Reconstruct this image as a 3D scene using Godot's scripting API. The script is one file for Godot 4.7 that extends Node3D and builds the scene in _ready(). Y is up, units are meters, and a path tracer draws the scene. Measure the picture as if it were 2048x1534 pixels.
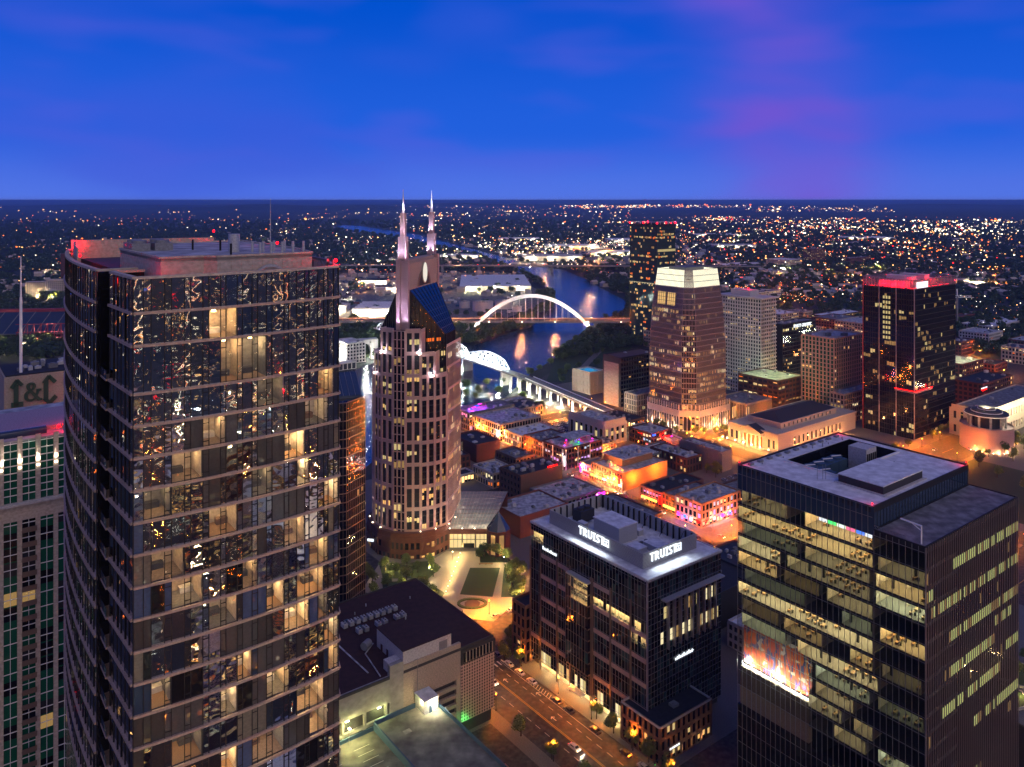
extends Node3D
# A river city at dusk seen from the air. Metres, y up; the camera looks along -Z, so depth d in comments means -z.

const TURN := 0.651                                   # the street grid is turned by this much about y
const GA := Vector3(-0.606, 0, -0.795)                # avenue direction, away and to one side
const GB := Vector3(0.795, 0, -0.606)                 # cross street direction
const EYE := 182.0

var rng := RandomNumberGenerator.new()
var M := {}
var names := {}
var unit_quad: ArrayMesh
var unit_box: ArrayMesh
var tex := {}


class MB:
	var v := PackedVector3Array()
	var n := PackedVector3Array()
	func tri(a: Vector3, b: Vector3, c: Vector3) -> void:
		var nn := (b - a).cross(c - a).normalized()
		v.append_array(PackedVector3Array([a, c, b]))
		n.append_array(PackedVector3Array([nn, nn, nn]))
	func quad(a: Vector3, b: Vector3, c: Vector3, d: Vector3) -> void:   # counter-clockwise seen from its front
		var nn := (b - a).cross(d - a).normalized()
		v.append_array(PackedVector3Array([a, c, b, a, d, c]))
		n.append_array(PackedVector3Array([nn, nn, nn, nn, nn, nn]))
	func squad(a: Vector3, b: Vector3, c: Vector3, d: Vector3, na: Vector3, nb: Vector3, nc: Vector3, nd: Vector3) -> void:
		v.append_array(PackedVector3Array([a, c, b, a, d, c]))
		n.append_array(PackedVector3Array([na, nc, nb, na, nd, nc]))
	func box(c: Vector3, s: Vector3, b := Basis.IDENTITY) -> void:
		var x := b.x * s.x * 0.5
		var y := b.y * s.y * 0.5
		var z := b.z * s.z * 0.5
		quad(c - x - y + z, c + x - y + z, c + x + y + z, c - x + y + z)
		quad(c + x - y - z, c - x - y - z, c - x + y - z, c + x + y - z)
		quad(c + x - y + z, c + x - y - z, c + x + y - z, c + x + y + z)
		quad(c - x - y - z, c - x - y + z, c - x + y + z, c - x + y - z)
		quad(c - x + y + z, c + x + y + z, c + x + y - z, c - x + y - z)
		quad(c - x - y - z, c + x - y - z, c + x - y + z, c - x - y + z)
	func span(x0: float, x1: float, y0: float, y1: float, z0: float, z1: float) -> void:
		box(Vector3((x0 + x1) / 2, (y0 + y1) / 2, (z0 + z1) / 2), Vector3(absf(x1 - x0), absf(y1 - y0), absf(z1 - z0)))
	func bar(a: Vector3, b: Vector3, w: float, h := -1.0) -> void:       # a square bar between two points
		var dir := (b - a)
		var l := dir.length()
		if l < 1e-5:
			return
		dir /= l
		var side := dir.cross(Vector3.UP)
		side = Vector3.RIGHT if side.length() < 1e-3 else side.normalized()
		var up := side.cross(dir)
		box((a + b) / 2, Vector3(w, w if h < 0 else h, l), Basis(side, up, -dir))
	func prism(p: PackedVector2Array, y0: float, y1: float, cap := true, floor_too := false) -> void:   # p: (x, z) counter-clockwise seen from above with z down the page
		var k := p.size()
		for i in k:
			var a := p[i]
			var b := p[(i + 1) % k]
			quad(Vector3(a.x, y0, a.y), Vector3(b.x, y0, b.y), Vector3(b.x, y1, b.y), Vector3(a.x, y1, a.y))
		if cap:
			var t := Geometry2D.triangulate_polygon(p)
			for i in range(0, t.size(), 3):
				var q := [p[t[i]], p[t[i + 1]], p[t[i + 2]]]
				var a := Vector3(q[0].x, y1, q[0].y)
				var b := Vector3(q[1].x, y1, q[1].y)
				var c := Vector3(q[2].x, y1, q[2].y)
				if (b - a).cross(c - a).y > 0:
					tri(a, b, c)
				else:
					tri(a, c, b)
				if floor_too:
					var o := Vector3(0, y0 - y1, 0)
					if (b - a).cross(c - a).y > 0:
						tri(a + o, c + o, b + o)
					else:
						tri(a + o, b + o, c + o)
	func tube(a: Vector3, b: Vector3, ra: float, rb: float, k := 8, caps := true) -> void:
		var dir := (b - a).normalized()
		var s := dir.cross(Vector3.UP if absf(dir.y) < 0.9 else Vector3.RIGHT).normalized()
		var t := s.cross(dir)
		for i in k:
			var a0 := TAU * i / k
			var a1 := TAU * (i + 1) / k
			var e0 := s * cos(a0) + t * sin(a0)
			var e1 := s * cos(a1) + t * sin(a1)
			squad(a + e1 * ra, a + e0 * ra, b + e0 * rb, b + e1 * rb, e1, e0, e0, e1)
			if caps:
				tri(b, b + e1 * rb, b + e0 * rb)
				tri(a, a + e0 * ra, a + e1 * ra)
	func ball(c: Vector3, r: Vector3, k := 8, rings := 5) -> void:
		for j in rings:
			var t0 := PI * j / rings
			var t1 := PI * (j + 1) / rings
			for i in k:
				var q := []
				for e in [[t1, i], [t1, i + 1], [t0, i + 1], [t0, i]]:
					q.append(Vector3(sin(e[0]) * cos(TAU * e[1] / k), cos(e[0]), -sin(e[0]) * sin(TAU * e[1] / k)))
				squad(c + q[0] * r, c + q[1] * r, c + q[2] * r, c + q[3] * r, q[0], q[1], q[2], q[3])
	func mesh() -> ArrayMesh:
		var m := ArrayMesh.new()
		var a := []
		a.resize(Mesh.ARRAY_MAX)
		a[Mesh.ARRAY_VERTEX] = v
		a[Mesh.ARRAY_NORMAL] = n
		m.add_surface_from_arrays(Mesh.PRIMITIVE_TRIANGLES, a)
		return m


func lin(r: float, g: float, b: float) -> Color:
	return Color(r, g, b).linear_to_srgb()


func numbered(called: String) -> String:
	if not names.has(called):
		names[called] = 0
		return called
	names[called] += 1
	return "%s_%03d" % [called, names[called]]


func put(mb: MB, called: String, m: Material, parent: Node = self, kind := "") -> MeshInstance3D:
	if mb.v.is_empty():
		return null
	return put_mesh(mb.mesh(), called, m, parent, kind)


func put_mesh(mesh: Mesh, called: String, m: Material, parent: Node = self, kind := "") -> MeshInstance3D:
	var o := MeshInstance3D.new()
	o.name = numbered(called) if parent == self else called
	o.mesh = mesh
	o.material_override = m
	parent.add_child(o, true)
	if kind:
		o.set_meta("kind", kind)
	return o


func tag(o: Node, label: String, category: String, group := "") -> Node:
	o.set_meta("label", label)
	o.set_meta("category", category)
	if group:
		o.set_meta("group", group)
	return o


func thing(called: String, label: String, category: String, at := Vector3.ZERO, turn := 0.0, group := "") -> Node3D:
	var o := Node3D.new()
	o.name = numbered(called)
	add_child(o)
	o.position = at
	o.rotation.y = turn
	tag(o, label, category, group)
	return o


func copy_of(src: Node3D, at: Vector3, turn: float, label: String, group := "") -> Node3D:
	var c: Node3D = src.duplicate()
	c.name = numbered(String(src.name).rstrip("0123456789").rstrip("_"))
	add_child(c)
	c.position = at
	c.rotation.y = turn
	tag(c, label, src.get_meta("category"), group)
	return c


func struct(mb: MB, called: String, m: Material) -> MeshInstance3D:
	return put(mb, called, m, self, "structure")


func ground(x: float, d: float, y := 0.0) -> Vector3:
	return Vector3(x, y, -d)


# ---------------------------------------------------------------- materials
func grain(key: String, lo: float, hi: float, freq: float, octaves := 4, kind := FastNoiseLite.TYPE_SIMPLEX_SMOOTH, size := 256, sharp := 1.0) -> ImageTexture:
	if tex.has(key):
		return tex[key]
	var f := FastNoiseLite.new()
	f.seed = hash(key) % 1000
	f.noise_type = kind
	f.frequency = freq
	f.fractal_octaves = octaves
	var im := f.get_seamless_image(size, size)
	im.convert(Image.FORMAT_RGB8)
	for y in size:
		for x in size:
			var k := clampf((im.get_pixel(x, y).r - 0.5) * sharp + 0.5, 0, 1)
			var c := lerpf(lo, hi, k)
			im.set_pixel(x, y, Color(c, c, c))
	tex[key] = ImageTexture.create_from_image(im)
	return tex[key]


func waves(key: String, freq: float, strength: float) -> ImageTexture:
	if tex.has(key):
		return tex[key]
	var f := FastNoiseLite.new()
	f.seed = 77
	f.frequency = freq
	f.fractal_octaves = 2
	var im := f.get_seamless_image(256, 256)
	im.convert(Image.FORMAT_RGBA8)
	im.bump_map_to_normal_map(strength)
	tex[key] = ImageTexture.create_from_image(im)
	return tex[key]


func mat(key: String, c: Color, rough := 0.8, metal := 0.0, grained: Texture2D = null, scale := 0.1) -> StandardMaterial3D:
	if M.has(key):
		return M[key]
	var m := StandardMaterial3D.new()
	m.resource_name = key
	m.albedo_color = c
	m.roughness = rough
	m.metallic = metal
	if grained:
		m.albedo_texture = grained
		m.uv1_triplanar = true
		m.uv1_world_triplanar = true
		m.uv1_scale = Vector3.ONE * scale
	M[key] = m
	return m


func glow(key: String, c: Color, energy: float, base := Color(0.02, 0.02, 0.02)) -> StandardMaterial3D:   # a thing that gives off light
	if M.has(key):
		return M[key]
	var m := StandardMaterial3D.new()
	m.resource_name = key
	m.albedo_color = base
	m.roughness = 0.2
	m.emission_enabled = true
	m.emission = c
	m.emission_energy_multiplier = energy
	M[key] = m
	return m


func lamp(parent: Node, at: Vector3, c: Color, energy: float, size := 0.25) -> OmniLight3D:
	var l := OmniLight3D.new()
	l.name = "lamp_light"
	l.light_color = c
	l.light_energy = energy * 3.0
	l.light_size = size
	l.omni_range = 90.0
	l.omni_attenuation = 2.0
	l.shadow_enabled = true
	parent.add_child(l, true)
	l.position = at
	return l


func spot(parent: Node, at: Vector3, towards: Vector3, c: Color, energy: float, angle := 40.0, size := 0.2) -> SpotLight3D:
	var l := SpotLight3D.new()
	l.name = "spot_light"
	l.light_color = c
	l.light_energy = energy * 3.0
	l.light_size = size
	l.spot_range = 150.0
	l.spot_angle = angle
	l.spot_attenuation = 2.0
	l.spot_angle_attenuation = 0.6
	l.shadow_enabled = true
	parent.add_child(l, true)
	l.position = at
	var dir := (towards - at).normalized()
	l.basis = Basis.looking_at(dir, Vector3.UP if absf(dir.y) < 0.95 else Vector3.RIGHT)
	return l


# ---------------------------------------------------------------- camera, sky, dusk light
func sky_color(az: float, el: float, f: FastNoiseLite) -> Color:      # az: degrees to the side of -Z, el: degrees up
	var low := Vector3(0.085, 0.180, 0.790)
	var mid := Vector3(0.016, 0.118, 0.730)
	var high := Vector3(0.000, 0.082, 0.620)
	var top := Vector3(0.030, 0.055, 0.200)
	var c := low.lerp(mid, smoothstep(0, 5, el)).lerp(high, smoothstep(4, 15, el)).lerp(top, smoothstep(15, 50, el))
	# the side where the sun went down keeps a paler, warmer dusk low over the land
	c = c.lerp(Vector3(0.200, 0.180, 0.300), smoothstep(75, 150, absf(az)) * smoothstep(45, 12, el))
	# thin cloud that still catches the last red light: long soft streaks
	var p := Vector3(sin(deg_to_rad(az)) * cos(deg_to_rad(el)), sin(deg_to_rad(el)), cos(deg_to_rad(az)) * cos(deg_to_rad(el)))
	var a := f.get_noise_3d(p.x * 55, p.y * 150, p.z * 55)
	var b := f.get_noise_3d(p.x * 20 + 40, p.y * 38, p.z * 20)
	var veil := smoothstep(-0.02, 0.55, b + a * 0.45)
	c = c.lerp(Vector3(0.050, 0.105, 0.690), veil * 0.6)
	var wisp := maxf(0.0, f.get_noise_3d(p.x * 70 + p.y * 60, p.y * 300, p.z * 70)) * smoothstep(0.0, 4.0, el)
	c = c.lerp(Vector3(0.120, 0.110, 0.700), wisp * 0.5)
	var bank := exp(-pow((az - 19.0 + (el - 3) * 0.16 + a * 3.0) / 4.6, 2.0)) * (0.42 + 0.58 * smoothstep(11.0, 1.0, el)) * smoothstep(22.0, 13.0, el) * (0.95 + 0.7 * a)
	c = c.lerp(Vector3(0.200, 0.085, 0.620), clampf(bank * (0.8 + wisp), 0, 0.9))
	return Color(c.x, c.y, c.z)


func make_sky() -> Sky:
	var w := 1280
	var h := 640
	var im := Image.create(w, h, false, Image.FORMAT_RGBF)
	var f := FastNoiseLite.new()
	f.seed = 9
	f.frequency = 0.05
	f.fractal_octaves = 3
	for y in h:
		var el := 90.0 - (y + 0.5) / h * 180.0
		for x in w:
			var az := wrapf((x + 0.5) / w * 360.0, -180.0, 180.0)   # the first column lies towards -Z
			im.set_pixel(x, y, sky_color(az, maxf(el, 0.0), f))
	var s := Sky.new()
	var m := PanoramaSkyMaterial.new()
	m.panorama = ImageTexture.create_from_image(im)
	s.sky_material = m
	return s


func environment() -> void:
	var cam := Camera3D.new()
	cam.name = "camera"
	cam.near = 1.0
	cam.far = 120000.0
	cam.projection = Camera3D.PROJECTION_FRUSTUM
	cam.size = 0.95875
	cam.frustum_offset = Vector2(0, -0.2294)           # a shifted lens keeps the towers upright
	add_child(cam)
	cam.position = Vector3(0, EYE, 0)
	cam.current = true

	var e := Environment.new()
	e.background_mode = Environment.BG_SKY
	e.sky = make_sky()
	e.background_energy_multiplier = 1.0
	e.tonemap_mode = Environment.TONE_MAPPER_LINEAR
	e.tonemap_exposure = 1.0
	e.sdfgi_enabled = true
	e.ssao_enabled = true
	e.ssil_enabled = true
	e.fog_enabled = true
	e.fog_density = 0.000048
	e.fog_light_color = Color(0.50, 0.68, 1.0)
	var we := WorldEnvironment.new()
	we.name = "world_environment"
	we.environment = e
	add_child(we)

	# the afterglow of the set sun: very wide and soft, low behind the camera
	var sun := DirectionalLight3D.new()
	sun.name = "afterglow"
	sun.light_color = Color(1.0, 0.90, 0.76)
	sun.light_energy = 0.28
	sun.light_angular_distance = 70.0
	sun.shadow_enabled = true
	add_child(sun)
	sun.look_at_from_position(Vector3(0.5, 0.62, 0.8), Vector3.ZERO)


# ---------------------------------------------------------------- shared shapes and building kit
func g(a: float, b: float, y := 0.0) -> Vector3:                      # street-grid coordinates: a along the avenues, b along the cross streets
	return Vector3(-0.606 * a + 0.795 * b, y, -0.795 * a - 0.606 * b)


func make_materials() -> void:
	var q := MB.new()
	q.quad(Vector3(-0.5, -0.5, 0), Vector3(0.5, -0.5, 0), Vector3(0.5, 0.5, 0), Vector3(-0.5, 0.5, 0))
	unit_quad = q.mesh()
	var u := MB.new()
	u.box(Vector3.ZERO, Vector3.ONE)
	unit_box = u.mesh()
	var fine := grain("fine", 0.72, 1.0, 0.03, 5)
	var blotch := grain("blotch", 0.80, 1.0, 0.02, 5, FastNoiseLite.TYPE_SIMPLEX_SMOOTH, 256, 1.2)
	var stain := grain("stain", 0.68, 1.0, 0.025, 5, FastNoiseLite.TYPE_PERLIN, 256, 1.5)
	mat("earth", lin(0.022, 0.030, 0.020), 0.95, 0, blotch, 0.004)
	mat("asphalt", lin(0.060, 0.057, 0.054), 0.85, 0, grain("worn", 0.55, 1.0, 0.03, 6, FastNoiseLite.TYPE_PERLIN, 512, 1.5), 0.035)
	mat("paving", lin(0.17, 0.16, 0.145), 0.9, 0, fine, 0.25)
	mat("plaza", lin(0.36, 0.33, 0.28), 0.9, 0, fine, 0.3)
	mat("concrete", lin(0.34, 0.32, 0.29), 0.9, 0, blotch, 0.08)
	mat("deck", lin(0.22, 0.21, 0.18), 0.92, 0, grain("tyre", 0.62, 1.0, 0.02, 6, FastNoiseLite.TYPE_PERLIN, 512, 1.3), 0.021)
	mat("gravel", lin(0.20, 0.19, 0.17), 0.95, 0, stain, 0.03)
	mat("carpet", lin(0.16, 0.14, 0.12), 0.95, 0, fine, 0.6)
	mat("white_roof", lin(0.80, 0.80, 0.80), 0.85, 0, blotch, 0.05)
	mat("pale_roof", lin(0.52, 0.52, 0.53), 0.85, 0, stain, 0.06)
	mat("grey_roof", lin(0.22, 0.22, 0.24), 0.9, 0, stain, 0.06)
	mat("slate_roof", lin(0.030, 0.034, 0.046), 0.7, 0, fine, 0.2)
	mat("black_roof", lin(0.025, 0.024, 0.028), 0.9, 0, blotch, 0.08)
	mat("maroon_roof", lin(0.048, 0.016, 0.014), 0.95, 0, blotch, 0.06)
	mat("pink_granite", lin(0.54, 0.36, 0.335), 0.55, 0, fine, 0.35)
	mat("tan_stone", lin(0.48, 0.39, 0.31), 0.8, 0, fine, 0.25)
	mat("brown_stone", lin(0.26, 0.18, 0.12), 0.7, 0, fine, 0.25)
	mat("cream", lin(0.62, 0.53, 0.44), 0.85, 0, fine, 0.2)
	mat("white_wall", lin(0.66, 0.63, 0.62), 0.8, 0, fine, 0.2)
	mat("red_brick", lin(0.24, 0.085, 0.060), 0.9, 0, fine, 0.5)
	mat("dark_brick", lin(0.115, 0.042, 0.034), 0.9, 0, fine, 0.5)
	mat("orange_brick", lin(0.42, 0.21, 0.10), 0.9, 0, blotch, 0.15)
	mat("brown_brick", lin(0.17, 0.095, 0.065), 0.9, 0, fine, 0.5)
	mat("grey_wall", lin(0.20, 0.20, 0.21), 0.85, 0, fine, 0.2)
	mat("dark_wall", lin(0.045, 0.042, 0.045), 0.7, 0, fine, 0.2)
	mat("bronze", lin(0.16, 0.11, 0.09), 0.5, 0.3)
	mat("band", lin(0.55, 0.40, 0.31), 0.5, 0, fine, 0.4)
	mat("frame_dark", lin(0.007, 0.007, 0.008), 0.75)
	mat("frame_pale", lin(0.28, 0.25, 0.27), 0.5, 0.3)
	mat("frame_steel", lin(0.20, 0.19, 0.20), 0.45, 0.4)
	mat("steel", lin(0.58, 0.59, 0.61), 0.5, 0.15, fine, 0.4)
	mat("equipment", lin(0.30, 0.31, 0.33), 0.6, 0.2, fine, 0.4)
	mat("white_steel", lin(0.80, 0.79, 0.78), 0.6)
	mat("wood", lin(0.30, 0.17, 0.08), 0.7, 0, fine, 0.8)
	mat("trunk", lin(0.06, 0.045, 0.03), 0.95)
	mat("leaf", lin(0.055, 0.085, 0.022), 0.8)
	mat("leaf_dark", lin(0.022, 0.042, 0.016), 0.85)
	mat("leaf_warm", lin(0.085, 0.095, 0.025), 0.8)
	for k in ["leaf", "leaf_dark", "leaf_warm"]:
		M[k].backlight_enabled = true
		M[k].backlight = Color(0.35, 0.4, 0.2)
	mat("turf", lin(0.022, 0.050, 0.012), 0.95, 0, fine, 0.6)
	mat("paint_white", lin(0.62, 0.60, 0.55), 0.8)
	mat("paint_yellow", lin(0.55, 0.36, 0.06), 0.8)
	mat("blue_rail", lin(0.040, 0.085, 0.14), 0.7)
	mat("green_letter", lin(0.015, 0.055, 0.03), 0.6)
	mat("rubber", lin(0.012, 0.012, 0.012), 0.8)
	# glass: dark coated panes that mirror the town; each sheet is a little wavy
	for k in [["glass", 0.030, 0.032, 0.036], ["glass_blue", 0.030, 0.050, 0.085], ["glass_green", 0.010, 0.085, 0.050], ["glass_navy", 0.006, 0.013, 0.030], ["glass_teal", 0.030, 0.060, 0.065], ["glass_black", 0.008, 0.008, 0.010]]:
		var m := mat(k[0], lin(k[1], k[2], k[3]), 0.06)
		m.metallic_specular = 0.6
		m.normal_enabled = true
		m.normal_texture = waves("wave", 0.02, 6.0)
		m.normal_scale = 0.10
		m.uv1_triplanar = true
		m.uv1_world_triplanar = true
		m.uv1_scale = Vector3.ONE * 0.08
	for k in [["mirror_dark", 0.56, 0.56, 0.55], ["mirror_warm", 0.64, 0.58, 0.48], ["mirror_blue", 0.40, 0.48, 0.58]]:
		var m := mat(k[0], lin(k[1], k[2], k[3]), 0.03, 1.0)
		m.normal_enabled = true
		m.normal_texture = waves("wave", 0.02, 6.0)
		m.normal_scale = 0.07
		m.uv1_triplanar = true
		m.uv1_world_triplanar = true
		m.uv1_scale = Vector3.ONE * 0.10
	for k in [["blind_grey", 0.060, 0.060, 0.066], ["blind_cream", 0.19, 0.165, 0.12], ["blind_blue", 0.03, 0.075, 0.19], ["blind_dark", 0.03, 0.03, 0.034]]:
		var m := mat(k[0], lin(k[1], k[2], k[3]), 0.5, 0, fine, 0.3)
		m.clearcoat_enabled = true
		m.clearcoat = 1.0
		m.clearcoat_roughness = 0.02
	var clear := mat("clear_glass", Color(0.85, 0.9, 0.9, 0.06), 0.0)
	clear.transparency = BaseMaterial3D.TRANSPARENCY_ALPHA
	clear.metallic_specular = 0.5
	var hr := mat("roof_glass", Color(0.62, 0.66, 0.68, 0.5), 0.12)
	hr.transparency = BaseMaterial3D.TRANSPARENCY_ALPHA
	var tint := mat("tinted_glass", Color(0.06, 0.085, 0.08, 0.42), 0.0)
	tint.transparency = BaseMaterial3D.TRANSPARENCY_ALPHA
	tint.metallic_specular = 0.5
	# windows with the lights on
	glow("lit_warm", Color(1.0, 0.80, 0.48), 0.8)
	glow("lit_dim", Color(1.0, 0.80, 0.50), 0.30)
	glow("lit_white", Color(1.0, 0.93, 0.72), 1.0)
	glow("lit_pale", Color(0.98, 0.88, 0.60), 0.62)
	glow("lit_amber", Color(1.0, 0.50, 0.16), 0.8)
	glow("lit_cool", Color(0.72, 0.86, 1.0), 0.8)
	glow("lit_pink", Color(1.0, 0.55, 0.80), 1.1)
	glow("lit_violet", Color(0.80, 0.66, 1.0), 1.0)
	glow("lit_red", Color(1.0, 0.16, 0.08), 1.0)
	glow("lit_shop", Color(1.0, 0.80, 0.50), 2.2)
	glow("crown_light", Color(1.0, 0.98, 0.84), 1.8)
	glow("sodium", Color(1.0, 0.55, 0.16), 9.0)
	glow("lamp_white", Color(1.0, 0.93, 0.80), 9.0)
	glow("beacon_red", Color(1.0, 0.02, 0.06), 9.0)
	glow("sign_white", Color(0.94, 0.97, 1.0), 1.5)
	glow("neon_pink", Color(1.0, 0.16, 0.75), 4.0)
	glow("neon_red", Color(1.0, 0.07, 0.04), 3.5)
	glow("neon_blue", Color(0.12, 0.35, 1.0), 3.5)
	glow("neon_green", Color(0.2, 1.0, 0.35), 2.5)
	glow("neon_gold", Color(1.0, 0.72, 0.28), 4.0)
	glow("head_light", Color(1.0, 0.95, 0.85), 10.0)
	glow("tail_light", Color(1.0, 0.04, 0.03), 5.0)
	glow("ceiling_light", Color(1.0, 0.90, 0.66), 2.6)


func obar(mb: MB, a: Vector3, b: Vector3, n: Vector3, w: float, dp: float) -> void:   # a bar on a wall whose outward direction is n
	var dir := b - a
	var l := dir.length()
	if l < 1e-4:
		return
	dir /= l
	var side := dir.cross(n).normalized()
	mb.box((a + b) / 2 + n * (dp / 2), Vector3(w, l, dp), Basis(side, dir, side.cross(dir)))


func bucket(bk: Dictionary, key: String) -> MB:
	if not bk.has(key):
		bk[key] = MB.new()
	return bk[key]


# One wall between four corners (lower left, lower right, upper right, upper left seen from outside): piers and sills stand proud of a glass core;
# lit windows are panes of their own. o: pier, sill, depth, lit, keys, solo (panes become parts), every
func wall_grid(t: Node3D, c00: Vector3, c10: Vector3, c11: Vector3, c01: Vector3, nc: int, nr: int, o: Dictionary, wall: MB, bk: Dictionary) -> void:
	var n := (c10 - c00).cross(c01 - c00).normalized()
	var pier: float = o.get("pier", 0.4)
	var sill: float = o.get("sill", 0.8)
	var dp: float = o.get("depth", 0.25)
	var at := func(u: float, w: float) -> Vector3: return c00.lerp(c10, u).lerp(c01.lerp(c11, u), w)
	if pier > 0:
		var every: int = o.get("pier_every", 1)
		for i in range(0, nc + 1, every):
			obar(wall, at.call(float(i) / nc, 0.0), at.call(float(i) / nc, 1.0), n, pier, dp)
	if sill > 0:
		for j in range(0, nr + 1):
			obar(wall, at.call(0.0, float(j) / nr), at.call(1.0, float(j) / nr), n, sill, dp * o.get("sill_depth", 0.9))
	var lit: float = o.get("lit", 0.15)
	var keys: Array = o.get("keys", ["lit_warm", "lit_dim", "lit_pale", "lit_white"])
	var dark: Array = o.get("dark", [])
	var solo: bool = o.get("solo", false)
	var w := c00.distance_to(c10) / nc
	var h := c00.distance_to(c01) / nr
	var mx := minf(pier / 2 / w + 0.02, 0.4)
	var my := minf(sill / 2 / h + 0.02, 0.4)
	for j in nr:
		var row := lit * (2.6 if rng.randf() < 0.25 else 0.55)
		var run := 0
		var key := ""
		for i in nc:
			if run <= 0:
				run = rng.randi_range(1, o.get("run", 3))
				key = keys[rng.randi() % keys.size()] if rng.randf() < row else (dark[rng.randi() % dark.size()] if dark else "")
			run -= 1
			if not solo and (key == "" or (key.begins_with("lit") and rng.randf() < o.get("gap", 0.25))):
				continue
			var my2: float = my + (rng.randf_range(0.0, 0.3) if key.begins_with("lit") and h > 2.0 else 0.0)
			var my3: float = my + (rng.randf_range(0.0, 0.2) if key.begins_with("lit") and h > 2.0 else 0.0)
			var p := [at.call((i + mx) / nc, (j + my2) / nr), at.call((i + 1 - mx) / nc, (j + my2) / nr), at.call((i + 1 - mx) / nc, (j + 1 - my3) / nr), at.call((i + mx) / nc, (j + 1 - my3) / nr)]
			if solo:
				var x: Vector3 = p[1] - p[0]
				var y: Vector3 = p[3] - p[0]
				var m := put_mesh(unit_quad, "window", M[key if key else o.get("glass", "glass")], t)
				m.transform = Transform3D(Basis(x, y, n), (p[0] + p[2]) / 2 + n * 0.03)
				if o.get("tilt", 0.0) > 0:
					m.basis = Basis(y.normalized(), rng.randfn(0, o.tilt)) * Basis(x.normalized(), rng.randfn(0, o.tilt)) * m.basis
			else:
				bucket(bk, key).quad(p[0] + n * 0.03, p[1] + n * 0.03, p[2] + n * 0.03, p[3] + n * 0.03)


func put_buckets(t: Node3D, bk: Dictionary, called := "lit_window") -> void:
	for k in bk:
		put(bk[k], called, M[k], t, "stuff")


func rim(mb: MB, x0: float, x1: float, z0: float, z1: float, y0: float, y1: float, w: float) -> void:   # a parapet round a flat roof
	mb.span(x0, x1, y0, y1, z1 - w, z1)
	mb.span(x0, x1, y0, y1, z0, z0 + w)
	mb.span(x0, x0 + w, y0, y1, z0 + w, z1 - w)
	mb.span(x1 - w, x1, y0, y1, z0 + w, z1 - w)


func roof_units(t: Node3D, x0: float, x1: float, z0: float, z1: float, y: float, k: int, big := 1.0) -> void:
	var used: Array[Rect2] = []
	var tries := 0
	while used.size() < k and tries < k * 12:
		tries += 1
		var s := Vector3(rng.randf_range(1.2, 3.4), rng.randf_range(0.8, 1.9), rng.randf_range(1.2, 2.8)) * big
		var r := Rect2(rng.randf_range(x0 + 1, maxf(x0 + 1.1, x1 - s.x - 1)), rng.randf_range(z0 + 1, maxf(z0 + 1.1, z1 - s.z - 1)), s.x, s.z)
		var free := true
		for q in used:
			free = free and not q.grow(0.4).intersects(r)
		if not free:
			continue
		used.append(r)
		var mb := MB.new()
		var c := Vector3(r.position.x + s.x / 2, y + s.y / 2, r.position.y + s.z / 2)
		mb.box(c, s)
		mb.tube(c + Vector3(0, s.y / 2, 0), c + Vector3(0, s.y / 2 + 0.25, 0), minf(s.x, s.z) * 0.36, minf(s.x, s.z) * 0.33, 8)
		put(mb, "roof_unit", M[["equipment", "steel", "grey_wall", "white_wall"][rng.randi() % 4]], t)


# A flat-roofed block on the street grid; its corner nearest the camera is at (a, b). o as in wall_grid, and wall, glass, roof, floors, bay, units, faces, parapet
func block(called: String, label: String, category: String, a: float, b: float, wb: float, la: float, h: float, o := {}) -> Node3D:
	var t := thing(called, label, category, g(a, b, o.get("y", 0.0)), TURN, o.get("group", ""))
	var core := MB.new()
	core.span(0, wb, 0, h - 0.3, -la, 0)
	put(core, "body", M[o.get("glass", "glass")], t)
	var wall := MB.new()
	var bk := {}
	var nr: int = o.get("floors", maxi(1, roundi(h / 3.9)))
	var bay: float = o.get("bay", 3.2)
	var faces: String = o.get("faces", "RL")
	var y0: float = o.get("foot", 0.0)
	var blank: String = o.get("blank", "")
	for f in faces:
		var c0 := Vector3(0, y0, 0)
		var c1 := Vector3(wb, y0, 0)
		if f == "L":
			c0 = Vector3(0, y0, -la)
			c1 = Vector3(0, y0, 0)
		elif f == "B":
			c0 = Vector3(wb, y0, -la)
			c1 = Vector3(0, y0, -la)
		elif f == "F":
			c0 = Vector3(wb, y0, 0)
			c1 = Vector3(wb, y0, -la)
		var up := Vector3(0, h - y0, 0)
		if f in blank:
			var nn := (c1 - c0).cross(Vector3.UP).normalized()
			obar(wall, (c0 + c1) / 2, (c0 + c1) / 2 + up, nn, c0.distance_to(c1), o.get("depth", 0.25))
		else:
			wall_grid(t, c0, c1, c1 + up, c0 + up, maxi(1, roundi(c0.distance_to(c1) / bay)), nr, o, wall, bk)
	var dp: float = o.get("depth", 0.25)
	for k in [[Vector3(0, 0, 0), Vector3(1, 0, 1)]]:
		wall.span(-dp, 0.3, 0, h, 0.0, dp)                          # corner post
	put(wall, "wall", M[o.get("wall", "tan_stone")], t)
	var rf := MB.new()
	rf.span(0.02, wb - 0.02, h - 0.3, h - 0.02, -la + 0.02, -0.02)
	var top := put(rf, "roof", M[o.get("roof", "grey_roof")], t)
	var par := MB.new()
	var ph: float = o.get("parapet", 0.9)
	if ph > 0:
		rim(par, -dp - 0.05, wb + 0.05, -la - 0.05, dp + 0.05, h - 0.25, h + ph, 0.45)
		put(par, "parapet", M[o.get("trim", o.get("wall", "tan_stone"))], t)
	put_buckets(t, bk)
	roof_units(top, 0.6, wb - 0.6, -la + 0.6, -0.6, h - 0.02, o.get("units", 4), o.get("unit_size", 1.0))
	return t


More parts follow.
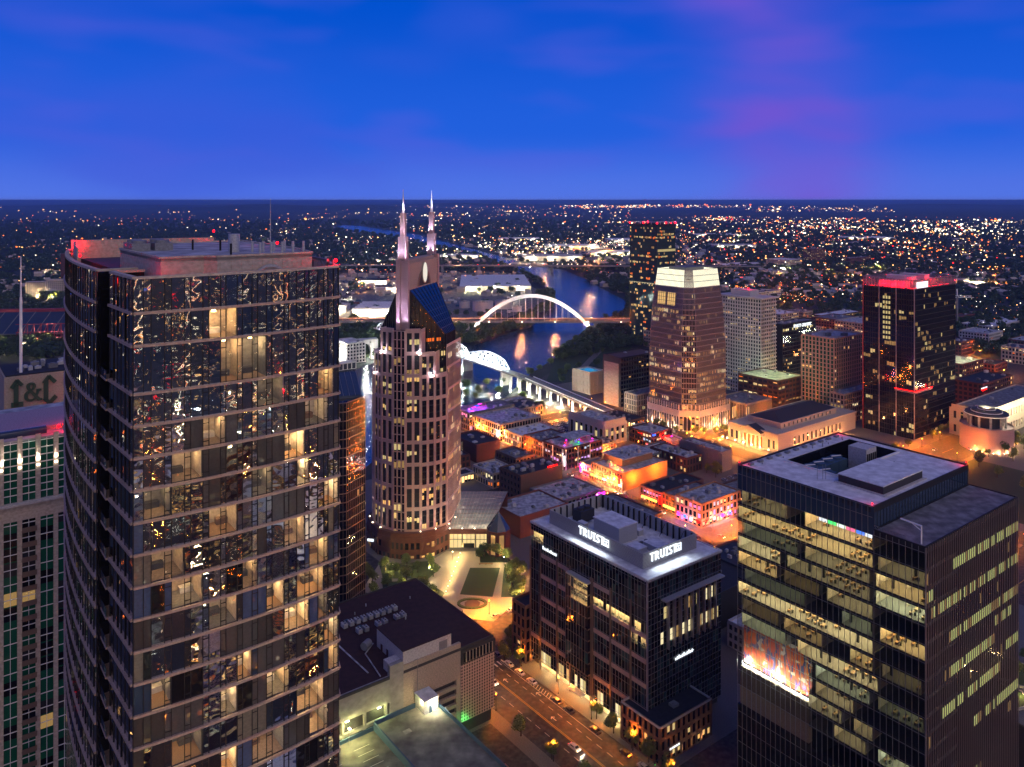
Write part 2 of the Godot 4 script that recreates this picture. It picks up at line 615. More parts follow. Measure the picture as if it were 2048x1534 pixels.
func words(t: Node3D, called: String, text: String, height: float, m: Material, xf: Transform3D, thick := 0.25, serif := false) -> MeshInstance3D:   # raised letters, centred on xf, reading along its x
	var f := SystemFont.new()
	f.font_names = PackedStringArray(["Droid Serif" if serif else "Droid Sans"])
	f.font_weight = 700
	var tm := TextMesh.new()
	tm.font = f
	tm.text = text
	tm.font_size = 48
	tm.pixel_size = height / 34.0
	tm.depth = thick
	tm.curve_step = 3.0
	var o := put_mesh(tm, called, m, t)
	o.transform = xf
	return o


func beacon(t: Node3D, at: Vector3, r := 0.45, energy := 60.0) -> void:    # a red aircraft warning light
	var mb := MB.new()
	mb.ball(at, Vector3(r, r, r), 8, 5)
	put(mb, "warning_light", M.beacon_red, t)
	if energy > 0:
		lamp(t, at + Vector3(0, r + 0.1, 0), Color(1.0, 0.03, 0.08), energy, 0.3)


# ---------------------------------------------------------------- the curved glass apartment tower
func arc(p: Vector2, q: Vector2, sag: float, k: int, widths := []) -> PackedVector2Array:   # (b, a) points, bulging by sag to the right of the walk from p to q
	var out := PackedVector2Array()
	var total := 0.0
	for w in widths:
		total += w
	var run := 0.0
	for i in k + 1:
		var t := float(i) / k if widths.is_empty() else run / total
		if i < k and not widths.is_empty():
			run += widths[i]
		var nrm := Vector2((q - p).y, -(q - p).x).normalized()
		out.append(p.lerp(q, t) + nrm * sag * 4 * t * (1 - t))
	return out


func glass_tower() -> void:
	var t := thing("glass_apartment_tower", "tall curved dark glass apartment tower with thin bronze floor bands", "skyscraper", ground(-42.6, 90.0), TURN)
	var L := func(p: Vector2, y: float) -> Vector3: return Vector3(p.x, y, -p.y)
	var wid := [18, 14, 25, 13, 25, 12, 24, 12, 24, 11, 24, 11, 21, 12, 20, 13, 28, 11, 19, 20, 11, 22, 16, 11, 15, 13]
	var front := arc(Vector2(0, 0), Vector2(25.2, 0.7), 0.9, 26, wid)
	var side := arc(Vector2(-0.5, 10.0), Vector2(0, 0), 0.0, 6)
	var left := arc(Vector2(3.0, 64.0), Vector2(-1.3, 13.7), 1.7, 30)
	var right := arc(Vector2(25.2, 0.7), Vector2(27.5, 60), 4.0, 24)
	var ys := [173.1, 169.2, 165.5, 160.1]
	while ys[-1] > 108:
		ys.append(ys[-1] - 3.63)
	# lower storeys, out of the picture, as a plain glass body; the stair and lift core above
	var outline := PackedVector2Array()
	for run in [side, front, right]:
		for i in run.size() - 1:
			outline.append(Vector2(run[i].x, -run[i].y))
	outline.append(Vector2(27.5, -60))
	for i in left.size():
		outline.append(Vector2(left[i].x, -left[i].y))
	outline.append(Vector2(0.2, -13.3))
	outline.append(Vector2(3.2, -13.3))
	outline.append(Vector2(3.2, -10.0))
	var low := MB.new()
	low.prism(outline, 0.0, ys[-1], true)
	put(low, "lower_storeys", M.glass, t)
	var core := MB.new()
	core.span(3.6, 20, ys[-1], 172.0, -56, -9)
	put(core, "core", M.dark_wall, t)
	# lit homes behind clear panes: row, first and last panel, brightness
	var rooms := [[1, 8, 10, 1.2], [2, 9, 11, 0.7], [2, 12, 14, 0.9], [4, 20, 23, 0.25], [5, 17, 19, 1.6], [6, 13, 15, 0.35], [7, 23, 25, 0.6], [9, 21, 23, 0.5], [10, 8, 10, 0.25], [10, 19, 22, 0.9], [11, 17, 20, 1.1], [11, 22, 23, 0.25], [12, 23, 25, 0.5], [13, 15, 17, 0.8], [13, 24, 25, 0.6], [14, 19, 22, 1.0], [15, 9, 10, 0.8], [12, 11, 12, 0.5], [15, 13, 16, 0.5], [8, 2, 4, 0.3], [14, 4, 6, 0.4], [3, 14, 16, 0.3], [4, 7, 9, 0.25], [6, 1, 3, 0.4], [6, 19, 20, 1.4], [7, 8, 10, 0.4], [9, 4, 6, 0.6], [9, 12, 13, 0.3], [3, 22, 24, 0.5], [5, 4, 6, 0.3], [8, 17, 19, 0.5], [12, 2, 3, 0.4], [13, 9, 10, 0.5], [10, 15, 16, 0.6], [15, 21, 23, 1.2]]
	var open := {}
	for r in rooms:
		for c in range(r[1], r[2] + 1):
			open[r[0] * 100 + c] = true
	var mul := MB.new()
	var bk := {}
	var nrow := ys.size() - 1
	var keys := ["mirror_dark", "mirror_dark", "mirror_dark", "mirror_warm", "mirror_blue", "blind_grey", "blind_dark", "blind_dark", "blind_cream"]
	for j in nrow:
		var y1: float = ys[j] - 0.05
		var y0: float = ys[j + 1] + 0.05
		var key := ""
		var run := 0
		for c in 26:
			if run <= 0:
				run = rng.randi_range(1, 4)
				key = keys[rng.randi() % (5 if j < 4 or rng.randf() < 0.5 else keys.size())]
				if j > 8 and rng.randf() < 0.34:
					key = ["glass_black", "blind_dark", "mirror_blue", "glass_blue"][rng.randi() % 4]
				if j > 6 and rng.randf() < 0.10:
					key = "blind_blue"
				if j > 10 and rng.randf() < 0.22:
					key = ["blind_grey", "blind_dark", "blind_cream"][rng.randi() % 3]
			run -= 1
			var k := "clear_glass" if open.has(j * 100 + c) else key
			var a: Vector3 = L.call(front[c], y0)
			var b: Vector3 = L.call(front[c + 1], y0)
			var up := Vector3(0, y1 - y0, 0)
			var n := (b - a).cross(up).normalized()
			if j < 11:
				var m := put_mesh(unit_quad, "pane", M[k], t)
				m.transform = Transform3D(Basis(b - a, up, n), (a + b + up) / 2)
				m.basis = Basis(Vector3.UP, rng.randfn(0, 0.010)) * Basis((b - a).normalized(), rng.randfn(0, 0.010)) * m.basis
			else:
				bucket(bk, k).quad(a, b, b + up, a + up)
			if wid[c] < 14 and j > 1:                       # the narrow panels have an opening sash
				obar(mul, a + up * 0.2, b + up * 0.2, n, 0.09, 0.06)
				obar(mul, a + up * 0.8, b + up * 0.8, n, 0.09, 0.06)
		for run2 in [[side, 6, 0.05], [left, 30, 0.10], [right, 24, 0.05]]:
			for c in run2[1]:
				var a: Vector3 = L.call(run2[0][c], y0)
				var b: Vector3 = L.call(run2[0][c + 1], y0)
				var up := Vector3(0, y1 - y0, 0)
				var kk: String = ["mirror_dark", "mirror_dark", "mirror_warm", "glass"][rng.randi() % 4]
				var tilt := (b - a).cross(up).normalized() * rng.randf_range(-0.05, 0.05)
				bucket(bk, kk).quad(a + tilt, b, b + up, a + up + tilt)
	for run3 in [front, side, left, right]:
		for i in run3.size():
			var p: Vector3 = L.call(run3[i], ys[-1])
			var q: Vector3 = L.call(run3[mini(i + 1, run3.size() - 1)], ys[-1])
			var o: Vector3 = L.call(run3[maxi(i - 1, 0)], ys[-1])
			var n := (q - o).cross(Vector3.UP).normalized()
			obar(mul, p, p + Vector3(0, 173.1 - ys[-1], 0), n, 0.075, 0.09)
	put(mul, "mullions", M.frame_dark, t, "stuff")
	put_buckets(t, bk, "far_pane")
	for j in range(1, nrow + 1):                             # one bronze band to each floor
		var bd := MB.new()
		for run4 in [front, side, left, right]:
			for i in run4.size() - 1:
				var a: Vector3 = L.call(run4[i], ys[j])
				var b: Vector3 = L.call(run4[i + 1], ys[j])
				var n := (b - a).cross(Vector3.UP).normalized()
				obar(bd, a, b, n, 0.29, 0.30)
		bd.span(-1.3, 0.2, ys[j] - 0.18, ys[j] + 0.18, -13.7, -13.35)
		put(bd, "floor_band", M.band, t)
		if j > 2:                                            # balcony in the notch
			var bal := MB.new()
			bal.span(-1.0, 3.2, ys[j] - 0.15, ys[j] + 0.05, -13.3, -10.0)
			put(bal, "balcony_slab", M.band, t)
			var gl := MB.new()
			gl.span(-0.95, -0.9, ys[j] + 0.05, ys[j] + 1.1, -13.2, -10.1)
			put(gl, "balcony_rail", M.glass_blue, t)
	for k in [[3.2, -13.3, -10.0]]:
		var nt := MB.new()
		nt.span(3.2, 3.4, ys[-1], 173.0, -13.3, -10.0)
		nt.span(-0.5, 3.2, ys[-1], 173.0, -10.0, -9.9)
		nt.span(-1.3, 3.2, ys[-1], 173.0, -13.45, -13.3)
		put(nt, "notch_wall", M.glass_black, t)
	for r in rooms:
		var y1: float = ys[r[0]] - 0.2
		var y0: float = ys[r[0] + 1] + 0.2
		var p: Vector2 = front[r[1]]
		var q: Vector2 = front[r[2] + 1]
		var z := -maxf(p.y, q.y) - 0.12
		var x0 := p.x + 0.08
		var x1 := q.x - 0.08
		var zb := z - 4.2
		var rm := MB.new()
		rm.quad(Vector3(x0, y0, zb), Vector3(x1, y0, zb), Vector3(x1, y1, zb), Vector3(x0, y1, zb))
		rm.quad(Vector3(x0, y0, z), Vector3(x0, y0, zb), Vector3(x0, y1, zb), Vector3(x0, y1, z))
		rm.quad(Vector3(x1, y0, zb), Vector3(x1, y0, z), Vector3(x1, y1, z), Vector3(x1, y1, zb))
		rm.quad(Vector3(x0, y1, zb), Vector3(x1, y1, zb), Vector3(x1, y1, z), Vector3(x0, y1, z))
		put(rm, "room_wall", M[["cream", "white_wall", "tan_stone", "cream", "grey_wall"][rng.randi() % 5]], t)
		var fl := MB.new()
		fl.quad(Vector3(x0, y0, z), Vector3(x1, y0, z), Vector3(x1, y0, zb), Vector3(x0, y0, zb))
		put(fl, "room_floor", M[["wood", "paving", "brown_stone"][rng.randi() % 3]], t)
		var fu := MB.new()
		var sx := rng.randf_range(x0 + 0.3, maxf(x0 + 0.35, x1 - 1.4))
		fu.span(sx, minf(sx + 1.5, x1 - 0.1), y0, y0 + 0.7, zb + 0.4, zb + 1.3)
		fu.span(x0 + 0.1, x0 + 0.5, y0, y0 + 1.9, zb + 1.0, zb + 2.2)
		put(fu, "furniture", M[["dark_wall", "blind_grey", "brown_brick", "white_wall"][rng.randi() % 4]], t)
		var lp := MB.new()
		var lx := lerpf(x0, x1, rng.randf_range(0.35, 0.65))
		lp.tube(Vector3(lx, y1 - 0.5, z - 2.0), Vector3(lx, y1 - 0.25, z - 2.0), 0.28, 0.2, 8)
		put(lp, "ceiling_lamp", glow("home_lamp_%d" % roundi(r[3] * 100), Color(1.0, 0.82, 0.55), 14.0 * r[3]), t)
		lamp(t, Vector3(lx, y1 - 0.85, z - 2.0), Color(1.0, 0.82, 0.56), 5.0 * r[3], 0.2)
	# roof: parapet, sunken deck, plant room with its pale walls, screens, pipes, lightning rod and red lights
	var par := MB.new()
	for run5 in [front, side, left, right]:
		for i in run5.size() - 1:
			var a: Vector3 = L.call(run5[i], 173.2)
			var b: Vector3 = L.call(run5[i + 1], 173.2)
			var n := (b - a).cross(Vector3.UP).normalized()
			obar(par, a - n * 0.5, b - n * 0.5, n, 0.3, 0.62)
	par.bar(Vector3(27.5, 173.2, -60), Vector3(3.0, 173.2, -64), 0.6, 0.3)
	par.bar(Vector3(-0.5, 173.2, -10), Vector3(3.4, 173.2, -10), 0.6, 0.3)
	par.bar(Vector3(-1.3, 173.2, -13.7), Vector3(3.4, 173.2, -13.6), 0.6, 0.3)
	put(par, "parapet", M.cream, t)
	var deck := MB.new()
	var inset := PackedVector2Array()
	for q in outline:
		inset.append((q - Vector2(12, -30)) * 0.985 + Vector2(12, -30))
	deck.prism(inset, 170.4, 170.6, true)
	put(deck, "roof_deck", M.concrete, t)
	var ph := MB.new()
	var pp := PackedVector2Array([Vector2(4.0, -4.5), Vector2(9.0, -4.5), Vector2(10.2, -3.0), Vector2(22.5, -3.0), Vector2(24.5, -14), Vector2(25.5, -40), Vector2(11, -40), Vector2(11, -27), Vector2(4.0, -27)])
	ph.prism(pp, 170.6, 174.9, false)
	put(ph, "plant_room_wall", M.cream, t)
	var pr := MB.new()
	pr.prism(pp, 174.5, 174.95, true)
	put(pr, "plant_room_roof", M.pale_roof, t)
	var pz := MB.new()
	for i in pp.size():
		var a := pp[i]
		var b := pp[(i + 1) % pp.size()]
		pz.bar(Vector3(a.x, 175.05, a.y), Vector3(b.x, 175.05, b.y), 0.35, 0.25)
	put(pz, "plant_room_parapet", M.cream, t)
	for k in 9:                                              # upright panels on the plant room's front
		var pn := MB.new()
		pn.span(10.6 + k * 1.31, 10.6 + k * 1.31 + 1.24, 171.0, 174.5, -3.0, -2.94)
		put(pn, "wall_panel", M.cream, t)
	var scr := MB.new()
	for i in 14:
		var a: Vector2 = left[i + 2]
		var b: Vector2 = left[i + 3]
		scr.bar(Vector3(a.x + 1.2, 172.8, -a.y), Vector3(b.x + 1.2, 172.8, -b.y), 0.2, 4.2)
	scr.bar(Vector3(3.0, 172.8, -62), Vector3(26.5, 172.8, -58), 0.2, 4.2)
	put(scr, "roof_screen", M.cream, t)
	for k in [[5.5, -22.5], [8.5, -22.5], [5.5, -25.2], [8.5, -25.2]]:
		var cu := MB.new()
		cu.span(k[0] - 1.2, k[0] + 1.2, 170.6, 176.0, k[1] - 1.2, k[1] + 1.2)
		cu.tube(Vector3(k[0], 176.0, k[1]), Vector3(k[0], 176.4, k[1]), 1.0, 1.0, 12)
		put(cu, "cooling_unit", M.equipment, t)
	for i in 9:
		var pi := MB.new()
		var x := 17.0 + (i % 5) * 1.5
		var z := -7.0 - (i / 5) * 3.0
		pi.tube(Vector3(x, 174.9, z), Vector3(x, 176.4, z), 0.2, 0.2, 8)
		put(pi, "vent_pipe", M.steel, t)
	var stack := MB.new()
	stack.tube(Vector3(15.2, 174.9, -12), Vector3(15.2, 177.4, -12), 0.75, 0.75, 14)
	put(stack, "exhaust_stack", M.steel, t)
	for k in [[13.0, -6.5], [14.6, -16], [12.0, -20]]:
		var bp := MB.new()
		bp.tube(Vector3(k[0], 174.9, k[1]), Vector3(k[0], 176.4, k[1]), 0.14, 0.14, 6)
		put(bp, "vent_pipe", M.frame_dark, t)
	var rod := MB.new()
	rod.tube(Vector3(21.0, 174.9, -14), Vector3(21.0, 182.2, -14), 0.09, 0.03, 6)
	put(rod, "lightning_rod", M.steel, t)
	var dish := MB.new()
	for i in 10:
		var a0 := PI * i / 10.0
		var a1 := PI * (i + 1) / 10.0
		dish.bar(Vector3(16.5 + cos(a0) * 1.9, 172.0 + sin(a0) * 1.7, -2.0), Vector3(16.5 + cos(a1) * 1.9, 172.0 + sin(a1) * 1.7, -2.0), 0.5, 0.3)
	put(dish, "arched_hatch", M.steel, t)
	var cm := MB.new()
	cm.bar(Vector3(25.0, 170.6, -2.5), Vector3(25.0, 174.5, -6.5), 0.18)
	cm.bar(Vector3(25.0, 170.6, -6.5), Vector3(25.0, 174.5, -2.5), 0.18)
	cm.bar(Vector3(24.2, 174.0, -1.8), Vector3(26.4, 174.0, -22), 0.3)
	cm.bar(Vector3(25.2, 170.6, -2.3), Vector3(25.2, 174.0, -2.3), 0.2)
	put(cm, "cleaning_cradle_frame", M.frame_steel, t)
	for k in [[3.6, -61, 173.6], [1.2, -45, 173.6], [0.6, -38, 173.6], [25.5, -55, 176.2], [26.6, -26, 175.2], [25.0, -1.0, 174.0]]:
		beacon(t, Vector3(k[0], k[2], k[1]), 0.22, 5.0)
	var tl := MB.new()
	tl.span(0.5, 3.6, 170.9, 171.1, -3.4, -2.2)
	put(tl, "terrace_light", M.beacon_red, t)
	lamp(t, Vector3(2.0, 171.5, -2.8), Color(1.0, 0.12, 0.12), 2.0, 0.3)
	var rl := MB.new()
	rl.ball(Vector3(0.35, ys[9] + 0.55, -0.45), Vector3(0.14, 0.14, 0.14), 6, 4)
	put(rl, "corner_lamp", M.beacon_red, t)


# ---------------------------------------------------------------- office tower with lit floors
func office_tower() -> void:
	var t := thing("glass_office_tower", "glass office tower with lit open floors, pale roof and a lower finned wing", "skyscraper", g(87.1, 183.8), TURN)
	var LA := 51.0                                                   # length of the face along the avenue
	var WB := 50.5
	var fh := 4.15
	var top := 98.1                                                  # upper edge of the first lit storey
	var low_h := 103.4
	# solid ends, roofs, lower body
	var body := MB.new()
	body.span(0.02, WB, 0, 43.0, -LA, -0.02)
	put(body, "lower_storeys", M.glass_black, t)
	var wing := MB.new()
	wing.span(0.3, WB, low_h - 0.5, low_h, -12.0, -0.1)
	put(wing, "wing_roof", M.grey_roof, t)
	var wingrim := MB.new()
	rim(wingrim, 0, WB + 0.1, -12.2, 0.0, low_h - 1.5, low_h + 0.25, 0.3)
	put(wingrim, "wing_parapet", M.frame_dark, t)
	var rf := MB.new()
	# roof with a sunken plant well
	rf.span(0.4, WB - 0.3, 107.9, 108.6, -30.0, -12.6)
	rf.span(0.4, WB - 0.3, 107.9, 108.6, -LA + 0.3, -45.0)
	rf.span(0.4, 14.0, 107.9, 108.6, -45.0, -30.0)
	rf.span(46.5, WB - 0.3, 107.9, 108.6, -45.0, -30.0)
	put(rf, "roof", M.white_roof, t)
	var well := MB.new()
	well.span(14.0, 46.5, 102.8, 103.0, -45, -30)
	well.span(14.0, 14.2, 103.0, 108.9, -45, -30)
	well.span(46.3, 46.5, 103.0, 108.9, -45, -30)
	well.span(14.2, 46.3, 103.0, 108.9, -45, -44.8)
	well.span(14.2, 46.3, 103.0, 108.9, -30.2, -30)
	put(well, "plant_well", M.glass_black, t)
	var kerb := MB.new()
	rim(kerb, 13.6, 46.9, -45.4, -29.6, 108.6, 109.0, 0.4)
	put(kerb, "well_kerb", M.white_roof, t)
	var pr := MB.new()
	rim(pr, 0, WB, -LA, -12.2, 107.5, 109.0, 0.35)
	put(pr, "parapet", M.frame_dark, t)
	var ph := MB.new()
	ph.span(10.0, 30.0, 108.6, 110.7, -27.0, -15.0)
	put(ph, "plant_house_wall", M.dark_wall, t)
	var phr := MB.new()
	phr.span(9.9, 30.1, 110.7, 110.95, -27.1, -14.9)
	put(phr, "plant_house_roof", M.white_roof, t)
	var cb := MB.new()
	cb.span(9.2, 30.8, 108.6, 108.85, -27.8, -14.2)
	put(cb, "plant_house_kerb", M.white_wall, t)
	for k in 5:                                                      # cooling towers in the well
		var ct := MB.new()
		var x := 18.5 + (k % 4) * 4.4
		var z := -40.5 + (k / 4) * 4.6
		ct.span(x - 2.1, x + 2.1, 103, 107.2, z - 2.2, z + 2.2)
		ct.tube(Vector3(x, 107.2, z), Vector3(x, 107.7, z), 1.7, 1.7, 16)
		put(ct, "cooling_tower", M.blue_rail, t)
		var fan := MB.new()
		fan.bar(Vector3(x - 1.5, 107.85, z - 0.6), Vector3(x + 1.5, 107.85, z + 0.6), 0.25, 0.2)
		put(fan, "fan_guard", M.white_steel, t)
	var ah := MB.new()
	ah.span(36.5, 42.0, 103, 110.2, -39.5, -34.0)
	put(ah, "air_handler", M.white_wall, t)
	for k in 5:
		var lv := MB.new()
		lv.span(36.8 + k * 1.05, 37.5 + k * 1.05, 106.6, 108.8, -33.98, -33.9)
		put(lv, "louvre", M.frame_dark, t)
	for k in 7:
		var pp := MB.new()
		pp.tube(Vector3(16, 103.6, -43.5 + k * 1.4), Vector3(45.8, 103.6, -43.5 + k * 1.4), 0.3, 0.3, 6)
		put(pp, "pipe", M.blue_rail, t)
	for k in 26:                                                     # small roof fittings
		var fx := rng.randf_range(2.0, 47.0)
		var fz := rng.randf_range(-29.0, -13.5) if rng.randf() < 0.6 else rng.randf_range(-50.0, -46.0)
		if fx > 8.5 and fx < 31.5 and fz > -28.5 and fz < -13.6:
			continue
		var ft := MB.new()
		ft.tube(Vector3(fx, 108.6, fz), Vector3(fx, 109.0 + rng.randf() * 0.5, fz), 0.16, 0.12, 6)
		put(ft, "roof_vent", M.equipment, t)
	for k in 11:
		var an := MB.new()
		an.span(2.5 + k * 4.3, 4.1 + k * 4.3, 108.62, 109.2, -49.6, -48.6)
		put(an, "roof_anchor", M.equipment, t)
	var mast := MB.new()
	for k in [[7.5, -31.5], [8.6, -30.6], [9.3, -30.2]]:
		mast.tube(Vector3(k[0], 108.6, k[1]), Vector3(k[0], 111.5 + k[0] * 0.1, k[1]), 0.06, 0.06, 5)
	put(mast, "aerials", M.frame_steel, t, "stuff")
	for k in [[0.3, -LA + 0.3], [WB - 0.3, -LA + 0.4], [0.3, -12.6], [WB - 0.3, -12.7]]:
		beacon(t, Vector3(k[0], 109.6, k[1]), 0.16, 3.0)
	# building maintenance rail and arm on the wing
	var arm := MB.new()
	arm.tube(Vector3(1.5, low_h, -1.6), Vector3(1.5, low_h + 4.2, -1.6), 0.18, 0.16, 8)
	arm.bar(Vector3(1.5, low_h + 4.1, -1.6), Vector3(1.5, low_h + 4.3, -6.4), 0.28)
	arm.bar(Vector3(1.5, low_h + 3.0, -1.6), Vector3(1.5, low_h + 4.0, -3.6), 0.14)
	put(arm, "davit_arm", M.white_steel, t)
	var tr := MB.new()
	for s in 2:
		tr.bar(Vector3(0.3, low_h + 0.4 + s * 0.7, -4.5), Vector3(0.3, low_h + 0.4 + s * 0.7, -12.2), 0.12)
	for k in 11:
		tr.bar(Vector3(0.3, low_h + 0.4, -4.5 - k * 0.7), Vector3(0.3, low_h + 1.1, -5.2 - k * 0.7), 0.08)
	put(tr, "maintenance_truss", M.frame_steel, t)
	# storeys: slabs, back walls, ceiling lights, desks, then the glass
	var plan := [                                                    # from the top: lit stretches as fractions from the far end to the near corner, with brightness
		[[0.02, 0.30, 0.3], [0.40, 0.755, 1.6]], [[0, 0.755, 1.2], [0.78, 1, 0.3]], [[0.03, 0.36, 0.16], [0.40, 0.74, 0.45], [0.77, 1, 0.9]], [[0, 0.26, 1.1], [0.30, 0.74, 0.36], [0.77, 1, 1.15]], [[0, 0.24, 1.0], [0.28, 0.48, 0.14], [0.52, 0.755, 0.4]],
		[[0.04, 0.40, 0.12], [0.60, 0.755, 0.3], [0.79, 1, 1.1]], [[0, 0.755, 1.15]], [[0.03, 0.25, 0.14], [0.28, 0.50, 0.42], [0.64, 0.755, 0.95], [0.80, 0.98, 0.12]], [[0.02, 0.30, 0.34], [0.36, 0.78, 1.05]], [[0.46, 0.74, 0.42], [0.78, 0.99, 0.14]], [[0.46, 0.66, 0.5]], [[0.42, 0.60, 0.42], [0.66, 0.755, 0.5]], [[0.56, 0.72, 0.36], [0.78, 1, 0.5]]]
	var nz := 34
	var dz := LA / nz
	var slab := MB.new()
	var mull := MB.new()
	var bk := {}
	var frame := func(k: int) -> float: return -LA + k * dz
	for j in plan.size():
		var y1 := top - (j - 1) * fh
		var y0 := y1 - fh
		if j == 0:
			y1 = 102.6
		slab.span(0.12, 16.0, y0 - 0.45, y0 + 0.45, -LA if j < 8 else -LA + 21.8, -0.05)
		for s in plan[j]:
			var za: float = -LA + s[0] * LA + 0.1
			var zb: float = -LA + s[1] * LA - 0.1
			var depth := 9.0
			var rm := MB.new()
			rm.quad(Vector3(depth, y0 + 0.5, za), Vector3(depth, y0 + 0.5, zb), Vector3(depth, y1 - 0.5, zb), Vector3(depth, y1 - 0.5, za))
			rm.quad(Vector3(0.3, y0 + 0.5, za), Vector3(depth, y0 + 0.5, za), Vector3(depth, y1 - 0.5, za), Vector3(0.3, y1 - 0.5, za))
			rm.quad(Vector3(depth, y0 + 0.5, zb), Vector3(0.3, y0 + 0.5, zb), Vector3(0.3, y1 - 0.5, zb), Vector3(depth, y1 - 0.5, zb))
			rm.quad(Vector3(0.3, y1 - 0.48, za), Vector3(0.3, y1 - 0.48, zb), Vector3(depth, y1 - 0.48, zb), Vector3(depth, y1 - 0.48, za))
			var px := za + 5.0
			while px < zb - 2.0:                                     # partition stubs
				if rng.randf() < 0.45:
					rm.span(4.5, depth, y0 + 0.5, y1 - 0.5, px, px + 0.15)
				px += rng.randf_range(3.0, 7.0)
			put(rm, "office_wall", M[["cream", "white_wall", "concrete", "tan_stone"][(j * 2 + roundi(s[0] * 7)) % 4]], t)
			var fl := MB.new()
			fl.quad(Vector3(0.2, y0 + 0.47, za), Vector3(0.2, y0 + 0.47, zb), Vector3(depth, y0 + 0.47, zb), Vector3(depth, y0 + 0.47, za))
			put(fl, "office_floor", M.carpet, t)
			var li := MB.new()
			for x in [1.6, 4.2, 6.8]:
				li.span(x - 0.14, x + 0.14, y1 - 0.62, y1 - 0.56, za + 0.4, zb - 0.4)
			put(li, "ceiling_light", glow("office_light_%d_%d" % [roundi(s[2] * 100), (j + roundi(s[0] * 10)) % 3], [Color(1.0, 0.95, 0.70), Color(1.0, 0.88, 0.58), Color(0.94, 1.0, 0.80)][(j + roundi(s[0] * 10)) % 3], 64.0 * s[2]), t)
			var dk := MB.new()
			var ch := MB.new()
			var z := za + 0.8
			while z < zb - 1.2:
				for x in [1.2, 3.6, 6.0]:
					if rng.randf() < 0.30 + 0.35 * sin(z * 0.35 + j):
						dk.span(x, x + 1.5, y0 + 1.15, y0 + 1.22, z, z + 0.75)
						dk.span(x + 0.1, x + 1.4, y0 + 0.5, y0 + 1.15, z + 0.06, z + 0.14)
						ch.span(x + 0.5, x + 0.95, y0 + 0.5, y0 + 1.3, z + 1.0, z + 1.3)
						if rng.randf() < 0.6:
							ch.span(x + 0.4, x + 1.0, y0 + 1.3, y0 + 1.65, z + 0.3, z + 0.36)
				if rng.randf() < 0.12:                               # columns and cupboards
					ch.span(2.2, 2.7, y0 + 0.5, y1 - 0.5, z, z + 0.5)
				if rng.randf() < 0.25:
					dk.span(8.2, 8.9, y0 + 0.5, y0 + 1.6 + rng.randf(), z, z + rng.randf_range(0.8, 1.8))
				z += rng.randf_range(1.8, 2.9)
			put(dk, "desks", M.wood, t, "stuff")
			put(ch, "chairs_and_screens", M.frame_dark, t, "stuff")
	put(slab, "floor_slabs", M.dark_wall, t, "stuff")
	var inner := MB.new()                                            # dark depth of the unlit floors
	inner.span(12.0, WB - 0.4, 43.0, 103.0, -LA + 0.2, -0.3)
	put(inner, "core", M.dark_wall, t)
	# coloured screens along the back of the double-height hall
	for k in 6:
		var sc := MB.new()
		sc.span(4.4, 4.55, 99.4, 101.3, -LA * 0.57 + k * 2.5, -LA * 0.57 + k * 2.5 + 2.2)
		put(sc, "wall_screen", glow("hall_screen_%d" % k, [Color(0.9, 0.95, 1), Color(0.3, 1, 0.5), Color(0.9, 1, 0.95), Color(0.95, 0.4, 0.6), Color(0.25, 0.5, 1), Color(0.9, 0.95, 1)][k], 2.2), t)
	var hp := MB.new()
	hp.span(6.6, 6.8, 94.9, 101.8, -LA * 0.60, -LA * 0.575)
	put(hp, "wall_screen", glow("hall_panel", Color(1.0, 0.45, 0.65), 1.2), t)
	var yrow := []
	for j in range(-2, 14):
		yrow.append(top - j * fh + fh)
	# glass: rows of panes; the upper rows are single parts
	for j in yrow.size() - 1:
		var y1: float = minf(yrow[j], 109.0)
		var y0: float = yrow[j + 1]
		if j == 0:
			y0 = yrow[1]
		for k in nz:
			var z0: float = frame.call(k)
			if z0 > -12.5 and y1 > low_h + 0.5:
				continue
			var a := Vector3(0, y0, z0)
			var b := Vector3(0, y0, z0 + dz)
			var up := Vector3(0, y1 - y0, 0)
			var key := "glass_blue" if j < 2 else "tinted_glass"
			if j < 9:
				var m := put_mesh(unit_quad, "pane", M[key], t)
				m.transform = Transform3D(Basis(b - a, up, Vector3(-1, 0, 0)), (a + b + up) / 2)
				m.basis = Basis(Vector3.UP, rng.randfn(0, 0.004)) * m.basis
			else:
				bucket(bk, key).quad(a, b, b + up, a + up)
	for k in nz + 1:
		var z: float = frame.call(k)
		obar(mull, Vector3(0, 43, z), Vector3(0, 108.9 if z < -12.4 else low_h, z), Vector3(-1, 0, 0), 0.09, 0.14)
	for j in yrow.size():
		var yy: float = minf(yrow[j], 108.8)
		obar(mull, Vector3(0, yy, -LA), Vector3(0, yy, 0 if yy < low_h else -12.4), Vector3(-1, 0, 0), 0.12, 0.05)
	var yy := 41.0
	while yy > 2.0:
		obar(mull, Vector3(0, yy, -LA), Vector3(0, yy, 0), Vector3(-1, 0, 0), 0.10, 0.06)
		yy -= 4.15
	for k in nz + 1:
		obar(mull, Vector3(0, 0, frame.call(k)), Vector3(0, 43, frame.call(k)), Vector3(-1, 0, 0), 0.09, 0.12)
	put(mull, "mullions", M.frame_steel, t, "stuff")
	put_buckets(t, bk, "far_pane")
	# painted wall panel behind the lower glass, lit from its foot
	var im := Image.create(256, 96, false, Image.FORMAT_RGB8)
	var f := FastNoiseLite.new()
	f.seed = 31
	f.frequency = 0.018
	f.fractal_octaves = 4
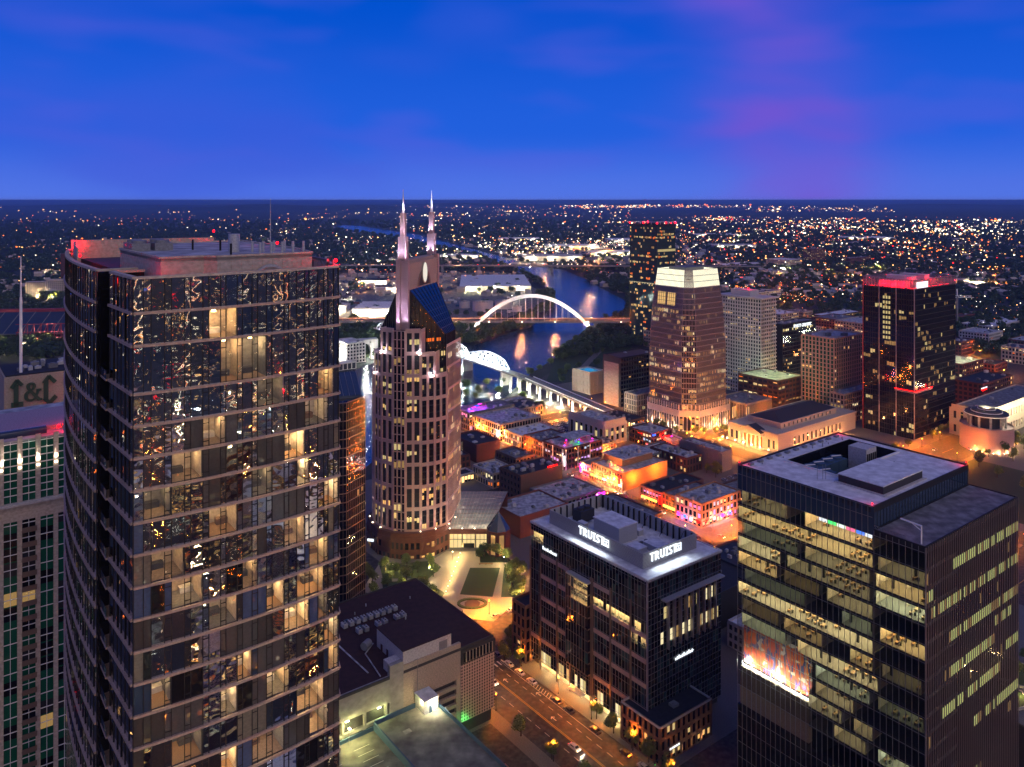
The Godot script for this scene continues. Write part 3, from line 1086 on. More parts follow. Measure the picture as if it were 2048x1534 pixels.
	for y in 96:
		for x in 256:
			var p := f.get_noise_2d(x * 0.8, y * 1.6)
			var q := f.get_noise_2d(x * 1.3 + 300, y * 0.5)
			var c := Color(0.80, 0.26, 0.07).lerp(Color(0.93, 0.55, 0.25), clampf(p * 1.8 + 0.4, 0, 1))
			if absf(q - 0.12) < 0.10:
				c = c.lerp(Color(0.16, 0.24, 0.62), 0.85)
			if p > 0.28:
				c = Color(0.95, 0.90, 0.84)
			im.set_pixel(x, y, c)
	var mm := mat("mural_paint", Color.WHITE, 0.8)
	mm.albedo_texture = ImageTexture.create_from_image(im)
	var qm := QuadMesh.new()
	qm.size = Vector2(21.0, 11.5)
	var mu := put_mesh(qm, "wall_painting", mm, t)
	mu.transform = Transform3D(Basis(Vector3(0, 0, 1), Vector3(0, 1, 0), Vector3(-1, 0, 0)), Vector3(2.2, 59.6, -LA + 10.9))
	var ml := MB.new()
	ml.span(1.0, 1.5, 53.6, 53.8, -LA + 0.6, -LA + 21.2)
	put(ml, "strip_light", glow("mural_light", Color(0.95, 1.0, 0.92), 9.0), t)
	for k in 7:
		lamp(t, Vector3(0.7, 54.6, -LA + 2.0 + k * 3.0), Color(0.95, 1.0, 0.92), 14.0, 0.2)
	var mlw := MB.new()
	mlw.span(0.6, 2.1, 43.0, 53.4, -LA + 0.4, -LA + 21.4)
	put(mlw, "lobby_wall", M.brown_stone, t)
	# finned side
	var fins := MB.new()
	var nf := 46
	for k in nf + 1:
		var x := 0.2 + (WB - 0.2) * k / nf
		fins.span(x - 0.06, x + 0.06, 0, low_h, 0.02, 0.22)
	put(fins, "fins", mat("fin_bronze", lin(0.24, 0.19, 0.19), 0.45, 0.4), t, "stuff")
	var sidew := MB.new()
	sidew.span(0.4, WB, 43.0, low_h - 0.6, -0.25, -0.06)
	put(sidew, "side_glass", M.glass_black, t)
	var lk := {}
	glow("lit_office", Color(0.95, 0.98, 0.62), 0.62)
	var lit_rows := {1: [0.26, 1.0], 2: [0.0, 0.05], 3: [0.04, 1.0], 5: [0.2, 0.99], 6: [0.7, 0.9], 7: [0.16, 0.7], 8: [0.78, 1.0], 9: [0.14, 0.76], 11: [0.46, 0.99], 14: [0.3, 0.5], 16: [0.55, 0.78], 17: [0.8, 0.98], 19: [0.42, 0.6]}
	for j in range(0, 22):
		var y1 := low_h - 2.0 - j * fh
		for k in nf:
			var u := float(k) / nf
			var on: bool = lit_rows.has(j) and u >= lit_rows[j][0] and u <= lit_rows[j][1] and rng.randf() < 0.86
			if not on and rng.randf() > 0.02:
				continue
			var x0 := 0.2 + (WB - 0.2) * k / nf + 0.17
			var x1 := 0.2 + (WB - 0.2) * (k + 1) / nf - 0.17
			var key := "lit_office" if on and rng.randf() < 0.75 else "lit_dim"
			bucket(lk, key).quad(Vector3(x0, y1 - 2.5, 0.0), Vector3(x1, y1 - 2.5, 0.0), Vector3(x1, y1, 0.0), Vector3(x0, y1, 0.0))
	put_buckets(t, lk)
	# the set-back wall above the wing
	var sb := MB.new()
	sb.span(0.1, WB - 0.1, low_h, 108.4, -12.6, -12.3)
	put(sb, "setback_wall", M.glass_blue, t)
	var sm := MB.new()
	for k in 34:
		sm.span(0.4 + k * 1.5, 0.48 + k * 1.5, low_h, 108.9, -12.3, -12.2)
	put(sm, "setback_mullions", M.frame_dark, t, "stuff")


# ---------------------------------------------------------------- bank building with the lit roof signs
func bank_building() -> void:
	var t := thing("bank_office_building", "eleven storey glass and pink spandrel office building with white lettered roof screen", "office building", g(184.0, 197.0), TURN)
	var W := 38.0
	var LN := 62.0
	var H := 55.5
	var core := MB.new()
	core.span(1.6, W - 0.1, 0.0, H - 0.6, -LN + 0.1, -1.6)
	put(core, "core", M.dark_wall, t)
	var slabs := MB.new()
	var ys := []
	for j in 14:
		ys.append(3.4 + j * 4.1)
	for y in ys:
		if y < 54:
			slabs.span(0.06, W - 0.06, y - 0.3, y + 0.3, -LN + 0.06, -0.06)
	put(slabs, "floor_slabs", M.dark_wall, t, "stuff")
	var mull := MB.new()
	var bk := {}
	var dark := ["glass", "glass_black", "glass_black", "glass_black", "glass_teal"]
	# long face: panes between a = 0 (near corner) and LN, looking from the avenue
	var bays := [0.0, 7.6, 17.3, 26.4, 27.4, 38.6, 46.0, 55.8, LN]
	var lit_office := {8: [0.0, 38.0, "lit_pale"], 7: [0.0, 8.0, "lit_white"], 9: [27.5, 38.5, "lit_pale"], 11: [55.0, 62.0, "lit_dim"]}
	var n_solo := 0
	for j in 13:
		var y0: float = ys[j] - 0.0 if j > 0 else 3.4
		var y1: float = ys[j + 1] if j < 12 else H
		if y1 > H:
			y1 = H
		var k := 0
		while k < 41:
			var z0 := -LN + LN * k / 41.0
			var z1 := -LN + LN * (k + 1) / 41.0
			var zz := -(z0 + z1) / 2
			var out := -1.9 if zz > 27.4 and zz < 38.6 and y0 > 11 and y1 < 46 else 0.0
			var key: String = dark[rng.randi() % 5]
			if lit_office.has(j) and zz > lit_office[j][0] and zz < lit_office[j][1] and rng.randf() < 0.92:
				key = "clear_glass"
			elif j == 0 and zz > 6 and fmod(zz, 10.0) < 6.0:
				key = ["lit_pale", "lit_pale", "lit_white", "glass"][rng.randi() % 4]
			var a := Vector3(out, y0, z0)
			var b := Vector3(out, y0, z1)
			var up := Vector3(0, y1 - y0, 0)
			if j >= 6 and n_solo < 287:
				n_solo += 1
				var m := put_mesh(unit_quad, "pane", M[key], t)
				m.transform = Transform3D(Basis(b - a, up, Vector3(-1, 0, 0)), (a + b + up) / 2)
				m.basis = Basis(Vector3.UP, rng.randfn(0, 0.005)) * m.basis
			else:
				bucket(bk, key).quad(a, b, b + up, a + up)
			obar(mull, a, a + up, Vector3(-1, 0, 0), 0.09, 0.12)
			k += 1
		obar(mull, Vector3(0, y0 + 1.3, -LN), Vector3(0, y0 + 1.3, 0), Vector3(-1, 0, 0), 0.07, 0.1)
		# lit floors: rooms behind clear glass
		if lit_office.has(j):
			var za: float = -lit_office[j][1]
			var zb: float = -lit_office[j][0] - 0.3
			var rm := MB.new()
			var dpt := 1.55
			rm.quad(Vector3(dpt, y0 + 0.3, za), Vector3(dpt, y0 + 0.3, zb), Vector3(dpt, y1 - 0.3, zb), Vector3(dpt, y1 - 0.3, za))
			put(rm, "office_wall", M.cream, t)
			var li := MB.new()
			li.span(0.6, 0.9, y1 - 0.36, y1 - 0.3, za + 0.3, zb - 0.3)
			put(li, "ceiling_light", glow("bank_light", Color(1.0, 0.88, 0.56), 95.0), t)
			var dk := MB.new()
			var z := za + 0.5
			while z < zb - 1.4:
				if rng.randf() < 0.7:
					dk.span(0.4, 1.1, y0 + 0.3, y0 + rng.randf_range(0.9, 1.5), z, z + rng.randf_range(0.5, 1.2))
				z += 1.5
			put(dk, "desks", M.frame_dark, t, "stuff")
	# oriel ends, cap and ledges
	var ori := MB.new()
	for j in range(2, 11):
		ori.span(-1.9, 0.0, ys[j] - 0.25, ys[j] + 0.25, -38.6, -27.4)
	put(ori, "bay_window_ledges", M.bronze, t, "stuff")
	var cap := MB.new()
	cap.span(-2.2, 0.0, 44.4, 45.0, -38.9, -27.1)
	put(cap, "bay_window_roof", M.steel, t)
	var og := MB.new()
	og.span(-1.85, 0, 11.6, 44.4, -38.55, -38.5)
	og.span(-1.85, 0, 11.6, 44.4, -27.5, -27.45)
	put(og, "bay_window_side", M.glass_black, t)
	for z in bays:                                            # brown pilasters
		var pl := MB.new()
		pl.span(-0.55, -0.14, 0.0, H if z == 0.0 else 46.5, -z - 0.35, -z + 0.35)
		put(pl, "pilaster", M.bronze if z > 0 else M.frame_pale, t)
	for yy in [44.6, 36.6, 28.3, 20.1, 11.8]:                # pink spandrel panels, each its own
		for i in bays.size() - 1:
			if bays[i] > 26 and bays[i] < 38 or (yy > 40 and bays[i] < 17):
				continue
			if bays[i] > 55 and yy > 15:
				continue
			var n := maxi(1, roundi((bays[i + 1] - bays[i]) / 1.6))
			for q in n:
				var zs: float = bays[i] + 0.4 + (bays[i + 1] - bays[i] - 0.8) * q / n
				var ze: float = bays[i] + 0.4 + (bays[i + 1] - bays[i] - 0.8) * (q + 1) / n
				var sp := MB.new()
				sp.span(-0.4, -0.14, yy - 0.75, yy + 0.75, -ze + 0.05, -zs - 0.05)
				put(sp, "spandrel_panel", M.pink_granite, t)
	# short face
	for j in 13:
		var y0: float = ys[j]
		var y1: float = minf(ys[j + 1], H)
		for k in 25:
			var x0 := W * k / 25.0
			var x1 := W * (k + 1) / 25.0
			var key: String = dark[rng.randi() % 5]
			if j in [7, 8, 9] and rng.randf() < (0.5 if j == 7 else 0.25) and k > 3:
				key = ["lit_pale", "lit_dim", "lit_white"][rng.randi() % 3]
			var a := Vector3(x0, y0, 0)
			var b := Vector3(x1, y0, 0)
			var up := Vector3(0, y1 - y0, 0)
			bucket(bk, key).quad(a, b, b + up, a + up)
			obar(mull, a, a + up, Vector3(0, 0, 1), 0.08, 0.12)
		obar(mull, Vector3(0, y0, 0), Vector3(W, y0, 0), Vector3(0, 0, 1), 0.14, 0.1)
		obar(mull, Vector3(0, y0 + 2.0, 0), Vector3(W, y0 + 2.0, 0), Vector3(0, 0, 1), 0.08, 0.1)
	put(mull, "mullions", M.frame_steel, t, "stuff")
	put_buckets(t, bk, "far_pane")
	for k in 9:                                               # tall pale fins under a canopy
		var fn := MB.new()
		fn.span(9.0 + k * 3.1, 9.45 + k * 3.1, 30.0, 47.0, 0.15, 1.3)
		put(fn, "tall_fin", M.frame_pale, t)
	var cn := MB.new()
	cn.span(6.5, W - 0.5, 47.0, 47.5, -0.1, 2.2)
	put(cn, "canopy", M.steel, t)
	# roof
	var rf := MB.new()
	rf.span(0.1, W, H - 0.5, H, -LN, -0.1)
	put(rf, "roof", M.white_roof, t)
	var ed := MB.new()
	rim(ed, -0.35, W + 0.35, -LN - 0.3, 0.35, H - 0.5, H + 0.3, 0.5)
	put(ed, "roof_edge", M.white_wall, t)
	var scr := MB.new()
	var sx0 := 4.6
	var sx1 := 32.5
	var sz0 := -56.2
	var sz1 := -6.6
	rim(scr, sx0, sx1, sz0, sz1, H + 0.02, H + 5.4, 0.25)
	put(scr, "roof_screen", M.steel, t)
	var inn := MB.new()
	inn.span(sx0 + 0.3, sx1 - 0.3, H + 0.02, H + 0.25, sz0 + 0.3, sz1 - 0.3)
	put(inn, "screened_deck", M.white_roof, t)
	var rib := MB.new()                                       # louvre slats on the outside of the screen, stiffeners inside
	for j in 11:
		var y := H + 0.4 + j * 0.45
		rib.span(sx0 - 0.08, sx0 - 0.002, y, y + 0.12, sz0, sz1)
		rib.span(sx0, sx1, y, y + 0.12, sz1 + 0.002, sz1 + 0.08)
	put(rib, "screen_slats", M.frame_steel, t, "stuff")
	var st := MB.new()
	for k in 17:
		st.span(sx1 - 1.1, sx1 - 0.25, H + 0.2, H + 5.2, sz0 + 1.5 + k * 2.9, sz0 + 1.65 + k * 2.9)
	for k in 8:
		st.span(sx0 + 2.0 + k * 3.2, sx0 + 2.15 + k * 3.2, H + 0.2, H + 5.2, sz0 + 0.26, sz0 + 1.1)
	for k in 5:
		st.bar(Vector3(sx1 - 3.5, H + 0.3, sz0 + 8 + k * 9.0), Vector3(sx1 - 0.4, H + 4.4, sz0 + 8 + k * 9.0), 0.14)
	put(st, "screen_stiffeners", M.frame_dark, t, "stuff")
	var p1 := MB.new()
	p1.span(11.5, 21.0, H + 0.3, H + 6.2, -38.5, -25.0)
	put(p1, "lift_house", M.steel, t)
	var p1r := MB.new()
	p1r.span(11.3, 21.2, H + 6.2, H + 6.5, -38.7, -24.8)
	put(p1r, "lift_house_roof", M.white_roof, t)
	for q in [[10.0, 14.5, 2.4, -19.5, -14.0], [17.0, 22.5, 2.2, -18.0, -10.5], [9.0, 11.0, 3.0, -44.5, -41.0], [23.0, 25.5, 1.8, -30.0, -26.0]]:
		var bx := MB.new()
		bx.span(q[0], q[1], H + 0.3, H + 0.3 + q[2], q[3], q[4])
		put(bx, "plant_box", M.steel, t)
		var lid := MB.new()
		lid.span(q[0] - 0.12, q[1] + 0.12, H + 0.3 + q[2], H + 0.5 + q[2], q[3] - 0.12, q[4] + 0.12)
		put(lid, "plant_box_lid", M.white_roof, t)
	var ct := MB.new()
	ct.span(12.0, 19.0, H + 1.4, H + 5.6, -51.0, -46.0)
	for k in 2:
		ct.tube(Vector3(13.9 + k * 3.4, H + 5.6, -48.5), Vector3(13.9 + k * 3.4, H + 6.4, -48.5), 1.4, 1.4, 14)
	put(ct, "cooling_tower", M.dark_wall, t)
	roof_units(t, 6, 30, -24, -8, H + 0.25, 7, 0.7)
	# lettering with its square badge; the wash of the sign lies on the roof below
	for s in 2:
		var bs := Basis(Vector3(0, 0, 1), Vector3.UP, Vector3(-1, 0, 0)) if s == 0 else Basis(Vector3(1, 0, 0), Vector3.UP, Vector3(0, 0, 1))
		var at := Vector3(sx0 - 0.45, H + 3.3, -32.0) if s == 0 else Vector3(14.5, H + 3.3, sz1 + 0.45)
		words(t, "roof_letters", "TRUIST", 2.9, M.sign_white, Transform3D(bs, at), 0.3)
		var bd := MB.new()
		var c := at + bs.x * 7.9
		for e in [[-1.2, 0, 0.26, 2.7], [1.2, 0, 0.26, 2.7], [0, 1.2, 2.7, 0.26], [0, -1.2, 2.7, 0.26], [0, 0.45, 1.4, 0.26], [0, -0.1, 0.26, 1.1], [-0.55, -0.65, 0.7, 0.2], [0.55, -0.65, 0.7, 0.2]]:
			bd.box(c + bs.x * e[0] + bs.y * e[1], Vector3(e[2], e[3], 0.3), bs)
		put(bd, "roof_badge", M.sign_white, t)
		for k in 3:
			var l := AreaLight3D.new()
			l.name = "sign_area_light"
			l.area_size = Vector2(5.0, 2.4)
			l.light_energy = 75.0
			l.light_color = Color(0.9, 0.95, 1.0)
			l.shadow_enabled = true
			t.add_child(l, true)
			l.transform = Transform3D(Basis(-bs.x, Vector3.UP, -bs.z), at + bs.z * 0.35 + bs.x * (k * 6.0 - 5.0))
	# street level: lit lobby behind columns, entrance canopy
	var lob := MB.new()
	lob.quad(Vector3(1.5, 0.1, -LN + 3), Vector3(1.5, 0.1, -9), Vector3(1.5, 3.2, -9), Vector3(1.5, 3.2, -LN + 3))
	put(lob, "lobby_wall", M.cream, t)
	var ll := MB.new()
	for k in 7:
		ll.span(0.5, 0.9, 3.02, 3.1, -LN + 4 + k * 7.0, -LN + 8.6 + k * 7.0)
	put(ll, "lobby_light", glow("lobby_light", Color(1.0, 0.90, 0.62), 30.0), t)
	for k in 9:
		lamp(t, Vector3(0.3, 2.4, -LN + 6.0 + k * 6.0), Color(1.0, 0.88, 0.6), 7.0, 0.2)
	var ec := MB.new()
	ec.span(-3.2, -0.6, 3.2, 3.5, -37.0, -29.5)
	put(ec, "entrance_canopy", M.white_wall, t)
	var s1 := MB.new()                                        # the small lit company names on the glass, too far to read: raised white strokes
	for k in 9:
		var hh := [1.3, 0.9, 0.9, 1.2, 0.8, 1.2, 0.9, 0.9, 1.0][k] as float
		s1.span(-0.35, -0.2, 47.2, 47.2 + hh, -54.6 + k * 0.95, -54.0 + k * 0.95)
	put(s1, "company_sign", M.sign_white, t)
	var s2 := MB.new()
	for k in 11:
		s2.span(13.2 + k * 0.85, 13.75 + k * 0.85, 24.6, 25.4 + 0.25 * (k % 3), 0.25, 0.38)
		if k % 2 == 0:
			s2.span(13.2 + k * 0.85, 14.3 + k * 0.85, 25.0, 25.15, 0.25, 0.38)
	put(s2, "company_sign", M.sign_white, t)


func bank_podium() -> void:
	var t := block("brick_podium_building", "low dark brick corner building with flat black roof before the lettered office building", "building", 175.5, 193.6, 25.0, 17.0, 12.5, {"wall": "brown_brick", "glass": "glass_black", "roof": "black_roof", "floors": 3, "bay": 2.6, "pier": 0.9, "sill": 1.0, "depth": 0.4, "lit": 0.12, "keys": ["lit_warm", "lit_pale"], "units": 2, "trim": "steel", "parapet": 0.5})
	for k in 5:
		var sg := MB.new()
		sg.span(4.0 + k * 1.0, 4.7 + k * 1.0, 3.9, 4.5, 0.5, 0.62)
		put(sg, "shop_sign_letter", M.sign_white, t)
	for k in 4:
		spot(t, Vector3(6.0 + k * 4.6, 0.4, 1.2), Vector3(6.0 + k * 4.6, 5.0, 0.4), Color(1, 0.75, 0.5), 12.0, 35)
	block("brick_side_wing", "small dark brick wing at the far end of the lettered office building", "building", 246.5, 194.5, 18.0, 8.0, 22.0, {"wall": "brown_brick", "glass": "glass_black", "roof": "black_roof", "floors": 5, "bay": 2.8, "pier": 0.8, "sill": 1.0, "lit": 0.15, "units": 1})


# ---------------------------------------------------------------- the twin-spired tower
func spire_tower() -> void:
	var t := thing("twin_spire_tower", "pink granite skyscraper with dark gabled roof and two lit needle spires", "skyscraper", ground(-56.1, 413.6, -10.0), -0.2424)
	t.scale = Vector3.ONE * 1.055                            # the foot is sunk below street level
	var P := func(a: Array) -> PackedVector2Array:
		var o := PackedVector2Array()
		for q in a:
			o.append(Vector2(q[0], -q[1]))
		return o
	var bays := [[[-19.5, 8], [-15.5, 1.5], [-10, -3], [-3.2, -5.4], [3.2, -5.4], [10, -3], [15.5, 1.5], [19.5, 8], [19.5, 30], [14, 37], [-14, 37], [-19.5, 30]],
		[[-15.5, 1.5], [-10, -3], [-3.2, -5.4], [3.2, -5.4], [10, -3], [15.5, 1.5], [15.5, 34], [-15.5, 34]],
		[[-10, -3], [-3.2, -5.4], [3.2, -5.4], [10, -3], [10, 34], [-10, 34]]]
	var levels := [[22.0, 96.0], [96.0, 107.0], [107.0, 118.6]]
	for i in 3:
		var c := MB.new()
		c.prism(P.call(bays[i]), levels[i][0], levels[i][1], true)
		put(c, "glass_shaft", M.glass_black, t)
	var pod := MB.new()
	pod.prism(P.call([[-23, 9], [-17, 0], [-11, -5.5], [-3.4, -8.0], [3.4, -8.0], [11, -5.5], [16.5, 0], [19.9, 8], [19.9, 30], [-23, 40]]), 0, 22.0, true)
	put(pod, "podium", M.dark_brick, t)
	var pw := MB.new()
	var pf := [[-23, 9], [-17, 0], [-11, -5.5], [-3.4, -8.0], [3.4, -8.0], [11, -5.5], [16.5, 0], [20.3, 8]]
	var pbk := {}
	for i in 7:
		var a := Vector3(pf[i][0], 2, -pf[i][1])
		var b := Vector3(pf[i + 1][0], 2, -pf[i + 1][1])
		wall_grid(t, a, b, b + Vector3(0, 16.5, 0), a + Vector3(0, 16.5, 0), 3, 3, {"pier": 0.9, "sill": 2.2, "depth": 0.3, "lit": 0.10, "dark": ["glass_black", "glass"], "keys": ["lit_dim", "lit_warm"]}, pw, pbk)
	put(pw, "podium_piers", M.dark_brick, t, "stuff")
	put_buckets(t, pbk, "podium_window")
	# granite: wide bands every third storey, piers between the windows
	var gran := MB.new()
	var thin := MB.new()
	var bk := {}
	var tops := [96.0, 107.0, 118.6, 0.0, 118.6, 107.0, 96.0]
	var solo := 0
	for i in 7:
		if i == 3:
			continue
		var a := Vector3(bays[0][i][0], 22, -bays[0][i][1])
		var b := Vector3(bays[0][i + 1][0], 22, -bays[0][i + 1][1])
		var up := Vector3(0, tops[i] - 22.0, 0)
		var nc := 2 if i in [0, 6] else 2
		var ng := roundi((tops[i] - 22.0) / 11.1)
		wall_grid(t, a, b, b + up, a + up, nc, ng, {"pier": 1.25, "sill": 1.7, "depth": 0.5, "lit": 0.0}, gran, bk)
		wall_grid(t, a, b, b + up, a + up, nc * 2, ng * 3, {"pier": 0.12, "sill": 0.55, "depth": 0.1, "lit": 0.22, "run": 4, "keys": ["lit_pale", "lit_dim", "lit_pale", "lit_warm", "lit_dim"], "solo": i in [2, 4] and ng > 6, "glass": "glass"}, thin, bk)
	# centre strip of dark glass between two slim piers
	var ca := Vector3(-3.2, 2, 5.4)
	var cb := Vector3(3.2, 2, 5.4)
	wall_grid(t, ca, cb, cb + Vector3(0, 116.6, 0), ca + Vector3(0, 116.6, 0), 3, 28, {"pier": 0.5, "sill": 0.3, "depth": 0.45, "lit": 0.25, "keys": ["lit_dim", "lit_pale"]}, gran, bk)
	# side wall with close-set fins
	for i in [7]:
		var a := Vector3(19.5, 22, -8)
		var b := Vector3(19.5, 22, -30)
		var up := Vector3(0, 88.0, 0)
		wall_grid(t, a, b, b + up, a + up, 11, 8, {"pier": 0.55, "sill": 1.2, "depth": 0.28, "lit": 0.0}, gran, bk)
		wall_grid(t, a, b, b + up, a + up, 11, 24, {"pier": 0.0, "sill": 0.3, "depth": 0.1, "lit": 0.2}, thin, bk)
	# the stepped tops of the bays
	for q in [[-19.5, 8, -15.5, 1.5, 96.0], [-15.5, 1.5, -10, -3, 107.0], [-10, -3, -3.2, -5.4, 118.6], [3.2, -5.4, 10, -3, 118.6], [10, -3, 15.5, 1.5, 107.0], [15.5, 1.5, 19.5, 8, 96.0]]:
		gran.bar(Vector3(q[0], q[4] + 0.4, -q[1]), Vector3(q[2], q[4] + 0.4, -q[3]), 1.3, 1.6)
	for s in [-1.0, 1.0]:
		for q in [[10.0, -3.0, 2.5, 107.0, 118.6], [15.5, 1.5, 8.0, 96.0, 107.0]]:
			obar(gran, Vector3(s * q[0], q[3], -(q[1] + q[2]) / 2), Vector3(s * q[0], q[4] + 0.8, -(q[1] + q[2]) / 2), Vector3(s, 0, 0), q[2] - q[1], 0.35)
	put(gran, "granite", M.pink_granite, t)
	put(thin, "window_frames", M.frame_dark, t, "stuff")
	put_buckets(t, bk)
	# upper glass shaft and gable
	var hexa := [[-3, 0], [3, 0], [17.5, 12], [17.5, 28], [3, 40], [-3, 40], [-17.5, 28], [-17.5, 12]]
	var sh := MB.new()
	sh.prism(P.call(hexa), 90.0, 115.0, true)
	var R := func(w: float, s: float, y: float) -> Vector3: return Vector3(w, y, -s)
	for s in [1.0, -1.0]:
		var f := [R.call(3 * s, 0, 115.0), R.call(17.5 * s, 12, 115.0), R.call(3 * s, 0, 138.0)]
		var k := [R.call(17.5 * s, 28, 115.0), R.call(3 * s, 40, 115.0), R.call(3 * s, 40, 138.0)]
		if s > 0:
			sh.tri(f[0], f[1], f[2])
			sh.tri(k[0], k[1], k[2])
		else:
			sh.tri(f[1], f[0], f[2])
			sh.tri(k[1], k[0], k[2])
	put(sh, "upper_glass", M.glass_black, t)
	var roofm := MB.new()
	for s in [1.0, -1.0]:
		var q := [R.call(17.5 * s, 12, 115.0), R.call(17.5 * s, 28, 115.0), R.call(3 * s, 40, 138.0), R.call(3 * s, 0, 138.0)]
		if s > 0:
			roofm.quad(q[0], q[1], q[2], q[3])
		else:
			roofm.quad(q[1], q[0], q[3], q[2])
	put(roofm, "roof_slope", M.glass_navy, t)
	var seam := MB.new()
	for s in [1.0, -1.0]:
		for i in 9:
			var u := i / 8.0
			seam.bar(R.call(17.55 * s, 12 + 16 * u, 115.1), R.call(3.05 * s, 40 * u, 138.1), 0.18, 0.25)
		for i in 7:
			var w := (i + 1) / 8.0
			var a: Vector3 = R.call(17.55 * s, 12, 115.1)
			var b: Vector3 = R.call(17.55 * s, 28, 115.1)
			seam.bar(a.lerp(R.call(3.05 * s, 0, 138.1), w), b.lerp(R.call(3.05 * s, 40, 138.1), w), 0.12, 0.2)
		for i in 9:                                          # mullions of the gable glass
			var u := (i + 0.5) / 9.0
			var p: Vector3 = R.call(lerpf(3, 17.5, u) * s, lerpf(0, 12, u), 92.0)
			var top := 115.0 + 23.0 * (1 - u)
			seam.bar(p + Vector3(0.1 * s, 0, 0.15), Vector3(p.x + 0.1 * s, top, p.z + 0.15), 0.16)
		for i in 8:
			seam.bar(R.call(17.6 * s, 13 + i * 2, 92), R.call(17.6 * s, 13 + i * 2, 115), 0.5)
	put(seam, "roof_seams", M.frame_dark, t, "stuff")
	var ub := {}
	for k in [[104.5, 106.8, 0.35, 1.0], [112.0, 113.6, 0.45, 1.0], [96.5, 98.2, 0.2, 0.95]]:
		for s in [1.0, -1.0]:
			for i in range(int(k[2] * 16), int(k[3] * 16)):
				if rng.randf() < 0.2:
					continue
				var u0 := i / 16.0 + 0.006
				var u1 := (i + 1) / 16.0 - 0.006
				var a: Vector3 = R.call(lerpf(3, 17.5, u0) * s, lerpf(0, 12, u0), k[0]) + Vector3(0.05 * s, 0, 0.06)
				var b: Vector3 = R.call(lerpf(3, 17.5, u1) * s, lerpf(0, 12, u1), k[0]) + Vector3(0.05 * s, 0, 0.06)
				var up := Vector3(0, k[1] - k[0], 0)
				if s > 0:
					bucket(ub, "lit_pale" if k[0] < 112 else "lit_amber").quad(a, b, b + up, a + up)
				else:
					bucket(ub, "lit_pale").quad(b, a, a + up, b + up)
	put_buckets(t, ub, "upper_lit_window")
	# spine wall through the roof, with arch and oval sign on its broad side
	var sp := MB.new()
	sp.span(-3.1, 3.1, 96.0, 151.0, -40.5, 0.5)
	sp.span(-2.4, 2.4, 151.0, 152.6, -38, -3)
	put(sp, "spine_wall", M.tan_stone, t)
	for z in [2.0, -42.0]:
		for s in [-1.0, 1.0]:
			var pr := MB.new()
			pr.span(s * 1.1, s * 3.15, 90.0 if z > 0 else 110.0, 153.0, z - 2.4, z)
			put(pr, "spire_pier", M.pink_granite, t)
		var pm := MB.new()
		pm.span(-1.1, 1.1, 118.0, 152.0, z - 2.2, z - 1.0)
		put(pm, "spire_panel", M.pink_granite, t)
	for z in [0.4, -40.8]:                                   # stepped spires
		var tier := MB.new()
		tier.span(-1.95, 1.95, 153.0, 164.0, z - 1.95, z + 1.95)
		put(tier, "spire_base", M.pink_granite, t)
		var t2 := MB.new()
		t2.span(-1.2, 1.2, 164.0, 175.6, z - 1.2, z + 1.2)
		put(t2, "spire_shaft", M.pink_granite, t)
		var t3 := MB.new()
		t3.tube(Vector3(0, 175.6, z), Vector3(0, 187.4, z), 0.72, 0.05, 10)
		put(t3, "spire_needle", M.white_steel, t)
		for s in [-1.0, 1.0]:
			spot(t, Vector3(s * 2.6, 153.4, z + 2.4), Vector3(s * 0.6, 164, z + 0.6), Color(0.80, 0.80, 1.0), 260.0, 30)
			spot(t, Vector3(s * 1.7, 164.3, z + 1.7), Vector3(s * 0.3, 176, z + 0.5), Color(0.85, 0.82, 1.0), 160.0, 28)
			spot(t, Vector3(s * 1.0, 175.7, z + 1.4), Vector3(0, 187, z), Color(0.9, 0.92, 1.0), 120.0, 24)
	for s in [-1.0, 1.0]:
		spot(t, Vector3(s * 2.1, 119.3, 3.6), Vector3(s * 2.1, 140, 1.4), Color(0.86, 0.80, 1.0), 260.0, 26)
		for q in [[10.0, -4.6, 107.6], [15.5, 0.0, 96.6]]:
			var ub2 := MB.new()
			ub2.ball(Vector3(s * q[0], q[2], -q[1]), Vector3(0.4, 0.3, 0.4), 6, 4)
			put(ub2, "ledge_lamp", M.lamp_white, t)
			lamp(t, Vector3(s * q[0], q[2] + 1.0, -q[1] + 0.5), Color(0.95, 0.92, 1.0), 14.0, 0.2)
	for q in [[-19.6, 7.6], [-15.4, 1.0], [-9.6, -3.6], [10.0, -3.8], [15.7, 1.0], [19.8, 8.4], [20.3, 16], [20.3, 24], [20.3, 29.5]]:   # uplights on the podium
		var bl := MB.new()
		bl.ball(Vector3(q[0] * 1.06, 22.5, -q[1] + (0.9 if absf(q[0]) < 20 else 0.0)), Vector3(0.35, 0.25, 0.35), 6, 4)
		put(bl, "uplight", M.lamp_white, t)
		spot(t, Vector3(q[0] * 1.05, 22.9, -q[1] + (0.7 if absf(q[0]) < 20 else 0.0)), Vector3(q[0], 45.0, -q[1]), Color(0.97, 0.92, 0.95), 150.0, 26)
	var ar := MB.new()                                       # arch: ring of voussoirs round a flat dark half disc
	for i in 12:
		var a0 := PI * i / 12.0
		var a1 := PI * (i + 1) / 12.0
		ar.bar(Vector3(3.2, 138.5 + sin(a0) * 7.5, -20.5 + cos(a0) * 8.5), Vector3(3.2, 138.5 + sin(a1) * 7.5, -20.5 + cos(a1) * 8.5), 0.5, 1.6)
	put(ar, "arch_ring", M.brown_stone, t)
	var arr := MB.new()
	for i in 12:
		var a0 := PI * i / 12.0
		var a1 := PI * (i + 1) / 12.0
		arr.tri(Vector3(3.14, 138.5, -20.5), Vector3(3.14, 138.5 + sin(a0) * 7.5, -20.5 + cos(a0) * 8.5), Vector3(3.14, 138.5 + sin(a1) * 7.5, -20.5 + cos(a1) * 8.5))
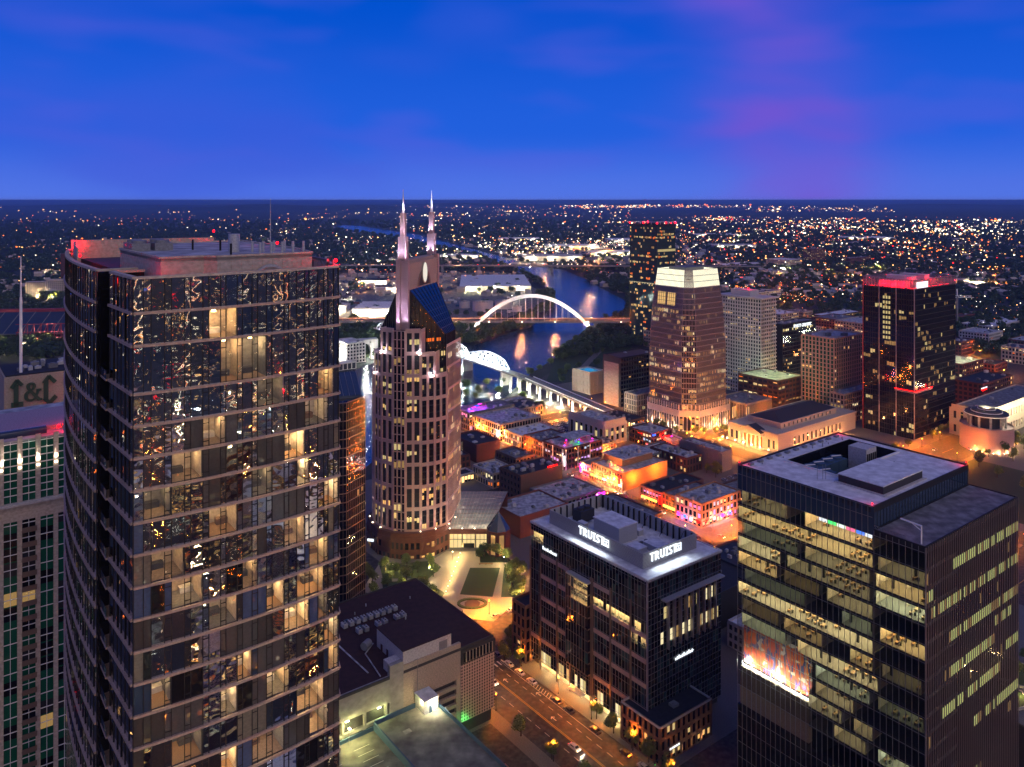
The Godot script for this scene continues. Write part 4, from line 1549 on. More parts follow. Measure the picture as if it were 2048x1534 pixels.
	put(arr, "arch_dark_sheet", M.dark_wall, t)
	var ov := MB.new()
	for i in 20:
		var a0 := TAU * i / 20.0
		var a1 := TAU * (i + 1) / 20.0
		ov.tri(Vector3(3.7, 145.0, -20.5), Vector3(3.7, 145.0 + sin(a0) * 5.3, -20.5 + cos(a0) * 3.6), Vector3(3.7, 145.0 + sin(a1) * 5.3, -20.5 + cos(a1) * 3.6))
	put(ov, "oval_sign", glow("oval_sign", Color(1.0, 0.97, 0.9), 0.85), t)
	var ovr := MB.new()
	for i in 20:
		var a0 := TAU * i / 20.0
		var a1 := TAU * (i + 1) / 20.0
		ovr.bar(Vector3(3.6, 145.0 + sin(a0) * 5.4, -20.5 + cos(a0) * 3.7), Vector3(3.6, 145.0 + sin(a1) * 5.4, -20.5 + cos(a1) * 3.7), 0.5, 0.5)
	put(ovr, "oval_sign_rim", M.tan_stone, t)
	var sgn := MB.new()
	sgn.span(-17.8, -14.6, 14.2, 15.4, 2.6, 2.9)
	put(sgn, "entrance_sign", M.sign_white, t)


# ---------------------------------------------------------------- winter garden, plaza
func winter_garden() -> void:
	var t := thing("glass_winter_garden", "glass roofed entrance hall with sloping grid roof beside the spired tower", "building", ground(-33.5, 417.8), 0.0)
	var hall := MB.new()
	hall.span(0.3, 22.0, 0, 9.2, -27, -0.9)
	put(hall, "hall_inside", M.cream, t)
	var fas := MB.new()
	fas.span(-1.5, 23.0, 7.6, 10.2, -1.0, 0.2)
	fas.span(-1.5, 0.6, 0, 7.6, -1.0, 0.1)
	fas.span(21.2, 23.0, 0, 7.6, -1.0, 0.1)
	put(fas, "brick_fascia", M.dark_brick, t)
	for k in 3:
		var en := MB.new()
		en.span(0.9 + k * 6.9, 7.2 + k * 6.9, 0.2, 7.3, -0.8, -0.7)
		put(en, "entrance_glass", glow("hall_glass", Color(1.0, 0.87, 0.60), 0.95), t)
		var fr := MB.new()
		for i in 4:
			fr.span(0.9 + k * 6.9 + i * 2.1 - 0.08, 0.9 + k * 6.9 + i * 2.1 + 0.08, 0.2, 7.3, -0.68, -0.5)
		fr.span(0.9 + k * 6.9, 7.2 + k * 6.9, 4.4, 4.6, -0.68, -0.5)
		if k == 1:
			fr.span(1.2 + k * 6.9, 6.9 + k * 6.9, 0.2, 2.6, -0.45, -0.3)
		put(fr, "entrance_frame", M.frame_dark, t)
	# sloping roof of framed panes
	var c00 := Vector3(-1.0, 10.2, 0.0)
	var c10 := Vector3(22.5, 10.2, 0.0)
	var c11 := Vector3(31.0, 19.5, -28.0)
	var c01 := Vector3(2.0, 19.5, -28.0)
	var at := func(u: float, w: float) -> Vector3: return c00.lerp(c10, u).lerp(c01.lerp(c11, u), w)
	var n := (c10 - c00).cross(c01 - c00).normalized()
	for i in 14:
		for j in 10:
			var m := MB.new()
			m.quad(at.call(i / 14.0, j / 10.0), at.call((i + 1) / 14.0, j / 10.0), at.call((i + 1) / 14.0, (j + 1) / 10.0), at.call(i / 14.0, (j + 1) / 10.0))
			put(m, "roof_pane", M.roof_glass, t)
	var bars := MB.new()
	for i in 15:
		obar(bars, at.call(i / 14.0, 0.0), at.call(i / 14.0, 1.0), n, 0.16, 0.25)
	for j in 11:
		obar(bars, at.call(0.0, j / 10.0), at.call(1.0, j / 10.0), n, 0.16, 0.22)
	put(bars, "roof_bars", M.frame_steel, t, "stuff")
	for k in 3:
		var hl := MB.new()
		hl.ball(Vector3(5.0 + k * 7.0, 9.8, -6.0), Vector3(0.35, 0.3, 0.35), 8, 5)
		put(hl, "hall_lamp", M.lamp_white, t)
		lamp(t, Vector3(5.0 + k * 7.0, 10.4, -6.0), Color(1.0, 0.95, 0.82), 7.0, 0.3)
		lamp(t, Vector3(6.0 + k * 7.5, 14.0, -18.0), Color(1.0, 0.95, 0.82), 16.0, 0.3)
	var side := MB.new()
	side.tri(Vector3(22.5, 10.2, 0), Vector3(22.5, 10.2, -28), Vector3(31, 19.5, -28))
	side.quad(Vector3(-1.0, 0, -28), Vector3(-1, 0, 0), Vector3(-1, 10.2, 0), Vector3(2, 19.5, -28))
	side.quad(Vector3(31, 0, -28.1), Vector3(2, 0, -28.1), Vector3(2, 19.5, -28.1), Vector3(31, 19.5, -28.1))
	put(side, "side_wall", M.dark_brick, t)
	for k in 4:
		var li := MB.new()
		li.ball(Vector3(1.0 + k * 6.5, 10.6, 0.35), Vector3(0.3, 0.25, 0.3), 6, 4)
		put(li, "fascia_lamp", M.lamp_white, t)
		lamp(t, Vector3(1.0 + k * 6.5, 11.4, 0.7), Color(1, 0.9, 0.75), 5.0, 0.2)
	var p := thing("pyramid_stair_tower", "small octagonal brick tower with dark glass pyramid roof beside the entrance hall", "tower", ground(-7.0, 413.0), 0.3)
	var oct := PackedVector2Array()
	for i in 8:
		oct.append(Vector2(cos(TAU * -i / 8.0 + 0.39) * 6.2, sin(TAU * -i / 8.0 + 0.39) * 6.2))
	var ob := MB.new()
	ob.prism(oct, 0, 12.5, true)
	put(ob, "brick_drum", M.dark_brick, p)
	var py := MB.new()
	for i in 8:
		var a := oct[i]
		var b := oct[(i + 1) % 8]
		py.tri(Vector3(a.x, 12.7, a.y), Vector3(b.x, 12.7, b.y), Vector3(0, 21.5, 0))
	put(py, "pyramid_roof", M.glass_blue, p)
	var pg := MB.new()
	for i in [5, 6]:
		var a := oct[i] * 1.01
		var b := oct[(i + 1) % 8] * 1.01
		pg.quad(Vector3(a.x, 1, a.y).lerp(Vector3(b.x, 1, b.y), 0.25), Vector3(a.x, 1, a.y).lerp(Vector3(b.x, 1, b.y), 0.75), Vector3(a.x, 11, a.y).lerp(Vector3(b.x, 11, b.y), 0.75), Vector3(a.x, 11, a.y).lerp(Vector3(b.x, 11, b.y), 0.25))
	put(pg, "stair_window", M.lit_dim, p)
	var lb := block("lobby_annex", "low red brick annex with pale flat roof behind the lettered office building", "building", 339.0, 264.0, 34.0, 26.0, 11.0, {"wall": "red_brick", "glass": "red_brick", "roof": "pale_roof", "blank": "RL", "units": 5})
	lb.set_meta("group", "")


func flat_poly(pts: Array, y: float, called: String, m: Material, label := "", category := "", kind := "structure") -> MeshInstance3D:
	var p := PackedVector2Array()
	for q in pts:
		p.append(Vector2(q[0], -q[1]))
	var mb := MB.new()
	mb.prism(p if not Geometry2D.is_polygon_clockwise(p) else p, y - 0.05, y, true)
	var o := put(mb, called, m, self, kind)
	if label:
		tag(o, label, category)
	return o


# ---------------------------------------------------------------- near neighbours
func dark_roof_building() -> void:
	var t := thing("parking_building", "blocky garage building with maroon flat roof and perforated pink corner screen", "building", g(226.3, 92.0), TURN)
	var W := 72.0
	var LN := 53.0
	var H := 30.0
	var body := MB.new()
	body.span(0, W, 0, H - 0.4, -LN, -1.0)
	put(body, "body", M.dark_wall, t)
	var rf := MB.new()
	rf.span(0, W, H - 0.4, H, -LN, 0)
	put(rf, "roof", M.maroon_roof, t)
	var ed := MB.new()
	rim(ed, -0.1, W + 0.1, -LN - 0.1, 0.15, H - 0.6, H + 0.35, 0.35)
	put(ed, "roof_edge", M.dark_wall, t)
	# street corner: perforated metal screen under a dark band with slots
	var sc := MB.new()
	sc.span(58.5, W + 0.4, 5.0, 24.5, -0.9, 0.4)
	sc.span(W, W + 0.4, 5.0, 24.5, -LN + 10, -0.9)
	var sm := mat("perforated_metal", lin(0.52, 0.40, 0.37), 0.5, 0.3)
	var im := Image.create(128, 128, false, Image.FORMAT_RGB8)
	for y in 128:
		for x in 128:
			var u := fposmod(x + (64 if (y / 16) % 2 else 0) * 0.25, 16.0) - 8.0
			var v := fposmod(y, 16.0) - 8.0
			var hole := absf(u) / 5.0 + absf(v) / 7.0 < 1.0
			var c := 0.28 if hole else 0.95
			im.set_pixel(x, y, Color(c, c, c))
	sm.albedo_texture = ImageTexture.create_from_image(im)
	sm.uv1_triplanar = true
	sm.uv1_scale = Vector3.ONE * 0.12
	put(sc, "perforated_screen", sm, t)
	var bd := MB.new()
	bd.span(58.5, W + 0.6, 24.5, H - 0.62, -0.9, 0.6)
	put(bd, "top_band", M.dark_wall, t)
	for k in 9:
		var sl := MB.new()
		sl.span(59.4 + k * 1.36, 60.2 + k * 1.36, 25.3, 28.3, 0.62, 0.7)
		put(sl, "slot_window", M.glass_black, t)
		var fr := MB.new()
		fr.span(60.3 + k * 1.36, 60.55 + k * 1.36, 25.1, 28.5, 0.62, 0.9)
		put(fr, "slot_fin", M.tan_stone, t)
	# middle: tan wall with parking openings
	var mid := MB.new()
	mid.span(36.4, 58.5, 20.0, 32.0, -0.9, 0.1)
	for j in 6:
		mid.span(36.4, 58.5, 1.5 + j * 3.1, 2.7 + j * 3.1, -0.9, 0.1)
	mid.span(56.7, 58.5, 0, 20, -0.9, 0.12)
	mid.span(36.4, 41.0, 0, 20, -0.9, 0.12)
	put(mid, "parking_wall", M.tan_stone, t)
	var lw := MB.new()
	lw.span(0, 31.5, 22.0, H + 0.2, -0.9, 0.0)
	for k in 5:
		lw.span(k * 7.5, k * 7.5 + 0.8, 0, 22, -0.9, -0.02)
	for j in 3:
		lw.span(0, 31.5, 8.0 + j * 4.5, 9.0 + j * 4.5, -0.9, -0.1)
	put(lw, "concrete_wall", M.concrete, t)
	var pier := MB.new()
	pier.span(31.5, 36.4, 0, 33.5, -1.5, 0.2)
	put(pier, "stair_shaft", M.concrete, t)
	for k in 3:
		var pl := MB.new()
		pl.box(Vector3(6.0 + k * 11.0, 21.4, -0.5), Vector3(1.2, 0.2, 0.4))
		put(pl, "parking_light", M.lamp_white, t)
		lamp(t, Vector3(6.0 + k * 11.0, 20.6, 0.6), Color(0.95, 1.0, 0.6), 9.0, 0.3)
	lamp(t, Vector3(60.0, 5.5, 2.0), Color(0.35, 1.0, 0.45), 4.0, 0.3)
	# plant house on the roof
	var ph := MB.new()
	ph.span(36.6, 55.0, H, H + 6.2, -18.4, -0.4)
	put(ph, "plant_house_wall", M.white_wall, t)
	var phr := MB.new()
	phr.span(36.4, 55.2, H + 6.2, H + 6.5, -18.6, -0.2)
	put(phr, "plant_house_roof", M.maroon_roof, t)
	var sh := MB.new()
	sh.span(32.2, 36.6, H, H + 3.0, -5.5, -1.0)
	put(sh, "lean_to", M.white_wall, t)
	for q in [[50.2, 53.4, 1.6, 4.8], [40.5, 41.8, 0.9, 2.2]]:
		var lv := MB.new()
		lv.span(q[0], q[1], H + q[2], H + q[3], -0.38, -0.3)
		put(lv, "louvre", M.equipment, t)
	for k in 2:
		var dr := MB.new()
		dr.span(36.46, 36.58, H, H + 2.2, -15.5 + k * 4.0, -14.3 + k * 4.0)
		put(dr, "door", M.dark_brick, t)
	for k in 18:                                              # rows of condenser units
		var x := 33.0 + (k % 9) * 2.5
		var z := -36.0 + (k / 9) * 6.5
		if k >= 9 and k % 3 == 0:
			continue
		var cu := MB.new()
		cu.span(x - 0.8, x + 0.8, H + 0.3, H + 1.7, z - 1.3, z + 1.3)
		for s in [-0.6, 0.6]:
			cu.tube(Vector3(x, H + 1.7, z + s), Vector3(x, H + 1.85, z + s), 0.5, 0.5, 10)
		put(cu, "condenser", M.pale_roof, t)
		for s in [-0.6, 0.6]:
			var fn := MB.new()
			fn.tube(Vector3(x, H + 1.86, z + s), Vector3(x, H + 1.88, z + s), 0.38, 0.38, 10)
			put(fn, "condenser_fan", M.frame_dark, t)
	for k in [[35.0, -39.0], [48.0, -27.0], [37.0, -32.5]]:
		var bt := MB.new()
		bt.box(Vector3(k[0], H + 0.5, k[1]), Vector3(1.6, 0.9, 0.5))
		put(bt, "blue_cover", M.blue_rail, t)
	var tk := MB.new()
	tk.tube(Vector3(31.5, H + 1.7, -18.0), Vector3(34.2, H + 1.7, -19.5), 1.35, 1.35, 14)
	put(tk, "tank", M.equipment, t)
	var pp := MB.new()
	pp.bar(Vector3(31, H + 0.5, -16), Vector3(29, H + 0.5, -1.5), 0.3)
	pp.bar(Vector3(31, H + 0.5, -16), Vector3(36, H + 0.5, -20), 0.3)
	pp.bar(Vector3(26, H + 0.2, -34), Vector3(27, H + 0.2, -6), 0.5, 0.12)
	pp.bar(Vector3(55, H + 0.2, -34), Vector3(53, H + 0.2, -19), 0.5, 0.12)
	put(pp, "roof_pipes", M.pale_roof, t, "stuff")
	var an := MB.new()
	an.tube(Vector3(41.5, 16, 0.5), Vector3(41.5, H + 3.0, 0.5), 0.1, 0.06, 6)
	an.tube(Vector3(44.0, H + 6.5, -18), Vector3(44.0, H + 9.5, -18), 0.06, 0.04, 5)
	put(an, "aerial", M.frame_steel, t)
	for k in [[46.0, -45.0], [40.0, -42.0], [62.0, -40.0], [47, -17.0]]:
		var vt := MB.new()
		vt.tube(Vector3(k[0], H, k[1]), Vector3(k[0], H + (0.9 if k[1] != -17.0 else 7.6), k[1]), 0.25, 0.2, 8)
		put(vt, "roof_vent", M.pale_roof, t)


func parking_deck() -> void:
	var t := thing("parking_deck", "open top parking deck with blue edge walls below the maroon roof", "parking deck", g(150.0, 70.0), TURN)
	var s1 := MB.new()
	s1.span(47.6, 68.0, 0, 18.0, -74.5, 0)
	put(s1, "upper_deck", M.deck, t)
	var s2 := MB.new()
	s2.span(0, 47.0, 0, 16.4, -76.0, 0)
	put(s2, "lower_deck", M.deck, t)
	for q in [[68.0, 68.4, -75.0, 0.0, 18.0], [47.0, 47.5, -75.0, 0.0, 16.4]]:
		var wl := MB.new()
		wl.span(q[0], q[1], q[4] - 2.0, q[4] + 2.4 - (1.2 if q[0] > 60 else 0.0), q[2], q[3])
		put(wl, "edge_wall", M.blue_rail, t)
	for q in [[47.5, 62.0, 18.0], [0.0, 47.0, 16.4]]:
		var wl := MB.new()
		wl.span(q[0], q[1], q[2] - 1.0, q[2] + 1.2, -75.2, -74.8)
		put(wl, "edge_wall", M.blue_rail, t)
	var hut := MB.new()
	hut.span(62.2, 67.4, 18.0, 22.0, -75.5, -69.5)
	put(hut, "stair_hut", M.white_wall, t)
	var hr := MB.new()
	hr.span(62.0, 67.6, 22.0, 22.3, -75.7, -69.3)
	put(hr, "stair_hut_roof", M.white_roof, t)
	var dr := MB.new()
	dr.span(64.0, 65.1, 18.0, 20.3, -69.48, -69.4)
	put(dr, "blue_door", M.blue_rail, t)
	var lg := MB.new()
	lg.box(Vector3(65.9, 20.9, -69.3), Vector3(0.6, 0.35, 0.3))
	put(lg, "wall_lamp", M.lamp_white, t)
	lamp(t, Vector3(65.9, 20.6, -68.7), Color(1.0, 0.96, 0.78), 26.0, 0.25)
	lamp(t, Vector3(62.0, 21.5, -71.0), Color(1.0, 0.92, 0.66), 9.0, 0.25)
	for k in 12:
		var ln := MB.new()
		ln.box(Vector3(30.0 + (k % 2) * 10.5, 16.41, -70.0 + (k / 2) * 3.0), Vector3(5.2, 0.02, 0.12))
		put(ln, "bay_line", M.paint_white, t)
	for k in [[20.0, -62.0], [54.0, -66.0]]:
		var dc := MB.new()
		dc.box(Vector3(k[0], 16.42 if k[0] < 40 else 18.02, k[1]), Vector3(2.4, 0.03, 1.9))
		put(dc, "patch", M.concrete, t)
	for k in 3:
		var pl := MB.new()
		pl.tube(Vector3(6.0 + k * 16.0, 16.4, -73.5), Vector3(6.0 + k * 16.0, 21.5, -73.5), 0.1, 0.08, 6)
		put(pl, "lamp_post", M.frame_steel, t)
		var hd := MB.new()
		hd.box(Vector3(6.0 + k * 16.0, 21.5, -73.1), Vector3(0.7, 0.2, 0.9))
		put(hd, "lamp_head", M.lamp_white, t)
		lamp(t, Vector3(6.0 + k * 16.0, 21.2, -72.9), Color(1.0, 0.95, 0.62), 42.0, 0.3)


func residential_tower() -> void:                              # pale frame, green glass, at the edge of the picture
	var t := thing("pale_residential_tower", "pale pink residential tower with green windows, small balconies and uplit top piers", "skyscraper", g(189.0, 2.0), TURN)
	var W := 46.0
	var core := MB.new()
	core.span(0, W, 0, 133.0, -30, -0.35)
	put(core, "body", M.glass_green, t)
	var wall := MB.new()
	var bk := {}
	# bays 3.2 m, floors 2.98 m; frame of piers and slim spandrels
	var fr := MB.new()
	var y := 30.0
	for k in 15:
		var x := 0.9 + k * 3.2
		wall.span(x - 0.42, x + 0.42, 0, 118.6, -0.35, 0.12)
		wall.span(x - 0.36, x + 0.36, 120.2, 133.6, -0.35, -0.05)
		if k < 14:
			fr.span(x + 1.56, x + 1.64, 0, 133.2, -0.34, -0.2)
	while y < 133:
		if y < 118:
			fr.span(0, W, y - 0.06, y + 0.06, -0.34, -0.16)
		elif y > 121:
			fr.span(0, W, y - 0.08, y + 0.08, -0.34, -0.2)
		y += 2.98 / 2 if y > 121 else 2.98
	wall.span(-0.1, W + 0.1, 117.2, 120.4, -0.35, 0.15)
	put(wall, "frame", M.cream, t)
	put(fr, "window_bars", M.white_steel, t, "stuff")
	var cor := MB.new()
	cor.span(10.0, W + 0.4, 120.4, 120.9, -0.4, 1.0)
	put(cor, "cornice", M.white_wall, t)
	for k in 14:                                               # window panes: bay by bay
		for j in 22:
			var x := 0.9 + k * 3.2 + 0.48
			var y0 := 118.0 - (j + 1) * 2.98
			if y0 < 52 or k < 2 or k > 8:
				continue
			var key: String = ["glass_green", "glass_green", "glass_green", "glass_black", "glass_black", "glass"][rng.randi() % 6]
			if rng.randf() < 0.04:
				key = "lit_dim"
			var m := put_mesh(unit_quad, "window", M[key], t)
			m.transform = Transform3D(Basis(Vector3(2.24, 0, 0), Vector3(0, 2.7, 0), Vector3(0, 0, 1)), Vector3(x + 1.12, y0 + 1.4, -0.3))
			m.basis = Basis(Vector3.UP, rng.randfn(0, 0.01)) * m.basis
	for j in 20:                                               # balconies on one bay
		var y0 := 115.0 - j * 2.98
		var x := 0.9 + 5 * 3.2
		var ba := MB.new()
		ba.span(x + 0.3, x + 2.9, y0 - 0.15, y0, 0.0, 1.1)
		ba.span(x + 0.3, x + 2.9, y0, y0 + 0.9, 1.04, 1.1)
		put(ba, "balcony", M.bronze, t)
	for k in range(2, 10):                                     # uplit piers
		var x := 0.9 + k * 3.2
		if k % 1 == 0:
			var pl := MB.new()
			pl.span(x - 0.45, x + 0.45, 120.4, 134.2, -0.05, 0.25)
			put(pl, "top_pier", M.cream, t)
			var lm := MB.new()
			lm.box(Vector3(x, 128.0, 0.5), Vector3(0.5, 0.3, 0.4))
			put(lm, "uplight", M.lamp_white, t)
			spot(t, Vector3(x, 128.3, 0.75), Vector3(x, 133.5, 0.25), Color(1.0, 0.95, 0.82), 22.0, 38)
	var rf := MB.new()
	rf.span(0, W, 133.0, 133.4, -30, -0.4)
	put(rf, "roof", M.pale_roof, t)
	var up := MB.new()
	up.span(4, W - 4, 133.4, 134.3, -22, -5)
	put(up, "roof_house", M.pink_granite, t)
	var sk := MB.new()
	sk.tube(Vector3(8, 133.9, -3.4), Vector3(22, 133.9, -3.4), 0.9, 0.9, 14)
	put(sk, "roof_vault", M.glass_blue, t)
	beacon(t, Vector3(28.0, 135.4, -4.5), 0.3, 8.0)
	beacon(t, Vector3(24.0, 134.8, -1.2), 0.35, 8.0)


func lettered_tower() -> void:                                 # brown stone slab with the big green letters
	var t := thing("stone_slab_tower", "brown stone tower top with large green L and C letters and a tall mast", "skyscraper", g(302.8, 26.0), TURN)
	var bd := MB.new()
	bd.span(0, 30, 0, 125.0, -24, 0)
	put(bd, "body", M.tan_stone, t)
	var jo := MB.new()
	for k in 16:
		jo.span(k * 1.9 - 0.03, k * 1.9 + 0.03, 60, 125.0, 0.0, 0.03)
	for k in 28:
		jo.span(0, 30, 124 - k * 1.6 - 0.03, 124 - k * 1.6 + 0.03, 0.0, 0.03)
	put(jo, "stone_joints", M.pink_granite, t, "stuff")
	var xf := func(x: float, y: float) -> Transform3D: return Transform3D(Basis.IDENTITY.scaled(Vector3(0.8, 1, 1)), Vector3(x, y, 0.5))
	var le := MB.new()                                       # black-letter L: pointed stem and foot
	le.span(2.6, 3.9, 115.6, 122.4, 0.1, 0.9)
	le.span(1.9, 5.2, 115.2, 116.7, 0.1, 0.9)
	le.bar(Vector3(2.0, 121.4, 0.5), Vector3(3.6, 123.8, 0.5), 0.8, 1.1)
	le.bar(Vector3(3.4, 123.8, 0.5), Vector3(4.9, 122.0, 0.5), 0.8, 1.1)
	put(le, "sign_letter", M.green_letter, t)
	var ce := MB.new()
	ce.span(11.0, 12.3, 116.2, 122.6, 0.1, 0.9)
	ce.bar(Vector3(11.0, 121.8, 0.5), Vector3(12.6, 124.0, 0.5), 0.8, 1.1)
	ce.bar(Vector3(12.4, 124.0, 0.5), Vector3(14.3, 121.8, 0.5), 0.8, 1.2)
	ce.bar(Vector3(11.2, 116.8, 0.5), Vector3(12.8, 114.9, 0.5), 0.8, 1.2)
	ce.bar(Vector3(12.6, 115.1, 0.5), Vector3(14.6, 117.2, 0.5), 0.8, 1.2)
	put(ce, "sign_letter", M.green_letter, t)
	words(t, "sign_letter", "&", 6.0, M.green_letter, xf.call(7.9, 119.4), 0.8, true)
	var rf := MB.new()
	rf.span(0.5, 29.5, 125.0, 125.4, -23.5, -0.5)
	put(rf, "roof", M.black_roof, t)
	roof_units(t, 3, 28, -20, -3, 125.4, 14, 0.9)
	var mast := MB.new()
	mast.tube(Vector3(5.0, 125, -4), Vector3(5.0, 150, -4), 0.5, 0.4, 10)
	mast.tube(Vector3(5.0, 150, -4), Vector3(5.0, 163.5, -4), 0.3, 0.12, 8)
	put(mast, "mast", M.white_steel, t)
	var dish := MB.new()
	dish.tube(Vector3(16, 108.2, 1.2), Vector3(16.3, 108.4, 1.8), 0.2, 1.3, 12)
	put(dish, "satellite_dish", M.white_steel, t)
	var lw := thing("roof_pavilion_building", "dark roof pavilion with small red lamp under the stone lettered tower", "building", g(291.0, 26.0), TURN)
	var lb := MB.new()
	lb.span(0, 26, 0, 103.0, -10, 0)
	put(lb, "body", M.pink_granite, lw)
	var lp := MB.new()
	lp.span(4, 24, 103.0, 106.0, -7, -2)
	put(lp, "pavilion", M.glass_black, lw)
	var lr := MB.new()
	lr.span(3.5, 24.5, 106.0, 106.5, -7.5, -1.5)
	put(lr, "pavilion_roof", M.black_roof, lw)
	beacon(lw, Vector3(20.0, 107.0, -1.0), 0.45, 18.0)


func dark_tower() -> void:                                     # dark faceted tower between the glass tower and the spires
	var t := thing("dark_glass_tower", "dark faceted glass tower with sloping blue roof panels behind the apartment tower", "skyscraper", ground(-82.0, 352.0), 0.35)
	var oct := PackedVector2Array()
	for i in 8:
		oct.append(Vector2(cos(-TAU * i / 8.0 + 0.39) * 17.5, sin(-TAU * i / 8.0 + 0.39) * 17.5))
	var c := MB.new()
	c.prism(oct, 0, 96.0, true)
	put(c, "body", M.glass_black, t)
	var wall := MB.new()
	var bk := {}
	for i in [3, 4, 5, 6, 7]:
		var a := Vector3(oct[i].x, 0, oct[i].y)
		var b := Vector3(oct[(i + 1) % 8].x, 0, oct[(i + 1) % 8].y)
		var up := Vector3(0, 96, 0)
		wall_grid(t, a, b, b + up, a + up, 9, 25, {"pier": 0.12, "sill": 0.35, "depth": 0.12, "lit": 0.06, "keys": ["lit_dim", "lit_pale", "lit_dim"], "run": 5}, wall, bk)
	put(wall, "mullions", M.bronze, t, "stuff")
	put_buckets(t, bk)
	var cr := MB.new()
	cr.quad(Vector3(-9, 104, -8), Vector3(14.5, 104, -8), Vector3(14.5, 97, 8), Vector3(-9, 97, 8))
	cr.quad(Vector3(14.5, 96, 8), Vector3(14.5, 96, -8), Vector3(14.5, 104, -8), Vector3(14.5, 97, 8))
	cr.quad(Vector3(-9, 96, 8), Vector3(14.5, 96, 8), Vector3(14.5, 97, 8), Vector3(-9, 97, 8))
	cr.quad(Vector3(-9, 104, -8), Vector3(-9, 97, 8), Vector3(-9, 96, 8), Vector3(-9, 96, -8))
	put(cr, "sloping_roof", M.glass_blue, t)
	var sm := MB.new()
	for i in 10:
		var x := -9.0 + i * 2.6
		sm.bar(Vector3(x, 104.1, -8), Vector3(x, 97.1, 8), 0.15)
	put(sm, "roof_seams", M.frame_steel, t, "stuff")


